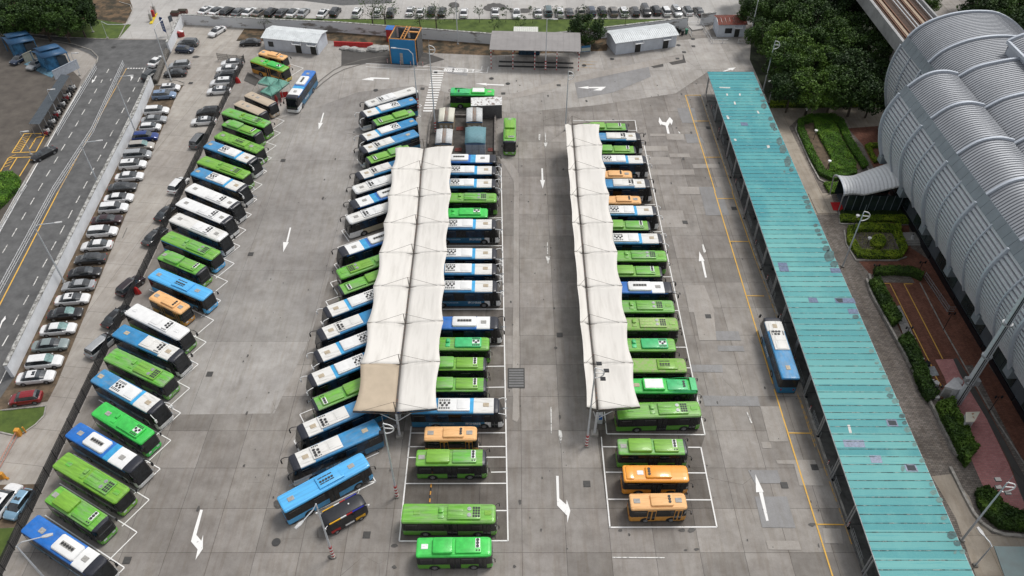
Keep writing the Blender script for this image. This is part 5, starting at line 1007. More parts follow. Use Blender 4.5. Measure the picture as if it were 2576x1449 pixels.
    for i, (k, x, y, a_, b_, m) in enumerate([('20', 563, 672, 15, 8, m_st), ('20', 600, 716, 18, 7, m_st), ('20', 608, 760, 20, 7, m_st), ('20', 613, 800, 20, 20, m_st), ('20', 665, 895, 18, 16, m_st), ('20', 680, 945, 20, 20, m_st), ('20', 697, 975, 14, 12, m_st), ('20', 730, 1065, 22, 28, m_st), ('20', 757, 1125, 24, 32, m_st), ('20', 793, 1220, 24, 38, m_st), ('20', 820, 1280, 16, 16, m_st), ('20', 768, 1295, 8, 8, m_st),
        ('21', 925, 40, 20, 14, m_st), ('21', 938, 75, 22, 14, m_st), ('21', 948, 112, 20, 14, m_st), ('21', 962, 152, 16, 10, m_st), ('21', 1003, 252, 16, 12, m_st), ('21', 1017, 290, 20, 13, m_st), ('21', 1032, 322, 18, 10, m_st), ('21', 1068, 378, 20, 12, m_st), ('21', 1083, 425, 24, 20, m_st), ('21', 1107, 480, 36, 40, m_st), ('21', 1142, 545, 26, 22, m_st), ('21', 1045, 350, 10, 7, m_sb),
        ('21', 1305, 942, 22, 14, m_st), ('21', 1330, 985, 12, 8, m_sb), ('21', 1350, 1028, 12, 6, m_sb), ('21', 1425, 1200, 18, 14, m_sb), ('21', 1465, 1290, 15, 11, m_sb), ('21', 1500, 1335, 18, 11, m_sb), ('21', 1525, 1392, 20, 12, m_sb), ('22', 1552, 38, 22, 16, m_sb), ('22', 1568, 88, 24, 16, m_st), ('22', 1605, 130, 24, 16, m_sb), ('22', 1655, 240, 22, 16, m_st), ('22', 1675, 292, 16, 13, m_st), ('22', 1695, 345, 22, 18, m_sb), ('22', 1750, 455, 16, 14, m_sb), ('22', 1805, 578, 20, 16, m_sb),
        ('22', 1878, 755, 16, 16, m_sb), ('22', 1893, 818, 24, 18, m_sb), ('22', 1940, 875, 24, 18, m_sb), ('22', 1972, 1008, 24, 16, m_sb), ('22', 2032, 1140, 36, 26, m_st), ('22', 2070, 1203, 26, 22, m_st), ('22', 2112, 1265, 20, 18, m_sb), ('22', 2055, 1270, 10, 12, m_sb), ('22', 1660, 638, 14, 20, m_sb)]): ov(k, x, y, a_, b_, m, seed=i)
    def qd(k, pts, m, nm, z=.026):
        p = MB(); p.sheet([Mi @ (G(k, *q, zr+.02)-o) for q in pts], zr+z); p.build(nm, m, root)
    for k, pts, m, nm in [('21', [(715, 532), (785, 533), (806, 603), (735, 602)], m_sk, 'skylight'), ('21', [(1110, 574), (1185, 575), (1198, 610), (1122, 610)], m_sk, 'skylight'), ('21', [(945, 797), (1010, 798), (1027, 837), (958, 836)], m_sk, 'skylight'), ('21', [(1143, 800), (1290, 801), (1308, 841), (1160, 839)], m_sk, 'skylight'), ('21', [(1243, 882), (1318, 883), (1330, 922), (1256, 921)], m_sk, 'skylight'),
        ('22', [(1530, 264), (1610, 265), (1630, 320), (1548, 318)], m_sk, 'skylight'), ('22', [(1207, 420), (1365, 422), (1380, 479), (1222, 476)], m_sk, 'skylight'), ('22', [(1408, 538), (1493, 539), (1510, 597), (1425, 596)], m_sk, 'skylight'), ('22', [(1668, 602), (1755, 603), (1780, 662), (1690, 660)], m_sk, 'skylight'), ('20', [(435, 922), (485, 923), (497, 948), (443, 947)], m_sk, 'skylight'),
        ('22', [(1242, 308), (1262, 308), (1278, 370), (1258, 370)], m_ws, 'white_patch'), ('20', [(277, 656), (358, 658), (359, 666), (278, 664)], m_ws, 'white_patch'), ('20', [(328, 706), (340, 706), (343, 722), (331, 722)], m_ws, 'white_patch'), ('20', [(425, 706), (436, 706), (439, 721), (427, 721)], m_ws, 'white_patch'), ('20', [(385, 766), (397, 766), (403, 789), (390, 789)], m_ws, 'white_patch'), ('20', [(328, 874), (342, 872), (355, 896), (340, 899)], m_ws, 'white_patch'), ('20', [(558, 836), (570, 835), (580, 856), (568, 857)], m_ws, 'white_patch'), ('20', [(385, 1047), (400, 1046), (409, 1062), (393, 1064)], m_ws, 'white_patch'), ('20', [(632, 1096), (650, 1094), (660, 1112), (642, 1118)], m_ws, 'white_patch')]: qd(k, pts, m, nm)
    for k, pts in [('21', [(1150, 803), (1205, 804), (1210, 832), (1185, 836), (1165, 822)]), ('22', [(1545, 275), (1605, 276), (1620, 312), (1560, 311)]), ('22', [(1685, 612), (1748, 613), (1768, 655), (1700, 652)])]: qd(k, pts, m_hole, 'roof_hole', .032)
    # dark platform below
    pf = MB(); q = [at(0, .06), at(0, .97), at(1, .97), at(1, .06)]
    return o, Mi, ang, at
TO, TMi, TANG, TAT = teal()
Mx = Matrix.Rotation(TANG, 3, 'Z')
def tw(t, s, z=0):
    v = TAT(t, s); v = Mx @ v + TO; v.z = z; return v
pf = MB(); pf.prism([tw(0.01, .03), tw(0.01, .98), tw(.99, .98), tw(.99, .03)], 0, .14); struct('platform', pf, pm('platform_paving', (.13, .125, .12), .8, var=.3, scale=.8, world=True))
# queue barriers, railings and striped posts on the platform edge
def striped_post(c, label, h=.9, r=.06, group=None, nm='bollard'):
    t = thing(nm, c, 0, label, 'bollard', group); 
    for i in range(6):
        p = MB(); p.tube((0, 0, h*i/6), (0, 0, h*(i+1)/6), r, 8); p.build('red_band' if i % 2 else 'white_band', m_redp if i % 2 else m_wht, t)
    return t
for i in range(13):
    tt = .06+i*.072; striped_post(tw(tt, .035, .14), 'short red and white striped post, %s from the far end of the boarding platform edge' % ORD[i], group='striped posts on the platform edge')
    c = tw(tt+.022, .05, .14); t = thing('railing', c, TANG+math.pi/2, 'low steel railing, %s from the far end of the boarding platform edge' % ORD[i], 'railing', 'railings on the platform edge'); p = MB()
    for z in (.15, .55, .95): p.tube((-1.8, 0, z), (1.8, 0, z), .025, 5)
    for k in range(9): p.tube((-1.8+k*.45, 0, 0), (-1.8+k*.45, 0, .95), .018, 5)
    p.build('rail', m_steel, t)
for i, (k, x, y) in enumerate([('20', 215, 770), ('20', 300, 1025), ('20', 400, 1315), ('21', 505, 175), ('21', 635, 560), ('21', 790, 995), ('22', 985, 75), ('22', 1075, 370), ('22', 1190, 700), ('22', 1310, 1065)]):
    t = thing('queue_barrier', G(k, x, y+25, .14), TANG, 'black queue barrier, %s from the far end under the turquoise canopy' % ORD[i], 'barrier', 'queue barriers under the turquoise canopy'); p = MB(); p.tube((-.95, 0, .95), (.95, 0, .95), .04, 6)
    for s in (-1, 1): p.tube((s*.9, 0, 0), (s*.9, 0, .95), .035, 6); p.tube((s*.9, 0, 0), (s*.9, 0, .06), .2, 12)
    p.build('barrier_frame', m_blk, t)
# ================================================================ station
m_alu = pm('station_roof_aluminium', (.42, .435, .46), .45, metal=.35, var=.08, scale=.35, world=True); m_seam_shade = pm('station_seam_and_louvre_shade', (.17, .18, .20), .6); m_louv = pm('station_louvre', (.60, .62, .655), .5, metal=.15, var=.1); m_rib = pm('station_rib', (.52, .56, .62), .4, metal=.2, var=.06)
m_beam = pm('station_beam', (.20, .235, .26), .5, var=.1, scale=.6); m_pan = pm('station_wall_panel', (.085, .10, .115), .5, var=.15, scale=.5); m_sgl = pm('station_glass', (.03, .045, .045), .08, var=.4, scale=.3)
def offs(pr, d):
    q = []
    for i, (x, z) in enumerate(pr):
        a = pr[max(0, i-1)]; b = pr[min(len(pr)-1, i+1)]; tx, tz = b[0]-a[0], b[1]-a[1]; l = math.hypot(tx, tz) or 1
        q.append((x-tz/l*d, z+tx/l*d))
    return q
def densify(pr, n=3):
    out = []
    for i in range(len(pr)-1):
        p0 = pr[max(0, i-1)]; p1 = pr[i]; p2 = pr[i+1]; p3 = pr[min(len(pr)-1, i+2)]
        for k in range(n):
            t = k/n; f = lambda a, b, c, d: .5*((2*b)+(-a+c)*t+(2*a-5*b+4*c-d)*t*t+(-a+3*b-3*c+d)*t**3)
            out.append((f(p0[0], p1[0], p2[0], p3[0]), f(p0[1], p1[1], p2[1], p3[1])))
    return out+[pr[-1]]
def corr(pr, y0, y1, pitch=.52, h=.09):
    mb = MB(); up = offs(pr, h); n = int((y1-y0)/pitch); m = len(pr)
    for k in range(n+1):
        y = y1-k*pitch
        for yy, p in ((y, pr), (y-.38, pr), (y-.385, up), (y-.44, up)):
            if yy < y0-.6: break
            mb.v += [(x, yy, z) for x, z in p]
    rows = len(mb.v)//m
    for r in range(rows-1):
        for i in range(m-1): a = r*m+i; mb.f.append((a, a+m, a+m+1, a+1)); mb.m.append(0 if r % 4 == 0 else 1)
    return mb
def arch(mb, pr, y, w=.35, h0=.0, h1=.4, mi=0):
    lo, hi = offs(pr, h0), offs(pr, h1); n = len(pr); o = len(mb.v)
    for q, yy in ((lo, y-w/2), (hi, y-w/2), (hi, y+w/2), (lo, y+w/2)): mb.v += [(x, yy, z) for x, z in q]
    for i in range(n-1):
        for k in range(4): a = o+k*n+i; b = o+((k+1) % 4)*n+i; mb.f.append((a, a+1, b+1, b)); mb.m.append(mi)
    mb.f += [(o, o+n, o+2*n, o+3*n), (o+n-1, o+4*n-1, o+3*n-1, o+2*n-1)]; mb.m += [mi, mi]
SW = densify([(63.2, 6.9), (62.0, 9.7), (61.15, 12.9), (61.2, 15.6), (62.2, 18.5)]); SR = densify([(62.9, 19.7), (64.4, 21.3), (65.9, 22.1), (67.8, 22.3), (69.7, 21.9)])
UR = densify([(70.0, 21.2), (72.1, 22.9), (74.8, 23.8), (78, 24.4), (82, 24.4), (86, 23.2), (90, 20.2), (92, 17), (93, 12), (93, 7)])
FW = densify([(70.9, 5.5), (69.6, 9), (69.0, 12), (69.0, 15), (69.5, 17.6)]); FR = densify([(70.1, 19.0), (71.5, 20.9), (74, 22.4), (77, 23.3), (80.5, 23.6), (84, 23.2), (88, 21.2), (90.6, 18.7), (92, 14), (92.5, 7)])
def station():
    t = thing('metro_station', (66, 80, 0), 0, 'large barrel-vaulted metal metro station hall with ribbed silver shell', 'station'); off = Vector((-66, -80, 0))
    def bd(mb, nm, m, smooth=None): mb.v = [(v[0]-66, v[1]-80, v[2]) for v in mb.v]; return mb.build(nm, m, t, smooth=smooth)
    Y1, YN, YF, SP = 111.4, 30., 130.2, 9.45
    bd(corr(SR, YN, Y1), 'roof', [m_alu, m_seam_shade], .5); bd(corr(UR, YN, Y1), 'roof', [m_alu, m_seam_shade], .5); bd(corr(FR, Y1, YF), 'roof', [m_alu, m_seam_shade], .5)
    def louv(pr, y0, y1):
        mb = MB(); L_ = []
        z = pr[0][1]
        def xat(z):
            for a, b in zip(pr, pr[1:]):
                if a[1] <= z <= b[1]: return lerp(a[0], b[0], (z-a[1])/(b[1]-a[1]))
            return pr[-1][0]
        while z < pr[-1][1]-.3: L_ += [(xat(z)-.2, z), (xat(z+.2)-.2, z+.36), (xat(z+.3)+.08, z+.37), (xat(z+.5)+.08, z+.61)]; z += .62
        mb.v = [(x, y0, z) for x, z in L_]+[(x, y1, z) for x, z in L_]; n = len(L_)
        for i in range(n-1): mb.f.append((i, i+1, n+i+1, n+i)); mb.m.append(1 if i % 4 in (2, 3) else 0)  # recess and underside faces coloured dark: painted shade between the louvre blades
        return mb
    ys = [Y1-i*SP for i in range(9)]
    for i, y in enumerate(ys):
        if i < 8:
            bd(louv(SW, ys[i+1]+.2, y-.2), 'louvre_panel', [m_louv, m_seam_shade])
            mb = MB(); arch(mb, SW, y-SP/2, .16, .15, .42); bd(mb, 'thin_rib', m_rib)
        mb = MB(); arch(mb, SW, y, .34, -.1, .62); arch(mb, SR, y, .36, -.05, .4); bd(mb, 'shell_rib', m_rib, .5)
        mb = MB(); arch(mb, UR, y, .36, -.05, .4); bd(mb, 'shell_rib', m_rib, .5)
        mb = MB(); mb.box(62.7, 64.6, y-.7, y+.7, 5.6, 7.2); mb.box(64.6, 66.2, y-.5, y+.5, 5.2, 6.8); bd(mb, 'rib_bracket', m_beam)
    for y in (YF-.1, YF-SP):
        mb = MB(); arch(mb, FW, y, .34, -.1, .5); arch(mb, FR, y, .36, -.05, .4); bd(mb, 'shell_rib', m_rib, .5)
    bd(louv(FW, Y1+.1, YF-.3), 'louvre_panel', [m_louv, m_seam_shade])
    for y in (YF-SP/2, YF-SP*1.5): mb = MB(); arch(mb, FW, y, .16, .15, .42); bd(mb, 'thin_rib', m_rib)
    def beam(a, b, y0, y1):
        mb = MB(); y = y1
        while y > y0:
            mb.v += [(a[0]-.55, yy, a[1]+.1) for yy in (y-1.53, y)]+[(b[0]-.45, yy, b[1]+.35) for yy in (y-1.53, y)]+[(a[0]-.1, yy, a[1]-.3) for yy in (y-1.53, y)]+[(b[0]+.1, yy, b[1]-.1) for yy in (y-1.53, y)]
            o = len(mb.v)-8; mb.f += [(o, o+1, o+3, o+2), (o+4, o+5, o+1, o), (o+2, o+3, o+7, o+6), (o, o+2, o+6, o+4), (o+1, o+5, o+7, o+3)]; mb.m += [0]*5; y -= 1.58
        return mb
    bd(beam((62.4, 18.4), (63.1, 19.6), YN, Y1+.4), 'edge_beam', m_beam); bd(beam((69.7, 17.5), (70.3, 18.9), Y1, YF), 'edge_beam', m_beam)
    g = MB(); g.box(69.55, 70.15, YN, Y1, 21.0, 21.55); bd(g, 'roof_gutter', m_blk)
    # end closures
    e = MB(); e.add([(x, YF-.6, z) for x, z in FW+FR]+[(92.5, YF-.6, 0), (71, YF-.6, 0)], [tuple(range(len(FW)+len(FR)+2))]); e.add([(x, Y1-.4, z) for x, z in SW+SR]+[(69.7, Y1-.4, 6), (66, Y1-.4, 6)], [tuple(range(len(SW)+len(SR)+2))]); bd(e, 'end_wall', m_pan)
    # ground storey
    b = MB(); b.box(66.2, 92, YN, Y1-.6, 0, 6.9); b.box(72.5, 92, Y1-.6, YF-1.5, 0, 6.5); bd(b, 'wall', m_pan)
    s_ = MB(); s_.box(63.2, 66.2, YN, Y1-.6, 6.82, 7.0); bd(s_, 'soffit', m_pan)
    for i in range(8):
        y = ys[i]-SP/2
        for k in range(4):
            w_ = MB(); w_.box(66.12, 66.19, y-3.2+k*1.65, y-1.7+k*1.65, 1.1, 3.9); bd(w_, 'window', m_sgl)
        p_ = MB(); p_.box(66.0, 66.16, y-4.6, y+4.6, 0, .95); bd(p_, 'plinth', m_blk)
        for k in range(3): l_ = MB(); l_.box(66.14, 66.2, y-3.6+k*2.4-.03, y-3.6+k*2.4+.03, 4.2, 6.8); bd(l_, 'panel_joint', m_blk)
    for x in (71.4,): c = MB(); c.tube((71.6, YF-.1, 0), (70.8, YF-.1, 6.), .32, 10); c.bbox(70.9, 72.3, YF-.8, YF+.6, 0, .9, .1); bd(c, 'end_column', m_beam)
    # raised roof monitor
    MO = densify([(78.2, 25.4), (80, 26.4), (83, 27), (87, 26.8), (91, 24.8)])
    bd(corr(MO, YN, 115.5), 'raised_roof', [m_alu, m_seam_shade], .5); m_ = MB(); m_.box(78.3, 78.6, YN, 115.4, 23.2, 25.4); m_.box(77.9, 78.3, YN, 115.6, 25.1, 25.6); bd(m_, 'raised_roof_wall', m_rib)
    m_ = MB(); arch(m_, MO, 115.6, .4, -.3, .3); bd(m_, 'shell_rib', m_rib); m_ = MB(); m_.add([(x, 115.3, z) for x, z in MO]+[(91, 115.3, 20), (78.3, 115.3, 22.5)], [tuple(range(len(MO)+2))]); bd(m_, 'end_wall', m_pan)
station()
# entrance link
def entrance():
    t = thing('station_entrance', (59, 107, 0), 0, 'low arched silver entrance tunnel joining the left side of the station', 'entrance')
    mb = MB(); xs = [55.2+.55*i for i in range(17)]
    def prof(x):
        k = max(0, (x-58.4)/5.6); zb = 3.6+2.6*k; hw = 2.75-.35*math.sin(min(1, max(0, (x-55.2)/3.5))*math.pi)+.5*k; yc = 107.1-.3*k
        return [(x, yc+hw*math.cos(a), zb+1.25*math.sin(a)) for a in [math.pi*i/12 for i in range(13)]]
    for x in xs[:-1]:
        a, b, c, d = prof(x), prof(x+.49), [(p[0], p[1], p[2]+.03) for p in prof(x+.495)], [(p[0], p[1], p[2]+.03) for p in prof(x+.545)]
        mb.loft([a, b, c, d], closed=False, capa=False, capb=False)
    mb.v = [(v[0]-59, v[1]-107, v[2]) for v in mb.v]; o = mb.build('roof', pm('entrance_roof', (.66, .67, .68), .45, metal=.2, var=.06), t, smooth=.3); md = o.modifiers.new('t', 'SOLIDIFY'); md.thickness = .06
    f = MB(); P_ = [(p[0]-59, p[1]-107, p[2]) for p in prof(55.2)]; f.path(P_, .1, 6); f.build('front_arch', m_rib, t)
    for y in (-2.3, 2.5): c = MB(); c.tube((-3.6, y, 0), (-3.85, y*1.12, 3.7), .11, 8); c.build('post', m_steel, t); c = MB(); c.tube((-.6, y, 0), (-.6, y, 3.8), .11, 8); c.build('post', m_steel, t)
    g = MB(); g.box(-2.9, 6.5, -2.5, -2.42, .2, 3.5); g.build('glass_wall', m_sgl, t); g = MB(); g.box(-2.9, 6.5, 2.5, 2.58, .2, 3.5); g.build('glass_wall', m_sgl, t)
    g = MB()
    for k in range(8): g.box(-2.9+k*1.3, -2.82+k*1.3, -2.56, -2.5, .2, 3.55)
    g.build('mullion', m_beam, t); g = MB(); g.prism([(-2.5, -2.4), (6.8, -2.4), (6.8, 2.4), (-2.5, 2.4)], .02, .25); g.build('floor', m_pan, t)
entrance()
mb = MB(); mb.sheet([G('21', *p) for p in [(1112, 83), (1195, 83), (1212, 145), (1135, 145)]], .17); tag(mb.build('red_carpet', pm('red_carpet', (.45, .008, .012), .9)), 'bright red carpet in front of the arched entrance', 'carpet')
mb = MB(); mb.prism([G('21', *p) for p in [(948, 15), (1115, 13), (1168, 165), (1018, 167)]], 0, .12); struct('entrance_paving', mb, M_path)
# guideway
def guideway():
    t = thing('elevated_guideway', (80, 165, 0), 0, 'elevated concrete railway viaduct with two rusty tracks running into the station', 'viaduct'); z = 12.6
    mc = pm('viaduct_concrete', (.33, .33, .33), .8, var=.2, scale=.4); mbd = pm('rusty_trackbed', (.085, .05, .035), .9, scale=1.5, col2=(.04, .028, .022)); mr = pm('rust_rail', (.16, .07, .035), .7)
    b = MB(); b.box(-5.4, 5.6, -35, 70, z-1.6, z-.05); b.build('deck', mc, t); b = MB(); b.box(-5.6, -5.2, -35, 70, z-1.8, z+.9); b.build('parapet', mc, t); b = MB(); b.box(5.2, 5.6, -35, 70, z-1.8, z+.9); b.build('parapet', mc, t)
    b = MB(); b.box(-4.9, 4.9, -35, 70, z-.05, z+.02); b.build('trackbed', mbd, t)
    for c in (-2.7, 2.5):
        for d in (-.72, .72): b = MB(); b.box(c+d-.1, c+d+.1, -35, 70, z+.0, z+.25); b.build('rail', mr, t)
        b = MB(); b.box(c-.3, c+.3, -35, 70, z+.01, z+.14); b.build('power_strip', pm('track_plate', (.36, .27, .19), .7, var=.2), t)
    for x in (-4.7, -.3, .5, 4.6): b = MB(); b.tube((x, -35, z+.45), (x, 70, z+.45), .1, 6); b.build('cable_tray', m_wsteel, t)
    for y in (-14, 22, 58): b = MB(); b.loft([[(-1.6, y-1.1, 0), (1.6, y-1.1, 0), (1.6, y+1.1, 0), (-1.6, y+1.1, 0)], [(-1.6, y-1.1, 8), (1.6, y-1.1, 8), (1.6, y+1.1, 8), (-1.6, y+1.1, 8)], [(-4.4, y-1.2, z-1.6), (4.4, y-1.2, z-1.6), (4.4, y+1.2, z-1.6), (-4.4, y+1.2, z-1.6)]]); b.build('pier', mc, t)
guideway()
# ================================================================ walls and fences
m_wall = pm('white_wall', (.70, .72, .75), .8, var=.08, scale=.6, world=True); m_wallb = pm('stained_white_wall', (.64, .65, .66), .85, scale=.55, world=True, col2=(.24, .22, .20), edge=(.37, .45), stretch=(.5, .5, 1.4)); m_cop = pm('mouldy_coping', (.48, .48, .46), .9, scale=1.6, world=True, col2=(.13, .125, .115), edge=(.4, .6))
def wall(name, pts, h, th, label, m=None, side=1, cat='wall', cop=.12, group=None):
    q = [G(*p) if isinstance(p[0], str) else G('D', *p) for p in pts]; o = q[0].copy(); t = thing(name, o, 0, label, cat, group); A, B = MB(), MB()
    for a, b in zip(q, q[1:]):
        a, b = a-o, b-o; n = Vector((-(b-a).y, (b-a).x, 0)).normalized()*side; e = (b-a).normalized()*.02
        A.prism([a, b, b+n*th, a+n*th], 0, h); B.prism([a-n*.05-e, b-n*.05+e, b+n*(th+.05)+e, a+n*(th+.05)-e], h+.002, h+cop)
    A.build('wall_face', m or m_wall, t); B.build('coping', m_cop if cop > .1 else (m or m_wall), t); return t
wall('boundary_wall', [(37, 949), (150, 713), (263, 483), (350, 310), (388, 217)], 2.4, .45, 'long white boundary wall between the road and the parked car row', side=1)
wall('boundary_wall', [(430, 132), (463, 62)], 2.4, .4, 'short white wall running up to the far corner of the car park', side=1)
wall('boundary_wall', [(464, 62), (663, 73), (859, 82), (1235, 111), (1372, 112)], 2.4, .35, 'white back wall with black mould stains below the green lawn', m=m_wallb, side=1)
wall('boundary_wall', [(1373, 112), (1509, 96.5), (1728, 70)], 2.4, .35, 'stained white wall rising to the right behind the grey shed', m=m_wallb, side=1)
wall('boundary_wall', [('wh', 1700, 265), ('wh', 1940, 240)], 2.8, .3, 'short stained white wall beside the rusty-roofed guard house', m=m_wallb, side=1)
def railing(pts, label, h=1.1, m=None, step=.3, name='railing', nr=2, rr=.035, group=None, post=2.4, lean=0):
    q = [G(*p) for p in pts]; o = q[0].copy(); t = thing(name, o, 0, label, 'fence', group); A, Bp = MB(), MB(); q = [p-o for p in q]
    for a, b in zip(q, q[1:]):
        d = (b-a); L = d.length
        if L < .05: continue
        e = d/L; u = Vector((0, 0, 1)); n = Vector((-e.y, e.x, 0))*lean
        for i in range(nr): zz = h*(.12+.86*i/(nr-1)); A.tube(a+u*zz+n*zz, b+u*zz+n*zz, rr, 5)
        k = 0.
        while k < L: p = a+e*k; bw = .03 if name == 'mesh_fence' else .02; A.add([p+u*.12*h-e*bw, p+u*.12*h+e*bw, p+u*h+n*h+e*bw, p+u*h+n*h-e*bw], [(0, 1, 2, 3)]); k += step
        k = 0.
        while k <= L: p = a+e*k; Bp.tube(p, p+u*(h+.08)+n*h, rr*1.5, 6); k += post
    A.build('rails', m or m_wsteel, t); Bp.build('posts', m or m_wsteel, t); return t
m_mesh = pm('black_fence_steel', (.02, .02, .022), .6)
railing([('D', 617, 157), ('D', 350, 720), ('D', 7, 1449), ('D', -60, 1600)], 'long black steel mesh fence behind the diagonal row of buses', 1.9, m_mesh, .075, 'mesh_fence', 6, .03, lean=.0)
railing([('gt', 1085, 862), ('gt', 1449, 905), ('D', 617, 157)], 'short black mesh fence across the head of the short car row', 1.7, m_mesh, .14, 'mesh_fence', 4, .03)
railing([('00', 938, 492), ('00', 705, 1000), ('00', 415, 1449), ('01', 415, 0), ('01', 0, 775), ('01', -60, 880)], 'long pale metal railing down the middle of the left road', 1.05, m_wsteel, .35, 'road_railing', 3, .04)
railing([('00', 732, 520), ('00', 450, 995), ('00', 435, 1025)], 'pale railing between two lanes of the left road, farther piece', 1.05, m_wsteel, .5, 'road_railing', 3, .04)
railing([('00', 205, 1405), ('01', 165, 15), ('01', 0, 310), ('01', -60, 400)], 'pale railing between two lanes of the left road, nearer piece', 1.05, m_wsteel, .5, 'road_railing', 3, .04)
railing([('wh', 1345, 130), ('wh', 1560, 455)], 'white handrail on the left of the ramp beside the sheds', 1., step=.6); railing([('wh', 1625, 125), ('wh', 1905, 570), ('wh', 2160, 562)], 'white railing along the right of the ramp turning at its foot', 1., step=.35); railing([('wh', 2340, 562), ('wh', 2560, 560)], 'short white railing beside the rusty-roofed guard house', 1., step=.35); railing([('wh', 1480, 270), ('wh', 1680, 262)], 'white gate railing across the pale ramp', 1., step=.3)
railing([('en', 735, 1075), ('en', 900, 1320), ('en', 945, 1320)], 'grey stair railing beside the dark station wall', 1.1, m_steel, .3, nr=3)
mb = MB(); mb.prism([G('wh', *p) for p in [(1480, 140), (1640, 130), (1760, 330), (1570, 360), (1500, 290)]], 0, .35); struct('ramp', mb, M_plaza)
# gabion-like mesh roll
def roll():
    a, b = G('gt', 365, 760), G('gt', 195, 1205); o = a.copy(); a, b = Vector((0, 0, .62)), b-o+Vector((0, 0, .62)); t = thing('mesh_roll', o, 0, 'long coiled grey wire mesh roll filling the gap in the wall', 'barrier'); d = (b-a); L = d.length; e = d/L; n = Vector((-e.y, e.x, 0)); mb = MB(); pts = []
    k = 0
    N_ = int(L/.28)*10
    for i in range(N_): f = i/10; th = 2*math.pi*f; pts.append(a+e*(f*.28)+n*.6*math.cos(th)+Vector((0, 0, .6*math.sin(th))))
    mb.path(pts, .035, 3); mb.build('coil', pm('coil_steel', (.30, .28, .25), .6, var=.3), t); c = MB(); c.tube(a, b, .42, 10); c.build('core', pm('coil_core', (.06, .055, .05), .9), t)
roll()
# ================================================================ buildings
def frame(o, x, rz):
    return o
m_corr = pm('corrugated_white', (.66, .69, .70), .5, var=.1, scale=.7); m_shed = pm('shed_wall', (.58, .62, .68), .7, var=.1, scale=.6); m_door = pm('dark_door', (.03, .032, .03), .6)
def shed(name, fl, fr, depth, he, hr, label, roofm, wallm, cat='shed', doors=(), wins=(), over=.35, ridge=.5, group=None, stripes=True, walls=True, thick=.09, awn=True):
    a, b = G(*fl), G(*fr); d = b-a; L = d.length; rz = math.atan2(d.y, d.x); t = thing(name, a, rz, label, cat, group)
    if walls:
        w_ = MB(); D = depth; w_.add([(0, 0, 0), (L, 0, 0), (L, D, 0), (0, D, 0), (0, 0, he), (L, 0, he), (L, D, he), (0, D, he), (0, D*ridge, hr), (L, D*ridge, hr)], [(0, 1, 5, 4), (1, 2, 6, 9, 5), (2, 3, 7, 6), (3, 0, 4, 8, 7), (4, 5, 9, 8), (8, 9, 6, 7)]); w_.build('wall', wallm, t)
    r = MB(); D = depth; o = over; sl = (hr-he)/(D*ridge); sl2 = (hr-he)/(D*(1-ridge)+1e-6); n = max(1, int((L+2*o)/.45)) if stripes else 1
    A = [(-o, he-sl*o+.03), (D*ridge, hr+.03), (D+o, he-sl2*o+.03)]
    prof = [(y, z) for y, z in A]
    for k in range(n):
        x0 = -o+(L+2*o)*k/n; x1 = -o+(L+2*o)*(k+1)/n
        rows = [[(x, y, z) for y, z in prof] for x in (x0, x1-.07 if stripes else x1)]+([[(x, y, z+.05) for y, z in prof] for x in (x1-.06, x1-.01)] if stripes else [])
        r.loft(rows, closed=False, capa=False, capb=False)
    ro = r.build('roof', roofm, t); md = ro.modifiers.new('t', 'SOLIDIFY'); md.thickness = thick; md.offset = -1
    if stripes: q = MB(); q.box(-o, L+o, D*ridge-.12, D*ridge+.12, hr+.06, hr+.1); q.build('ridge_cap', roofm, t)
    for x, wd in doors:
        q = MB(); q.box(x, x+wd, -.04, .02, .02, 2.1); q.build('door', m_door, t)
        if awn: q = MB(); q.box(x-.35, x+wd+.35, -.9, -.02, 2.3, 2.36); q.box(x-.4, x-.34, -.9, 0, 2.25, 2.6); q.box(x+wd+.34, x+wd+.4, -.9, 0, 2.25, 2.6); q.build('awning', m_wsteel, t)
    for x, wd in wins: q = MB(); q.box(x, x+wd, -.04, .02, .9, 2.1); q.build('window', m_glass, t)
    return t
shed('white_shed', ('hs', 705, 655), ('hs', 1715, 755), 5.6, 2.9, 3.5, 'white corrugated-roof shed behind the orange minibus at the far left', m_corr, m_shed, doors=[(7.4, 1.3), (10.9, 1.3)], wins=[(1, 1.2)])
shed('white_shed', ('wh', 268, 758), ('wh', 1285, 620), 5.6, 2.9, 3.5, 'white corrugated-roof shed with two doors by the right-hand back wall', m_corr, m_shed, doors=[(4.6, 1.3), (11.3, 1.3)])
m_rstr = pm('rusty_red_roof', (.22, .04, .025), .8, scale=1.2, col2=(.10, .05, .035), edge=(.35, .65))
g_ = shed('guard_house', ('wh', 1985, 455), ('wh', 2440, 450), 4.6, 3.0, 3.5, 'small white guard house with rusty red striped roof', m_rstr, m_shed, cat='guard house', doors=[(3.9, 1.1)], wins=[(1.6, 1.6)], over=.25)
for k in range(7): q = MB(); x = -.2+k*1.03; q.box(x-.05, x+.05, -.3, 2.2, 3.1, 3.18); 
def strip_bars():
    L = 6.6
    for k in range(8):
        q = MB(); x = -.22+k*.95; q.add([(x-.05, -.28, 3.05), (x+.05, -.28, 3.05), (x+.05, 2.25, 3.62), (x-.05, 2.25, 3.62), (x+.05, 4.85, 3.05), (x-.05, 4.85, 3.05)], [(0, 1, 2, 3), (3, 2, 4, 5)]); o = q.build('roof_bar', m_corr, g_); md = o.modifiers.new('t', 'SOLIDIFY'); md.thickness = .04
strip_bars()
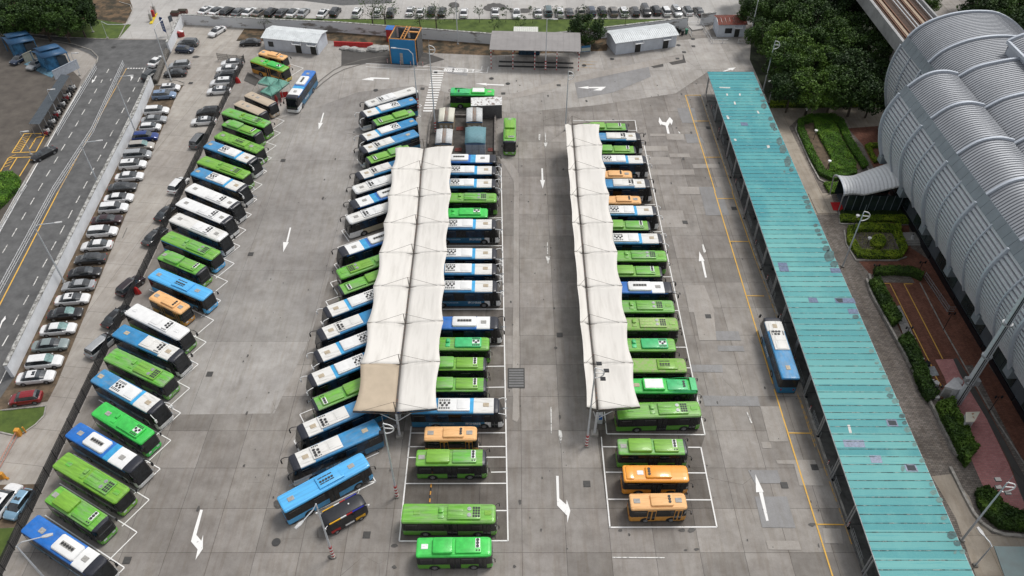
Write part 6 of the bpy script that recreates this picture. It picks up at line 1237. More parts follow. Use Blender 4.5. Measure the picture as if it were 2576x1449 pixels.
# open wash shelter
def shelter():
    a, b = G('cs', 262, 822), G('cs', 1915, 862); d = b-a; L = d.length; rz = math.atan2(d.y, d.x); t = thing('open_shelter', a, rz, 'grey flat-roofed open shelter on red and white posts with inspection pits', 'shelter')
    mr = pm('shelter_roof', (.27, .255, .25), .7, var=.08, scale=.4); D = 8.2; r = MB(); n = 16
    for k in range(n):
        x0, x1 = -.3+(L+.6)*k/n, -.3+(L+.6)*(k+1)/n; r.loft([[(x, -.3, 4.45), (x, D*.45, 4.85), (x, D, 4.6)] for x in (x0, x1-.05)], closed=False, capa=False, capb=False)
        r.loft([[(x, -.3, 4.49), (x, D*.45, 4.89), (x, D, 4.64)] for x in (x1-.045, x1)], closed=False, capa=False, capb=False)
    o = r.build('roof', mr, t); md = o.modifiers.new('t', 'SOLIDIFY'); md.thickness = .12; md.offset = -1
    for k in range(5):
        for y in (0, D-.3):
            p = MB()
            for i in range(10): p.tube((L*k/4, y, 4.4*i/10), (L*k/4, y, 4.4*(i+1)/10), .09, 8, i % 2)
            p.build('post', [m_redp, m_wht], t)
    for y in (3.2, 1.2): p = MB(); p.box(1.5, L-1, y-.35, y+.35, .02, .05); p.build('inspection_pit', M_dark, t)
    p = MB(); p.bbox(L*.3, L*.55, D-1.6, D-.3, 0, 1.7, .05); p.build('equipment_rack', pm('rack_blue', (.03, .08, .14), .5, var=.5, scale=3), t)
shelter()
shed('white_container', ('cs', 690, 330), ('cs', 1145, 335), 2.6, 2.5, 2.52, 'low white site cabin behind the grey open shelter', pm('cream_roof', (.62, .63, .58), .6), m_shed, over=.05, doors=[])
def bluebox():
    a, b = G('ms', 368, 543), G('ms', 737, 568); d = b-a; L = d.length; rz = math.atan2(d.y, d.x); c = G('ms', 800, 408); D = 6.0; H_ = 5.6; t = thing('wash_bay', a, rz, 'tall blue-fronted bus wash bay with open orange roof frame', 'building')
    mbz = pm('bright_blue_sheet', (.01, .19, .43), .5, var=.08, scale=.5); mo = pm('orange_frame', (.62, .28, .07), .5); mg = pm('dark_sheet', (.12, .12, .12), .7, var=.3)
    w_ = MB(); w_.box(0, L*.36, 0, .12, 0, H_); w_.box(L*.36, L*.47, 0, .12, 2.6, H_); w_.box(L*.47, L, 0, .12, 0, H_); w_.build('front_wall', mbz, t); w_ = MB(); w_.box(0, .12, .13, D, 0, H_); w_.box(L-.14, L-.02, 1.4, D, 0, H_-.05); w_.box(L*.1, L*.45, D-.2, D-.1, 0, H_-.1); w_.box(L*.55, L*.9, D-.2, D-.1, 0, H_-.1); w_.build('inner_wall', mg, t)
    f = MB()
    for x in (0, L): f.box(x-.08, x+.08, -.14, D, H_+.01, H_+.16); 
    for y in (-.02, D-.1): f.box(-.1, L+.1, y-.07, y+.07, H_+.17, H_+.3)
    for x in (L*.45, L*.58): f.box(x-.08, x+.08, 0, D, H_+.26, H_+.4)
    for y in range(1, 6): f.box(L*.45, L*.58, y-.06, y+.06, H_+.41, H_+.5)
    for x, y in ((0, 0), (L, 0)): f.box(x-.07, x+.07, y-.14, y, 0, H_)
    f.box(L*.62, L*.98, D*.6, D*.68, H_+.02, H_+.2); f.build('roof_frame', mo, t); w_ = MB(); w_.box(L*.36, L*.47, -.03, -.01, .02, 2.6); w_.build('door', m_gry, t)
    for i, (x, y) in enumerate(((-.9, .1), (2.1, -.3), (4.4, -.3), (L+.1, -.4), (L+1.3, -.3))): striped_post(t.matrix_world @ Vector((0, 0, 0)) if False else a+Matrix.Rotation(rz, 3, 'Z') @ Vector((x, y, 0)), 'red and white striped post, %s from the left before the blue wash bay' % ORD[i], 1.0, .08, 'striped posts around the wash bay')
bluebox()
shed('small_booth', ('ms', 305, 235), ('ms', 400, 240), 2., 2.9, 3.0, 'small red booth with blue roof behind the wash bay', m_bluep, m_redp, over=.1, stripes=False)
# utility cabins
m_r1 = pm('cabin_roof_cream', (.62, .60, .50), .6, scale=1.4, col2=(.60, .58, .5)); m_r2 = pm('cabin_roof_white', (.56, .57, .57), .6, var=.12); m_rg = pm('cabin_roof_grey', (.25, .24, .23), .7, scale=2, col2=(.22, .13, .08), stretch=(3, .3, 1)); m_cab = pm('cabin_wall', (.36, .30, .22), .6, var=.2); m_tl = pm('pale_teal_roof', (.13, .27, .31), .6, var=.12); m_cgy = pm('container_grey', (.12, .12, .125), .6, var=.15); m_cbl = pm('cabin_blue', (.02, .13, .3), .5)
def cabin(roof, z, wallz, label, r1, r2, blue=False):
    q = [G('sb', *p, z) for p in roof]; o = q[3].copy(); o.z = 0; t = thing('utility_cabin', o, 0, label, 'cabin'); q = [p-o for p in q]
    W_ = MB(); ins = .12; c = sum(q, Vector())/4
    b = [Vector((lerp(p.x, c.x, .06), lerp(p.y, c.y, .06), 0)) for p in q]; W_.prism(b, 0, z-.05); W_.build('wall', m_cab if not blue else pm('cabin_pale', (.33, .36, .42), .6), t)
    def strip(f0, f1, m, nm, dz):
        r = MB(); a0, a1, b0, b1 = lerp(q[0], q[1], f0), lerp(q[0], q[1], f1), lerp(q[3], q[2], f0), lerp(q[3], q[2], f1); hz = lambda f: .22*math.sin(math.pi*f)
        r.loft([[(p.x, p.y, z+hz(f)+dz) for p in (u, v)] for f, u, v in [(lerp(f0, f1, k/4), lerp(a0, a1, k/4), lerp(b0, b1, k/4)) for k in range(5)]], closed=False, capa=False, capb=False); oo = r.build(nm, m, t, smooth=1.); md = oo.modifiers.new('t', 'SOLIDIFY'); md.thickness = .08; md.offset = 0
    if blue: strip(0, 1, r1, 'roof', 0)
    else: strip(0, .39, r1, 'roof', 0); strip(.61, 1, r1, 'roof', 0); strip(.39, .61, r2, 'roof_ridge_strip', -.02)
    tr = MB(); tr.tube(q[3]-Vector((0, 0, .1)), q[2]-Vector((0, 0, .1)), .07, 6); tr.build('blue_trim', m_cbl, t)
    n = 3
    for k in range(n):
        u, v = lerp(b[3], b[2], (k+.08)/n), lerp(b[3], b[2], (k+.92)/n); e = (v-u).normalized(); nn = Vector((e.y, -e.x, 0))*.03; d = MB(); d.add([u+nn+Vector((0, 0, .2)), v+nn+Vector((0, 0, .2)), v+nn+Vector((0, 0, z-.35)), u+nn+Vector((0, 0, z-.35))], [(0, 1, 2, 3)])
        if not blue: cc = (u+v)/2; d.disc(cc+nn*1.2+Vector((0, 0, z*.6)), .28, 12, 'y', -.05, 1)
        d.build('door', [m_cab if not blue else pm('cabin_door_pale', (.40, .44, .50), .6), m_r2], t)
cabin([(180, 352), (405, 350), (382, 545), (163, 546)], 2.6, 0, 'cream-roofed cabin at the far left of the utility yard', m_r1, m_rg)
cabin([(570, 350), (795, 350), (795, 545), (562, 546)], 2.6, 0, 'white-roofed cabin with grey strip at the far right of the utility yard', m_r2, m_rg)
cabin([(140, 652), (376, 650), (360, 853), (120, 853)], 2.6, 0, 'white-roofed cabin at the near left of the utility yard', m_r2, m_rg)
cabin([(555, 622), (847, 624), (836, 852), (543, 852)], 3.0, 0, 'pale teal-roofed cabin with blue trim in the utility yard', m_tl, m_tl, True)
def container():
    q = [G('sb', *p, 2.9) for p in [(632, 200), (1070, 186), (1072, 302), (632, 318)]]; o = q[3].copy(); o.z = 0; t = thing('shipping_container', o, 0, 'dark grey container with peeling white roof beside the green bus', 'container'); q = [p-o for p in q]
    w_ = MB(); w_.prism([Vector((p.x, p.y, 0)) for p in q], 0, 2.85); w_.build('wall', m_cgy, t); r = MB(); r.prism([Vector((p.x*1.005, p.y*1.005, 0)) for p in q], 2.86, 2.95); r.build('roof', pm('peeling_white_roof', (.66, .66, .65), .6, scale=1.3, col2=(.16, .11, .09), edge=(.40, .47)), t)
    c = MB()
    for k in range(24): u = lerp(q[3], q[2], (k+.5)/24); c.box(u.x-.06, u.x+.06, u.y-.05, u.y-.01, .15, 2.75)
    c.build('corrugation', m_cgy, t)
container()
region('utility_yard', 'sb', [(60, 480), (110, 370), (980, 335), (985, 1010), (360, 1010), (360, 900), (30, 900)], pm('yard_dark_concrete', (.075, .068, .062), .9, var=.3, scale=.8, world=True), dz=ZM+.006)
wall('yard_wall', [('sb', 975, 345), ('sb', 965, 1000)], .7, .2, 'low dark kerb wall on the right of the utility yard', m=pm('yard_wall_grey', (.2, .18, .165), .9, var=.3, scale=1.), cop=.05)
wall('yard_wall', [('sb', 30, 900), ('sb', 60, 600), ('sb', 110, 400)], .7, .2, 'low dark kerb wall on the left of the utility yard', m=MATS['yard_wall_grey'], cop=.05)
wall('yard_wall', [('sb', 390, 480), ('sb', 970, 480)], .5, .2, 'low kerb wall across the middle of the utility yard', m=MATS['yard_wall_grey'], cop=.05)
for k, pts in enumerate([[(425, 625), (530, 618), (525, 672), (420, 672)], [(405, 925), (500, 922), (498, 972), (400, 972)], [(872, 925), (945, 925), (945, 972), (870, 972)]]):
    q = [G('sb', *p) for p in pts]; t = thing('pit_cover', q[3], 0, 'red slatted pit cover %s on the utility yard floor' % ['between the far cabins', 'beside the near white-roofed cabin', 'right of the pale teal cabin'][k], 'cover', 'red pit covers'); b = MB()
    for i in range(5): u, v = lerp(q[3], q[0], (i+.1)/5)-q[3], lerp(q[2], q[1], (i+.1)/5)-q[3]; e = (q[0]-q[3])*.12; b.prism([u, v, v+e, u+e], .12, .2)
    b.build('slats', pm('red_slat', (.2, .05, .04), .7), t)
# booths and bike shelter at the far left
m_br = pm('booth_blue_roof', (.025, .09, .19), .5, var=.15, scale=.8); m_bw = pm('booth_wall_blue', (.05, .19, .36), .6, var=.4, scale=.8)
def booth(pa, pb, pc, label):
    a, b, c = G('bt', *pa, 3.2), G('bt', *pb, 3.2), G('bt', *pc, 3.2); o = a.copy(); o.z = 0; t = thing('gate_booth', o, 0, label, 'booth'); u, v = b-a, c-a; z = Vector((0, 0, 1))
    r = MB(); n = 8; r.loft([[tuple(lerp(Vector(), u, f)+v*g+z*(3.2+.7*math.sin(math.pi*min(1, g*1.05)))) for f in (0, 1)] for g in [k/n for k in range(n+1)]], closed=False, capa=False, capb=False); oo = r.build('roof', m_br, t, smooth=.8); md = oo.modifiers.new('t', 'SOLIDIFY'); md.thickness = .1
    r = MB(); r.loft([[tuple(lerp(Vector(), u, f)+v*g+z*(4.15+.25*math.sin(math.pi*(g-.3)/.5))) for f in (.12, .95)] for g in [.3+.5*k/6 for k in range(7)]], closed=False, capa=False, capb=False); oo = r.build('upper_roof', m_br, t, smooth=.8); md = oo.modifiers.new('t', 'SOLIDIFY'); md.thickness = .1
    w_ = MB(); q = [u*.12+v*.1, u*.55+v*.1, u*.55+v*.75, u*.12+v*.75]; w_.prism(q, 0, 3.15); w_.build('wall', m_bw, t); w_ = MB(); q = [u*.58+v*.15, u*.93+v*.15, u*.93+v*.7, u*.58+v*.7]; w_.prism(q, 0, 2.4); w_.build('lobby', m_pan, t)
    for f, g in ((.03, .05), (.97, .05), (.03, .92), (.97, .92)): p = MB(); b_ = u*f+v*g; p.tube(b_, b_+z*3.2, .09, 8); p.build('post', m_bw, t)
booth((120, 285), (495, 208), (0, 170), 'farther blue-roofed gate booth at the far left edge'); booth((600, 475), (965, 385), (405, 380), 'nearer blue-roofed gate booth beside the blue paving')
region('blue_paving', 'bt', [(340, 555), (500, 490), (780, 600), (990, 530), (1120, 600), (780, 700), (740, 750), (600, 690)], pm('blue_paving', (.10, .20, .27), .8, var=.3, scale=1.5, world=True), dz=ZM+.001)
wall('panel_fence', [('bt', 795, 778), ('bt', 1140, 608)], 2.0, .08, 'row of pale blue site panels beside the grey bike shelter', m=pm('panel_pale', (.40, .44, .50), .6), cop=.05, side=1); wall('panel_fence', [('bt', 370, 540), ('bt', 500, 480)], 2.0, .08, 'beige panel fence between the two blue-roofed booths', m=pm('panel_beige', (.3, .3, .25), .7), cop=.05)
def bikeshelter():
    z = 2.7; q = [G('bt', *p, z) for p in [(865, 697), (990, 715), (565, 1410), (408, 1402)]]; o = q[3].copy(); o.z = 0; t = thing('bike_shelter', o, 0, 'long narrow grey roof over parked scooters on the dirt lot', 'shelter'); q = [p-o for p in q]; r = MB(); n = 40
    for k in range(n):
        f0, f1 = k/n, (k+.96)/n; r.add([lerp(q[3], q[0], f0), lerp(q[2], q[1], f0), lerp(q[2], q[1], f1), lerp(q[3], q[0], f1)], [(0, 1, 2, 3)])
        f2 = (k+1)/n; r.add([lerp(q[3], q[0], f1)+Vector((0, 0, .03)), lerp(q[2], q[1], f1)+Vector((0, 0, .03)), lerp(q[2], q[1], f2)+Vector((0, 0, .03)), lerp(q[3], q[0], f2)+Vector((0, 0, .03))], [(0, 1, 2, 3)])
    oo = r.build('roof', pm('bike_roof', (.07, .085, .10), .5, var=.15), t); md = oo.modifiers.new('t', 'SOLIDIFY'); md.thickness = .06
    for k in range(8):
        for s in (.08, .9): p = MB(); b = lerp(lerp(q[3], q[0], k/7), lerp(q[2], q[1], k/7), s); p.tube((b.x, b.y, 0), (b.x, b.y, z), .06, 6); p.build('post', m_steel, t)
    return [lerp(q[2], q[1], f)+o for f in [(i+.3)/17 for i in range(17)]]
sc = bikeshelter(); scol = ['red', 'white', 'black', 'darkgrey', 'white', 'black']
def scooter(p, rz, col, label):
    t = thing('scooter', p, rz, label, 'scooter', 'scooters under the grey bike shelter'); b = MB(); b.bbox(-.75, .1, -.17, .17, .35, .78, .1); b.bbox(.35, .62, -.2, .2, .3, 1.0, .08); b.box(.05, .4, -.15, .15, .28, .36); b.build('body', car_paint(col), t)
    for x in (-.6, .62): wheel(t, x, .05, .25, 1, .1)
    h = MB(); h.tube((.5, -.33, 1.08), (.5, .33, 1.08), .03, 5); h.tube((.62, 0, .3), (.48, 0, 1.08), .03, 5); h.build('handlebar', m_blk, t); s = MB(); s.bbox(-.7, .0, -.14, .14, .79, .88, .04); s.build('seat', m_blk, t)
for i, p in enumerate(sc): p.z = 0; scooter(p+Vector((.0, 0, 0)), R(random.uniform(-25, 5)), scol[i % 6], '%s scooter, %s from the near end under the long grey shelter' % (CN.get(scol[i % 6], scol[i % 6]), ORD[i]))
# tents
m_tent = pm('green_tent_fabric', (.12, .30, .24), .7, var=.1, scale=1.)
def tent(corners, label, z=2.2):
    q = [G(*p, z) for p in corners]; c = sum(q, Vector())/4; o = Vector((c.x, c.y, 0)); t = thing('market_tent', o, 0, label, 'tent', 'green market tents'); q = [p-o for p in q]; pk = Vector((0, 0, 3.3)); r = MB()
    for k in range(4):
        a, b = q[k], q[(k+1) % 4]; rows = []
        for j in range(6): f = j/5; rows.append([tuple(lerp(lerp(a, b, f), pk, g)-Vector((0, 0, .38*math.sin(math.pi*g)**1+.0-.12*math.sin(math.pi*f)*(1-g)))) for g in (0, .2, .4, .6, .8, 1)])
        r.loft(rows, closed=False, capa=False, capb=False); r.loft([[tuple(p), tuple(p-Vector((0, 0, .28)))] for p in (a, b)], closed=False, capa=False, capb=False)
    oo = r.build('fabric', m_tent, t, smooth=.7); md = oo.modifiers.new('t', 'SOLIDIFY'); md.thickness = .015
    for p in q: l = MB(); l.tube((p.x, p.y, 0), p, .03, 6); l.build('leg', m_wsteel, t)
tent([('hs', 550, 1290), ('hs', 695, 1165), ('hs', 935, 1210), ('hs', 790, 1342)], 'green tent farthest left of the three beside the yellow-fronted bus'); tent([('hs', 800, 1342), ('hs', 938, 1212), ('hs', 1152, 1275), ('hs', 1003, 1393)], 'green tent nearest the blue and white coach'); tent([('00', 1962, 692), ('00', 2035, 648), ('00', 2122, 668), ('00', 2045, 724)], 'green tent in front of the other two above the beige minibuses')
m_rb = pm('red_plastic', (.50, .02, .02), .45)
def redpanel(k, x, y, rz, label, L=2., h=1.7, lean=.25):
    t = thing('display_stand', G(k, x, y), rz, label, 'display stand', 'red panels beside the green tents'); b = MB(); b.add([(-L/2, 0, 0), (L/2, 0, 0), (L/2, lean, h), (-L/2, lean, h)], [(0, 1, 2, 3)]); o = b.build('panel', m_rb, t); md = o.modifiers.new('t', 'SOLIDIFY'); md.thickness = .05; b = MB(); b.tube((-L/2, 0, 0), (-L/2, .7, 0), .04, 5); b.tube((L/2, 0, 0), (L/2, .7, 0), .04, 5); b.build('foot', m_steel, t)
redpanel('00', 2085, 785, R(-60), 'leaning red panel beside the front of the beige minibuses'); redpanel('00', 2122, 755, R(-75), 'red panel in the middle of the three by the coach'); redpanel('00', 2150, 735, R(15), 'red panel nearest to the blue and white coach', 1.6, 1.1)
def redbarrier():
    a, b = G('00', 2524, 345), G('10', 242, 357); d = b-a; t = thing('water_barrier', a, math.atan2(d.y, d.x), 'long red plastic water barrier in front of the dry grass', 'barrier'); L = d.length; n = 6
    for k in range(n): m = MB(); x0, x1 = L*k/n, L*(k+.98)/n; m.loft([[(x0, -.35, 0), (x1, -.35, 0), (x1, .35, 0), (x0, .35, 0)], [(x0, -.2, .5), (x1, -.2, .5), (x1, .2, .5), (x0, .2, .5)], [(x0, -.14, 1.05), (x1, -.14, 1.05), (x1, .14, 1.05), (x0, .14, 1.05)]]); m.build('segment', m_rb, t)
redbarrier()
# rubble boulders under the red barrier
for i, (x, y, r) in enumerate([(30, 370, 1.3), (95, 378, 1.4), (150, 388, 1.2), (205, 380, 1.0), (262, 378, 2.1), (325, 372, 1.7), (375, 385, 1.0)]):
    rr = random.Random(i); m = MB(); rings = []
    for a, z, s in ((0, 0, 1), (0, .35, 1.02), (0, .62, .7)):
        rings.append([(r*s*math.cos(6.283*k/9)*rr.uniform(.8, 1.1), r*.6*s*math.sin(6.283*k/9)*rr.uniform(.8, 1.1), z*r*.7) for k in range(9)])
    m.loft(rings); o = m.build('rock', pm('pale_rock', (.42, .41, .39), .9, var=.25, scale=1.2), loc=G('10', x, y)); tag(o, 'pale rock, %s from the left below the red water barrier' % ORD[i], 'rock', 'pale rocks below the red barrier')
def drum():
    t = thing('oil_drum', G('gt', 560, 515), 0, 'red and white drum against the far white wall', 'drum'); m = MB(); m.tube((0, 0, 0), (0, 0, 1.1), .75, 20); m.build('drum', pm('drum_red', (.28, .02, .02), .5), t); m = MB(); m.add([(.72*math.cos(R(a)), .72*math.sin(R(a)), 1.106) for a in range(-30, 151, 15)], [tuple(range(13))]); m.build('white_half', m_wht, t)
drum()
# barriers, gates, signs
def boom(base, tip, label, col, key='bl'):
    a, b = G(key, *base), G(key, *tip); d = b-a; t = thing('boom_gate', a, math.atan2(d.y, d.x), label, 'barrier'); L = d.length; m = MB(); m.bbox(-.35, .25, -.3, .3, 0, 1.15, .06); m.tube((-.45, .6, 0), (-.45, .6, 1.1), .1, 8); m.build('housing', col, t); m = MB()
    for z in (.95, .35): m.tube((0, 0, z), (L, 0, z), .045, 6)
    k = .3
    while k < L: m.tube((k, 0, .3), (k, 0, .95), .02, 4); k += .38
    m.build('boom_arm', pm('faded_pink_boom', (.5, .22, .16), .6), t)
m_orp = pm('gate_orange', (.62, .28, .03), .5)
boom((330, 655), (-20, 1290), 'orange boom gate with lattice arm at the near left driveway', m_orp)
t = thing('gate_post', G('bl', 75, 1370), 0, 'orange gate post cut by the left edge at the driveway', 'post'); m = MB(); m.bbox(-.6, .15, -.25, .25, 0, 1., .06); m.tube((.2, 0, 0), (.6, -.2, .15), .15, 8); m.build('post_body', m_orp, t)
def island():
    t = thing('gate_island', G('gt', 110, 345), 0, 'yellow-kerbed gate island with barrier machines at the far entrance', 'barrier'); o = t.location.copy(); p = [G('gt', *q)-o for q in [(105, 345), (145, 345), (220, 195), (190, 185)]]; m = MB(); m.prism(p, 0, .2); m.build('kerb', m_yelb, t)
    for x, y, h in ((135, 300, 1.6), (170, 245, 1.5), (190, 200, 1.8)): c = G('gt', x, y)-o; m = MB(); m.bbox(c.x-.3, c.x+.3, c.y-.3, c.y+.3, .2, h+.2, .05); m.tube((c.x, c.y, h), (c.x, c.y, h+1.2), .05, 6); m.build('machine', m_gry if x != 170 else m_redp, t)
island()
def banner():
    a = G('gt', 365, 520); t = thing('feather_banner', a, R(-20), 'tall blue feather banner with white lettering beside the entrance wall', 'banner'); m = MB(); m.tube((0, 0, 0), (0, 0, 4.6), .04, 6); m.build('pole', m_steel, t); m = MB(); m.add([(0, 0, .9), (-.85, 0, 1.2), (-.95, 0, 4.1), (-.7, 0, 4.6), (0, 0, 4.55)], [(0, 1, 2, 3, 4)]); o = m.build('cloth', pm('banner_blue', (.02, .06, .22), .6), t); md = o.modifiers.new('t', 'SOLIDIFY'); md.thickness = .02
    lettering('停车场', .6, m_textw, t, Matrix.Translation((-.2, -.04, 1.5)) @ Matrix.Rotation(R(90), 4, 'X') @ Matrix.Rotation(R(90), 4, 'Z'))
banner()
def signboard():
    t = thing('notice_board', (G('cs', 1960, 580)), R(12), 'blue and white notice board on two posts beside the dark bush', 'sign'); b = G('cs', 2140, 560)-t.location; L = b.length; m = MB()
    for x in (0, L): m.tube((x, 0, 0), (x, 0, 2.6), .05, 8)
    m.build('posts', m_steel, t); m = MB(); m.box(.06, L-.06, -.05, .02, .9, 2.3); m.build('board', pm('sign_blue', (.015, .13, .28), .5), t); m = MB(); m.box(.1, L-.1, -.062, -.051, 1.05, 1.8); m.build('panel', pm('sign_pale', (.42, .46, .40), .5), t)
signboard()
t = thing('sign_plate', G('gt', 440, 395), R(70), 'dark metal sign on two legs against the entrance wall', 'sign'); m = MB(); m.tube((-.5, 0, 0), (-.5, 0, 1.6), .04, 6); m.tube((.5, 0, 0), (.5, 0, 1.6), .04, 6); m.build('legs', m_steel, t); m = MB(); m.box(-.6, .6, -.03, .03, 1.5, 2.9); m.build('plate', m_pan, t)
for x, y, lb in ((480, 205, 'brick planter with dry plants left of the pair by the wall corner'), (578, 180, 'brick planter right of the pair by the wall corner')):
    t = thing('planter', G('gt', x, y+18), 0, lb, 'planter'); m = MB(); m.bbox(-1.1, 1.1, -.5, .9, 0, .8, .05); m.build('box', pm('planter_brown', (.14, .07, .06), .9, var=.3), t); m = MB(); m.box(-1, 1, -.4, .8, .78, .95); m.build('soil', pm('planter_soil', (.05, .045, .03), .9, var=.5, scale=6), t)
for i, (x, y, c) in enumerate([(1465, 400, (.02, .16, .1)), (1350, 390, (.02, .03, .03)), (1400, 420, (.02, .022, .025)), (1310, 365, (.03, .03, .03))]):
    t = thing('wheelie_bin', G('wh', x, y), 0, ['green wheeled bin beside the ramp', 'black bin behind the others at the end of the right shed', 'black bin in front at the end of the right shed', 'dark bin nearest to the right shed'][i], 'bin'); m = MB(); m.loft([[(-.25, -.25, .1), (.25, -.25, .1), (.25, .25, .1), (-.25, .25, .1)], [(-.32, -.36, 1.05), (.32, -.36, 1.05), (.32, .36, 1.05), (-.32, .36, 1.05)]]); m.build('bin_body', pm('bin_%d' % i, c, .5), t); m = MB(); m.bbox(-.35, .35, -.4, .4, 1.06, 1.16, .04); m.build('lid', MATS['bin_%d' % i], t)
# ================================================================ vegetation
def leafmat(name, c1, c2, c3):
    m = bpy.data.materials.new(name); m.use_nodes = True; nt = m.node_tree; b = nt.nodes['Principled BSDF']; L = nt.links.new
    g = N(nt, 'ShaderNodeNewGeometry'); n = N(nt, 'ShaderNodeTexNoise', i_Scale=.45, i_Detail=3.); L(g.outputs['Position'], n.inputs['Vector'])
    n2 = N(nt, 'ShaderNodeTexNoise', i_Scale=4., i_Detail=2.); L(g.outputs['Position'], n2.inputs['Vector'])
    ad = N(nt, 'ShaderNodeMath', operation='MULTIPLY_ADD'); L(n2.outputs[0], ad.inputs[0]); ad.inputs[1].default_value = .5; L(n.outputs[0], ad.inputs[2])
    oi = N(nt, 'ShaderNodeObjectInfo'); a2 = N(nt, 'ShaderNodeMath', operation='MULTIPLY_ADD'); L(oi.outputs['Random'], a2.inputs[0]); a2.inputs[1].default_value = .22; L(ad.outputs[0], a2.inputs[2])
    r = N(nt, 'ShaderNodeValToRGB'); L(a2.outputs[0], r.inputs[0]); e = r.color_ramp.elements; e[0].position = .62; e[1].position = 1.12; e[0].color = (*c1, 1); e[1].color = (*c3, 1); x = e.new(.86); x.color = (*c2, 1)
    L(r.outputs[0], b.inputs['Base Color']); b.inputs['Roughness'].default_value = .6; b.inputs['Specular IOR Level'].default_value = .25
    MATS[name] = m; return m
lf_dark = leafmat('foliage_dark', (.012, .03, .008), (.026, .055, .012), (.05, .10, .016)); lf_mid = leafmat('foliage_mid', (.02, .045, .01), (.045, .092, .014), (.085, .155, .02)); lf_hedge = leafmat('foliage_hedge', (.045, .12, .01), (.085, .20, .016), (.14, .27, .025)); lf_yel = leafmat('foliage_yellow_green', (.09, .16, .01), (.18, .27, .016), (.29, .38, .03)); lf_rose = leafmat('foliage_bed', (.14, .13, .05), (.25, .25, .10), (.42, .40, .2))
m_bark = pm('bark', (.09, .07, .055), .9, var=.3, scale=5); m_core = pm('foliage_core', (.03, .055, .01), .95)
def leaf(mb, p, s, rr, flat=.0):
    n = Vector((rr.gauss(0, 1), rr.gauss(0, 1), rr.gauss(0, 1)+flat)).normalized(); u = n.orthogonal().normalized(); a = rr.random()*6.28; u = Matrix.Rotation(a, 3, n) @ u; v = n.cross(u)
    mb.v += [tuple(p+u*s), tuple(p+v*s*.55), tuple(p-u*s*.8), tuple(p-v*s*.55)]; o = len(mb.v)-4; mb.f.append((o, o+1, o+2, o+3)); mb.m.append(0)
def tree_proto(seed, h, r, ncl, nl, ls, lm, name='tree', trunk=.22, squash=.7, open_=.0):
    rr = random.Random(seed); t = thing(name, (0, 0, 0), 0, 'x', 'tree'); tr = MB(); top = Vector((rr.uniform(-.3, .3), rr.uniform(-.3, .3), h*.5)); tr.tube((0, 0, 0), top, trunk, 8, r2=trunk*.65); cr = MB()
    for k in range(ncl):
        a = rr.random()*6.283; e = rr.random()**.5; ph = rr.uniform(-.5, 1); R_ = r*(.45+.5*e)*math.sqrt(max(.05, 1-(ph*.72)**2)) ; c = Vector((R_*math.cos(a), R_*math.sin(a), h*.62+ph*r*squash)); cs = rr.uniform(.17, .32)*r
        if k % 3 == 0: tr.tube(top*rr.uniform(.6, 1), c, trunk*.3, 5, r2=trunk*.08)
        for _ in range(int(nl*(cs/(.25*r))**2)):
            d = Vector((rr.gauss(0, 1), rr.gauss(0, 1), rr.gauss(0, 1))).normalized()*cs*rr.uniform(.55, 1.08)**.6; d.z *= .75; leaf(cr, c+d, ls*rr.uniform(.7, 1.3), rr, .8)
    tr.build('trunk', m_bark, t, smooth=.8); cr.build('crown', lm, t); return t
PT = {'big': [tree_proto(s, 9.5, 4.6, 62, 95, .27, lf_mid, 'broadleaf_tree', .28) for s in (1, 2)]+[tree_proto(s, 9.5, 4.8, 62, 95, .27, lf_dark, 'broadleaf_tree', .28) for s in (3, 4)], 'sap': [tree_proto(s, 4.2, 1.35, 16, 14, .15, lf_dark, 'young_tree', .06, 1.) for s in (5, 6)], 'bare': [tree_proto(s, 6.4, 2.9, 40, 9, .17, lf_dark, 'sparse_tree', .16, .7) for s in (8, 9)],
      'bush': [tree_proto(11, 6.0, 3.8, 60, 110, .2, lf_dark, 'dense_tree', .2, .75)]}
index_kids(); USED = set()
def plant(kind, key, x, y, s, label, group=None, v=None, z=0, proj=0.):
    p = PT[kind][(v if v is not None else random.randrange(len(PT[kind]))) % len(PT[kind])]; c = G(key, x, y, proj); c.z = z
    if p.name in USED: o = dup(p, c, random.uniform(0, 6.28))
    else: o = p; o.location = c; o.rotation_euler = (0, 0, random.uniform(0, 6.28)); USED.add(p.name)
    o.scale = (s, s, s*random.uniform(.92, 1.08)); o['label'] = label; o['category'] = 'tree'
    if group: o['group'] = group
    elif 'group' in o: del o['group']
    return o
BT = [(1965, 12, .95, 2), (2025, 10, 1, 3), (2090, 15, 1, 2), (2155, 10, 1, 3), (1905, 20, .9, 3), (1925, 70, .8, 2), (1990, 55, .95, 3), (2050, 55, 1., 2), (2115, 60, .9, 3), (2180, 70, .9, 2), (1975, 115, 1.02, 0), (2030, 110, .95, 2), (2085, 112, 1., 0), (2140, 105, .9, 1), (2190, 125, .9, 3), (1985, 165, .98, 0), (2045, 165, .95, 1), (2105, 165, 1., 3), (2160, 170, .95, 2), (2210, 175, .8, 3), (1995, 215, .8, 2), (2045, 222, .9, 1), (2100, 218, .92, 2), (2155, 225, .9, 3), (2200, 228, .75, 2), (1890, -35, 1, 2), (1960, -40, 1, 3), (2030, -45, 1, 2), (2110, -40, 1, 3), (2180, -30, 1, 2)]
for x, y, s, v in BT: plant('big', 'D', x, y, s, 'broadleaf tree of the thick dark grove between turquoise canopy and station', 'trees of the grove left of the station', v, proj=6.0)
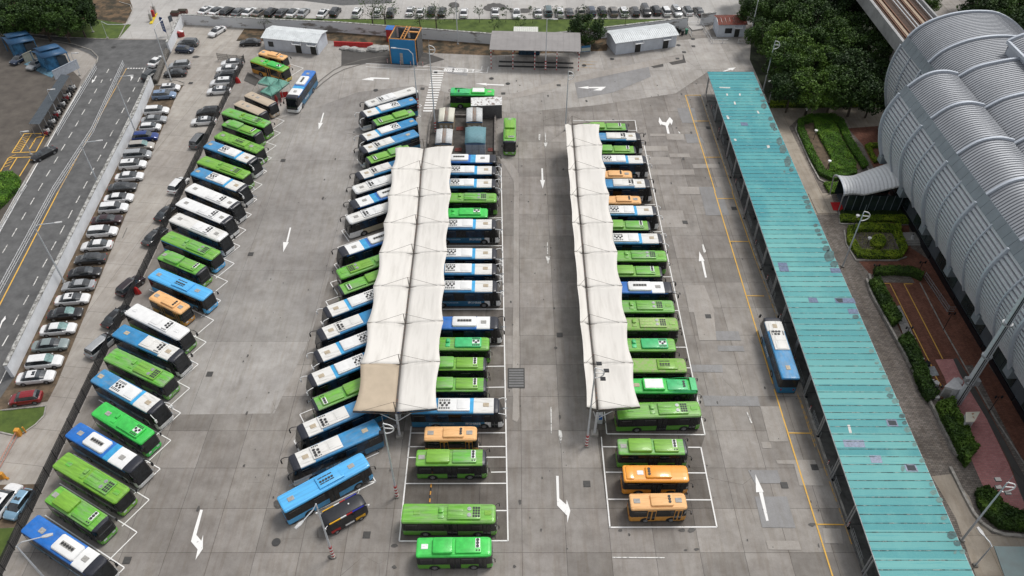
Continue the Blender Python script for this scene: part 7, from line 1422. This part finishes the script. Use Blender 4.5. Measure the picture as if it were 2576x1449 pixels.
for x, y, s, v in [(20, 12, 1, 2), (62, 22, .95, 3), (108, 14, 1, 2), (155, 20, .95, 3), (190, 30, .8, 2), (10, 38, .8, 3), (85, -15, 1, 2), (140, -20, 1, 3), (30, -30, 1, 2), (45, 45, .85, 3), (100, 40, .9, 2), (150, 44, .85, 3), (182, 10, .9, 2)]: plant('big', 'D', x, y, s, 'dark dense tree at the far left corner above the branch road', 'trees in the far left corner', v, proj=6.)
for x, y, s, v in [(2465, 8, .8, 3), (2510, 15, .9, 2), (2555, 35, 1, 3), (2600, 20, 1, 1), (2590, 75, 1, 2), (2480, -30, 1, 3), (2540, -40, 1, 1), (2350, -20, .5, 1), (2335, 5, .45, 3)]: plant('big', 'D', x, y, s, 'tree behind the far end of the station roof at the right', 'trees behind the station', v, proj=6.)
plant('bush', '10', 1845, 345, 1.05, 'dense dark round tree beside the blue notice board', v=0); 
for x, y, s, n in [(240, 200, 1.1, 'tallest sparse tree at the left end of the lawn'), (335, 208, 1.15, 'sparse wide tree second from the left on the lawn'), (600, 222, .85, 'leaning sparse tree third from the left on the lawn'), (720, 232, 1., 'nearly bare spreading tree by the white wall behind the wash bay')]: plant('bare', '10', x, y, s, n)
for i, (x, y) in enumerate([(850, 160), (1042, 172), (1160, 255), (1240, 168), (1355, 235), (1443, 175), (1632, 160), (1820, 165), (1968, 205), (2140, 185)]): plant('sap', '10', x, y, .95, 'thin young tree, %s from the left of the ten on the green lawn' % ORD[i], 'young trees on the lawn')
plant('bare', '00', 2000, 222, .5, 'small dark leafless stump tree against the back wall')
# hedges
def hedge(key, pts, h, label, lm, dens=85, ls=.13, cat='hedge', core=True, z0=0.):
    q = [G(key, *p) for p in pts]; o = q[0].copy(); t = thing('hedge', o, 0, label, cat); q = [p-o for p in q]; rr = random.Random(len(label)+int(abs(o.x*7))); c = MB(); ce = sum(q, Vector())/len(q)
    n = len(q); ar = abs(sum(q[i].x*q[(i+1) % n].y-q[(i+1) % n].x*q[i].y for i in range(n)))/2; x0, x1 = min(p.x for p in q), max(p.x for p in q); y0, y1 = min(p.y for p in q), max(p.y for p in q)
    def inside(x, y):
        r = False; j = n-1
        for i in range(n):
            if (q[i].y > y) != (q[j].y > y) and x < (q[j].x-q[i].x)*(y-q[i].y)/(q[j].y-q[i].y)+q[i].x: r = not r
            j = i
        return r
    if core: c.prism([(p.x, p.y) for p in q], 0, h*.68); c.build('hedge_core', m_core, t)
    m = MB(); k = 0; want = int(ar*dens)
    for _ in range(want*12):
        if k >= want: break
        x, y = rr.uniform(x0, x1), rr.uniform(y0, y1)
        if inside(x, y): leaf(m, Vector((x, y, z0+h*(.80+.22*math.sin(x*2.1+1.3*y)*.5+rr.uniform(-.08, .12)))), ls*rr.uniform(.7, 1.3), rr, 1.5); k += 1
    for i in range(n):
        a, b = q[i], q[(i+1) % n]; L = (b-a).length
        for _ in range(int(L*h*dens*.8)):
            f = rr.random(); p = lerp(a, b, f); leaf(m, Vector((p.x+rr.uniform(-.1, .1), p.y+rr.uniform(-.1, .1), rr.uniform(0.05, h*.92))), ls*rr.uniform(.7, 1.2), rr, 0)
    m.build('leaves', lm, t); return t
def ribbon(key, pts, wd):
    q = [Vector(p) for p in pts]; L_, R_ = [], []
    for i, p in enumerate(q):
        d = (q[min(i+1, len(q)-1)]-q[max(i-1, 0)]).normalized(); nn = Vector((-d.y, d.x))*wd/2; L_.append(tuple(p+nn)); R_.append(tuple(p-nn))
    return L_+R_[::-1]
hedge('20', ribbon('20', [(1300, 1300), (1130, 1350), (1045, 1310), (965, 1170), (890, 1000), (885, 935), (965, 905), (1130, 903), (1190, 940), (1250, 1080), (1375, 1270)], 46), .9, 'outer hedge loop of the long rounded planting bed', lf_hedge)
hedge('20', [(985, 912), (1090, 905), (1150, 960), (1200, 1085), (1305, 1255), (1280, 1290), (1105, 1308), (1115, 1200), (1050, 1080), (1000, 985)], .85, 'broad clipped green hedge mass inside the long planting bed', lf_hedge)
region('bed_soil', '20', [(880, 950), (960, 910), (1140, 905), (1240, 1080), (1360, 1270), (1130, 1345), (1045, 1310), (960, 1170)], M_soil, dz=.12)
hedge('20', ribbon('20', [(1395, 1110), (1525, 1105), (1530, 1200), (1450, 1225), (1385, 1105)], 26), .7, 'small triangular hedge left of the station wall', lf_yel)
hedge('20', [(660, 780), (1500, 775), (1520, 810), (660, 815)], .8, 'low hedge along the front edge of the dark tree grove', lf_yel)
hedge('en', [(18, 410), (125, 408), (125, 475), (60, 480)], .7, 'small hedge behind the entrance posts', lf_hedge)
hedge('en', [(132, 640), (400, 648), (640, 640), (645, 695), (560, 700), (520, 680), (140, 684)], .7, 'yellow-green hedge along the entrance tunnel side', lf_yel); hedge('en', [(140, 605), (400, 600), (590, 560), (640, 630), (420, 640), (140, 636)], .6, 'dark shrubs between the tunnel and the yellow-green hedge', lf_dark)
hedge('en', ribbon('en', [(560, 735), (300, 728), (205, 745), (205, 820), (270, 915), (400, 925), (560, 922), (588, 880), (530, 750)], 44), .9, 'square yellow-green hedge frame around the rose bed', lf_yel)
hedge('en', [(400+52*math.cos(6.283*k/14), 835+44*math.sin(6.283*k/14)) for k in range(14)], 1., 'round clipped bush in the middle of the rose bed', lf_yel, cat='bush')
hedge('en', [(235, 765), (490, 765), (540, 900), (290, 900), (230, 820)], .4, 'low pale flowering bed inside the square hedge', lf_rose, dens=24, cat='flower bed', core=False)
hedge('en', ribbon('en', [(375, 1045), (520, 1035), (640, 1045), (715, 1080)], 46), 1., 'leafy hedge across the top of the brick parking bay', lf_mid)
hedge('gd', ribbon('gd', [(215, 30), (265, 130), (320, 240), (400, 370)], 88), 1.3, 'bushy hedge at the far half of the brick parking bay', lf_mid, ls=.19); hedge('gd', ribbon('gd', [(455, 490), (520, 600), (580, 740), (640, 900), (700, 980)], 92), 1.3, 'bushy hedge beside the debris heap', lf_dark, ls=.19); hedge('gd', ribbon('gd', [(780, 1030), (820, 1140), (880, 1250), (950, 1390), (1000, 1449)], 130), 1.6, 'dark bushy shrubs in front of the rusty utility box', lf_mid, ls=.2)
hedge('br', [(560, 0), (640, 90), (700, 280), (640, 420), (560, 300), (480, 130), (420, 0)], 1.6, 'dark shrub clump beside the pink paving', lf_mid, ls=.2)
hedge('br', [(740, 660), (830, 630), (920, 680), (970, 790), (1080, 850), (1215, 870), (1500, 900), (1500, 1060), (1200, 1035), (960, 1000), (820, 880), (760, 780)], 1.2, 'wide curved dark green hedge at the near right corner', lf_mid, ls=.18)
hedge('00', [(-80, 1325), (110, 1325), (160, 1370), (150, 1440), (60, 1520), (-100, 1560)], 1.1, 'bright green hedge at the left edge beside the road', lf_hedge); hedge('01', [(-60, -40), (60, -20), (110, 10), (60, 80), (-60, 190)], 1., 'row of round green bushes below the left edge hedge', lf_hedge)
# ================================================================ lamps and poles
m_pole = pm('pole_grey', (.58, .61, .64), .4, metal=.2, var=.08); m_head = pm('lamp_head', (.5, .5, .5), .5)
def h_at(b, tp):
    g = G(*b); p = P(*tp) if tp[0] != 'D' else tp[1:]; v = (p[1]-724.5)/CF; d = g.y/(math.cos(CT)-v*math.sin(CT)); return g, CH-d*(math.sin(CT)+v*math.cos(CT))
def mast(b, tp, label, kind, arms=(), band=False, r=.135, group=None, ht=None):
    g, h = h_at(b, tp); h = ht or h; t = thing('light_mast' if kind == 'D' else 'street_lamp', g, 0, label, 'lamp', group); m = MB(); m.tube((0, 0, 0), (0, 0, h), r, 10, r2=r*.55); m.build('pole', m_pole, t)
    m = MB(); m.bbox(-.25, .25, -.25, .25, 0, .25, .04); m.build('base', M_kerb, t)
    if band:
        for i in range(7): m = MB(); m.tube((0, 0, .2+i*.3), (0, 0, .5+i*.3), r*1.35, 10); m.build('red_band' if i % 2 == 0 else 'white_band', m_redp if i % 2 == 0 else m_wht, t)
    if kind == 'D':
        m = MB(); pts = [(0, 0, h-1.6)]+[(1.05*math.sin(R(a)), -.1, h-.75+.85*-math.cos(R(a))) for a in range(10, 171, 16)]+[(0, 0, h+.1)]; m.path(pts, .07, 6); m.tube((0, 0, h-.75), (1.0, -.1, h-.75), .06, 6); m.build('ring_bracket', m_wht, t)
        m = MB(); m.tube((0, 0, h), (0, 0, h+1.3), .02, 5); m.build('lightning_rod', m_steel, t)
        for a in arms: m = MB(); m.box(a[0]-.3, a[0]+.3, a[1]-.22, a[1]+.22, a[2]+h-.1, a[2]+h+.05); m.build('floodlight', m_blk, t)
    else:
        for a in arms:
            e = Vector((a[0], a[1], h+a[2])); m = MB(); m.path([(0, 0, h-.05), (a[0]*.25, a[1]*.25, h+a[2]*.8+.1), e], .06, 6); m.build('arm', m_pole, t); d = Vector((a[0], a[1], 0)).normalized(); m = MB(); m.loft([[(e+d*f+Vector((-d.y, d.x, 0))*w_+Vector((0, 0, z)))[:] for w_, z in ((-w0, -.06), (w0, -.06), (w0, .06), (-w0, .06))] for f, w0 in ((-.1, .1), (.35, .2), (.95, .14))]); m.build('lamp_head', m_head, t)
    return t
mast(('12', 420, 850), ('12', 300, 300), 'tall light mast with D-shaped ring at the near end of the cream canopy', 'D', band=True, arms=[(1.1, .3, -.9), (-.4, .2, -1.8)])
mast(('12', 1850, 470), ('11', 1905, 1330), 'tall light mast with three floodlights at the near end of the white canopy', 'D', band=True, arms=[(.5, .8, -.1), (1.3, .1, -.5), (.9, -.6, -1.1)])
mast(('21', 1205, 565), ('21', 1350, 150), 'light mast with D-shaped ring above the square hedge', 'D'); mast(('22', 2105, 1180), ('22', 2432, 745), 'light mast with floodlights at the near right corner', 'D', arms=[(-.8, .4, .0), (-.8, -.2, -.5), (.3, -.5, -1.1)])
mast(('10', 712, 1000), ('10', 675, 345), 'light mast with D-shaped ring beside the crossing', 'D', band=True, arms=[(.9, -.2, -5.)]); mast(('20', 605, 690), ('20', 695, 312), 'light mast with ring beside the tree grove', 'D'); mast(('10', 1690, 985), ('10', 1712, 540), 'slim light mast with ring at the far end of the white canopy', 'D')
mast(('02', 2515, 1305), ('02', 2370, 905), 'street lamp with bent arm and striped foot beside the black shuttle', 'arm', [(-1.2, -1.6, -.7)], True); mast(('02', 345, 1475), ('02', 105, 1225), 'street lamp at the near left corner beside the black fence', 'arm', [(2.6, .8, .5)])
mast(('ms', 745, 1185), ('ms', 640, 408), 'street lamp with arm to the left behind the white coach', 'arm', [(-3.2, .6, .9)], True); mast(('10', 1540, 532), ('10', 1548, 145), 'tall lamp in front of the grey open shelter', 'arm', [(1.3, 0, 0)], True); mast(('10', 880, 337), ('10', 862, 5), 'tall plain lamp pole on the dry strip behind the wash bay', 'arm', [(1., .4, .1)])
mast(('00', 1020, 992), ('00', 870, 592), 'farther double-armed lamp leaning over the left road', 'arm', [(2.4, .4, .3)]); mast(('00', 748, 1400), ('00', 597, 1090), 'middle double-armed lamp along the left road wall', 'arm', [(2.6, .6, .3)]); mast(('01', 488, 683), ('01', 262, 265), 'nearest lamp along the left road wall', 'arm', [(2.8, .6, .3)])
mast(('00', 1295, 612), ('00', 1165, 215), 'lamp on the small soil island in the far car park', 'arm', [(.5, 3.2, .2)]); mast(('20', 497, 332), ('20', 575, 8), 'tall white pole beside the guard house fence', 'arm', [(.4, 1.2, .1)]); mast(('20', 648, 777), ('20', 700, 570), 'short camera pole behind the turquoise canopy', 'arm', [(-.5, -.3, -.9)], r=.09)
for b, tp, lb in [(('00', 605, 570), ('00', 537, 405), 'small white lamp beside the blue panels'), (('00', 432, 848), ('00', 360, 680), 'small white lamp in front of the grey bike shelter'), (('00', 237, 1168), ('00', 163, 998), 'small white lamp beside the yellow hatched bay'), (('00', 703, 243), ('00', 628, 108), 'small white lamp on the grass by the far entrance')]: mast(b, tp, lb, 'arm', [(.55, .1, .05)], r=.07)
mast(('00', 812, 290), ('00', 775, 160), 'short thin pole with long horizontal bar beside the entrance grass', 'arm', [(4.2, .9, -1.2)], r=.06)
mast(('br', 742, 1350), ('br', 930, 1172), 'camera pole with dome camera beside the near end of the turquoise canopy', 'arm', [(-.35, 1.3, .0)], r=.1, ht=4.4)
def garden(b, tp, label, dark=False):
    g, h = h_at(b, tp); t = thing('garden_lamp', g, 0, label, 'lamp', 'small garden lamps'); m = MB(); m.tube((0, 0, 0), (0, 0, h), .05, 8); m.build('pole', m_blk, t); m = MB()
    if dark: m.tube((-.4, 0, h), (.4, 0, h), .04, 6); m.tube((-.4, 0, h-.15), (-.4, 0, h+.2), .13, 8); m.tube((.4, 0, h-.15), (.4, 0, h+.2), .13, 8)
    else: m.tube((0, 0, h-.05), (0, 0, h+.1), .3, 12); m.tube((0, 0, h-.35), (0, 0, h-.05), .12, 8)
    m.build('lamp_head', m_blk if dark else m_wht, t)
for a in [(('20', 918, 895), ('20', 937, 822), 'white-topped garden lamp at the far end of the rounded bed'), (('20', 985, 1060), ('20', 1008, 985), 'white-topped garden lamp on the left inside of the rounded bed'), (('20', 1078, 1310), ('20', 1105, 1215), 'white-topped garden lamp near the front of the rounded bed'), (('en', 215, 760), ('en', 257, 632), 'white-topped garden lamp beside the square hedge'), (('en', 325, 850), ('en', 340, 792), 'low white-topped lamp inside the rose bed'), (('en', 368, 1060), ('en', 405, 985), 'black twin garden lamp at the corner of the brick bay', True), (('en', 690, 1045), ('en', 725, 965), 'black twin garden lamp above the stair railing', True), (('gd', 790, 412), ('gd', 865, 280), 'black twin garden lamp at the foot of the stairs', True), (('gd', 690, 985), ('gd', 758, 875), 'black garden lamp beside the debris', True), (('gd', 1160, 1083), ('gd', 1235, 960), 'twin lamp with white glass on the dark walk', True), (('gd', 462, 500), ('gd', 515, 395), 'thin black lamp beside the stacked rails', True)]: garden(*a)
t = thing('telecom_mast', G('gd', 905, 1005), 0, 'thick grey steel mast rising out of the frame at the right', 'mast'); m = MB(); m.tube((0, 0, 0), (0, 0, 34), .52, 14, r2=.34); m.build('pole', m_pole, t, smooth=.6); m = MB(); m.tube((-.3, -.42, 0), (-.24, -.34, 30), .07, 6); m.tube((-.1, -.5, 0), (-.08, -.4, 30), .05, 6); m.build('cable_run', m_blk, t); m = MB()
for z in (4, 9.2, 15, 21): m.tube((0, 0, z), (0, 0, z+.25), .62, 14)
m.bbox(.4, 1.0, -.5, .2, 4, 4.9, .05); m.bbox(-1., -.45, -.3, .2, 4.6, 5.2, .05); m.build('clamp_band', m_steel, t)
def cabinet(pts, h, label, mm, top=None, key='gd', base=0):
    q = [G(key, *p) for p in pts]; o = q[0].copy(); t = thing('utility_box', o, 0, label, 'box'); q = [p-o for p in q]; m = MB(); m.prism(q, base, h); m.build('box', mm, t); c = sum(q, Vector())/len(q); m = MB(); m.prism([c+(p-c)*1.06 for p in q], h+.002, h+.09); m.build('lid', top or mm, t); m = MB(); a, b = q[0], q[1]; e = (b-a); n = Vector((e.y, -e.x, 0)).normalized()*.02; m.add([a+e*.15+n+Vector((0, 0, .3)), a+e*.85+n+Vector((0, 0, .3)), a+e*.85+n+Vector((0, 0, h-.3)), a+e*.15+n+Vector((0, 0, h-.3))], [(0, 1, 2, 3)]); m.build('door', m_gry, t)
m_cw = pm('cabinet_white', (.55, .55, .55), .6, var=.12, scale=1.5); m_crs = pm('rusty_cabinet_top', (.60, .57, .47), .6, scale=1.1, col2=(.30, .12, .04), edge=(.32, .38))
cabinet([(752, 960), (830, 985), (905, 985), (830, 890)], 2.2, 'grey-white equipment cabinet at the foot of the thick mast', m_cw); cabinet([(925, 1240), (990, 1238), (1035, 1160), (925, 1165)], 2.0, 'square utility box with rust stains on its pale lid', m_cw, m_crs)
t = thing('stacked_rails', G('gd', 480, 505), 0, 'stack of dark steel fence panels lying in the brick parking bay', 'panels'); m = MB(); a0, a1, b0, b1 = [G('gd', *p)-t.location for p in [(370, 232), (430, 228), (480, 505), (555, 500)]]
for i in range(11):
    f = i/10; m.tube(lerp(a0, a1, f)+Vector((0, 0, .35)), lerp(b0, b1, f)+Vector((0, 0, .3)), .05, 5); m.tube(lerp(b0, b1, f)+Vector((0, 0, 0)), lerp(b0, b1, f)+Vector((0, 0, .5)), .08, 5)
for g in (.1, .5, .9): m.tube(lerp(a0, b0, g)+Vector((0, 0, .4)), lerp(a1, b1, g)+Vector((0, 0, .4)), .05, 5)
m.build('steel_panels', m_gry, t)
for i, (x, y, s, c) in enumerate([(635, 742, .35, m_wht), (610, 760, .3, m_wht), (690, 830, .3, m_wht), (730, 860, .45, m_cw), (735, 970, .4, m_wht), (905, 850, .55, m_cw), (770, 965, .3, pm('debris_brown', (.22, .12, .07), .9)), (620, 655, .25, m_wht), (655, 700, .5, m_blk)]):
    m = MB(); rr = random.Random(i); m.prism([(s*rr.uniform(.7, 1.3)*math.cos(k*1.257), s*rr.uniform(.7, 1.3)*math.sin(k*1.257)) for k in range(5)], 0, s*1.1); o = m.build('debris_block', c, loc=G('gd', x, y)); tag(o, 'pale broken block in the debris heap beside the thick mast', 'debris', 'debris blocks by the mast')
mb = MB(); mb.prism([G('gd', *p) for p in [(640, 718), (715, 712), (755, 785), (680, 795)]], 0, .12); tag(mb.build('board', pm('debris_board', (.34, .36, .37), .8, var=.25, scale=2.)), 'flat grey board lying on the debris heap', 'board')
mb = MB(); mb.prism([G('22', *p) for p in [(2222, 1372), (2576, 1376), (2800, 1376), (2900, 1700), (2330, 1700)]], 4.3, 4.4); tag(mb.build('cross_canopy', pm('dark_teal_roof', (.022, .065, .075), .5, var=.2, scale=.8)), 'dark teal roof slab cut by the bottom right corner', 'canopy')
# drains
m_grt = pm('drain_iron', (.05, .048, .046), .7)
def drain(k, x, y, sx, sy=None, rnd=False, lb=''):
    c = G(k, x, y, 0); t = thing('drain_cover', (c.x, c.y, ZM), 0, ('round' if rnd else 'square')+' dark iron drain cover '+lb, 'drain cover', 'round drain covers' if rnd else 'square drain covers'); m = MB()
    if rnd: m.tube((0, 0, .0), (0, 0, .012), sx, 18); m.build('cover', m_grt, t); m = MB(); m.tube((0, 0, .013), (0, 0, .017), sx*.8, 18); m.build('inner_plate', pm('drain_plate', (.05, .05, .05), .8), t)
    else:
        sy = sy or sx; m.box(-sx, sx, -sy, sy, 0, .008); m.build('frame', m_grt, t); m = MB()
        for i in range(5): m.box(-sx*.85, sx*.85, -sy*.8+i*sy*.36, -sy*.8+i*sy*.36+sy*.12, .009, .016)
        m.build('bars', pm('drain_bar', (.09, .088, .085), .7), t)
for a in [('00', 1440, 628, 'near the soil island in the far car park'), ('00', 2137, 1212, 'in the left lane beside the far long green buses'), ('00', 605, 355, 'on the road corner near the gate booths'), ('01', 1893, 470, 'in the left lane beside the blue-bodied bus'), ('01', 1583, 1375, 'in the left lane beside the nearer green bus bays'), ('02', 960, 1332, 'at the tip of the nearest left bay'), ('12', 192, 1140, 'beside the black shuttle and short near green bus'), ('21', 387, 125, 'on the yellow line beside the red and white posts'), ('21', 18, 230, 'in the right lane below the worn slab patches'), ('21', 192, 940, 'in the right lane left of the driving coach'), ('22', 995, 630, 'between the two yellow lines at the near right'), ('22', 767, 765, 'to the right of the big near white arrow'), ('10', 1640, 645, 'on the pale diagonal strip in front of the shelter'), ('10', 613, 670, 'beside the zebra crossing and white coach'), ('10', 1222, 707, 'behind the green bus with white roof box'), ('20', 80, 350, 'nearest the ramp foot at the right shed'), ('20', 193, 965, 'on the yellow lane near the canopy far end'), ('20', 10, 395, 'in front of the dark patch by the right shed'), ('11', 1648, 1080, 'in the central aisle beside the white canopy shadow'), ('12', 1853, 755, 'to the right of the near central aisle arrow'), ('wh', 1320, 822, 'inside the dark concrete patch by the right shed')]: drain(*a[:3], .42, lb=a[3])
for a in [('10', 260, 682, 'left of the street lamp behind the white coach'), ('10', 1133, 594, 'farther left of two in front of the open shelter'), ('10', 1257, 633, 'beside the tail of the long left-pointing arrow'), ('10', 1725, 555, 'at the slim mast ring in front of the shelter'), ('10', 1832, 495, 'between the short yellow lines beside the shelter'), ('02', 2085, 1195, 'in the near left lane beside the black shuttle'), ('00', 857, 357, 'in the middle of the branch road junction'), ('wh', 1580, 490, 'at the foot of the pale ramp'), ('wh', 1335, 595, 'at the right end of the right shed'), ('wh', 215, 828, 'at the left corner of the right shed')]: drain(*a[:3], .5, rnd=True, lb=a[3])
c = G('11', 1320, 1405); t = thing('large_grating', (c.x, c.y, ZM), 0, 'large ribbed steel grating in the central aisle', 'grating'); m = MB(); m.box(-1.15, 1.15, -1.75, 1.75, 0, .02); m.build('frame', m_grt, t); m = MB()
for i in range(7): m.box(-1., 1., -1.55+i*.46, -1.55+i*.46+.3, .021, .03)
m.build('bars', pm('grating_plate', (.16, .16, .16), .6), t)
# wheel stops and small loose things
for k, x, y, lb in [('12', 672, 835, 'orange and black striped bar lying in the empty bay')]:
    t = thing('striped_bar', G(k, x, y), R(90), lb, 'bar')
    for i in range(6): m = MB(); m.tube((-1.6+i*.5, 0, .08), (-1.1+i*.5, 0, .08), .09, 8); m.build('orange_band' if i % 2 else 'black_band', m_orp if i % 2 else m_blk, t)
for k, x, y, lb in [('gt', 1368, 1180, 'red plastic sheet hanging beside the black fence near the short car row'), ('01', 1042, 765, 'small red sack on the strip behind the light blue bus')]:
    m = MB(); m.loft([[(r_*math.cos(a*1.047)*1.2, r_*math.sin(a*1.047)*.7, z) for a in range(6)] for r_, z in ((.5, 0), (.45, .5), (.3, 1.0), (.1, 1.3))]); o = m.build('red_sheet', m_rb, loc=G(k, x, y)); tag(o, lb, 'sheet')
# seated person on the station steps
def person():
    c = G('en', 640, 808); m = MB(); 
    for i in range(3): m.box(-1.8, 1.6, -.9-i*.35, 1.2, 0+0, .18*(3-i))
    st = m.build('steps', m_gry, loc=(c.x, c.y+.2, 0)); tag(st, 'grey steps beside the planting beds under the station', 'steps')
    J = [((0, 0, .95), .14), ((0, .0, 1.2), .15), ((0, -.02, 1.4), .14), ((0, -.03, 1.5), .055), ((0, -.05, 1.62), .085), ((0, -.05, 1.74), .08), ((.1, -.05, .93), .09), ((.13, -.45, .98), .07), ((.13, -.5, .58), .05), ((.13, -.64, .53), .04), ((-.1, -.05, .93), .09), ((-.13, -.45, .98), .07), ((-.13, -.5, .58), .05), ((-.13, -.64, .53), .04), ((.2, -.02, 1.42), .055), ((.24, -.1, 1.18), .042), ((.14, -.36, 1.1), .03), ((-.2, -.02, 1.42), .055), ((-.24, -.1, 1.18), .042), ((-.14, -.36, 1.1), .03)]
    E_ = [(0, 1), (1, 2), (2, 3), (3, 4), (4, 5), (0, 6), (6, 7), (7, 8), (8, 9), (0, 10), (10, 11), (11, 12), (12, 13), (2, 14), (14, 15), (15, 16), (2, 17), (17, 18), (18, 19)]
    me = bpy.data.meshes.new('person'); me.from_pydata([Vector(p)-Vector((0, 0, .45)) for p, _ in J], E_, []); o = bpy.data.objects.new('person', me); C.objects.link(o); md = o.modifiers.new('s', 'SKIN')
    for i, (_, r) in enumerate(J): me.skin_vertices[0].data[i].radius = (r, r)
    me.skin_vertices[0].data[0].use_root = True; sb = o.modifiers.new('b', 'SUBSURF'); sb.levels = 1; sb.render_levels = 1
    me.materials.append(pm('white_shirt_dark_trousers', (.55, .55, .55), .8)); o.location = (c.x, c.y, .05); tag(o, 'person in a white top sitting on the grey steps', 'person')
    h = MB(); h.loft([[(r_*math.cos(a*.785), -.04+r_*math.sin(a*.785), z) for a in range(8)] for r_, z in ((.1, 1.2), (.11, 1.28), (.07, 1.35))]); h.build('hair', m_blk, o)
person()
# ---------------------------------------------------------------- end
for o in list(C.objects):
    if o.type == 'MESH' and o.parent is None and 'label' not in o and 'kind' not in o: o['kind'] = 'structure'
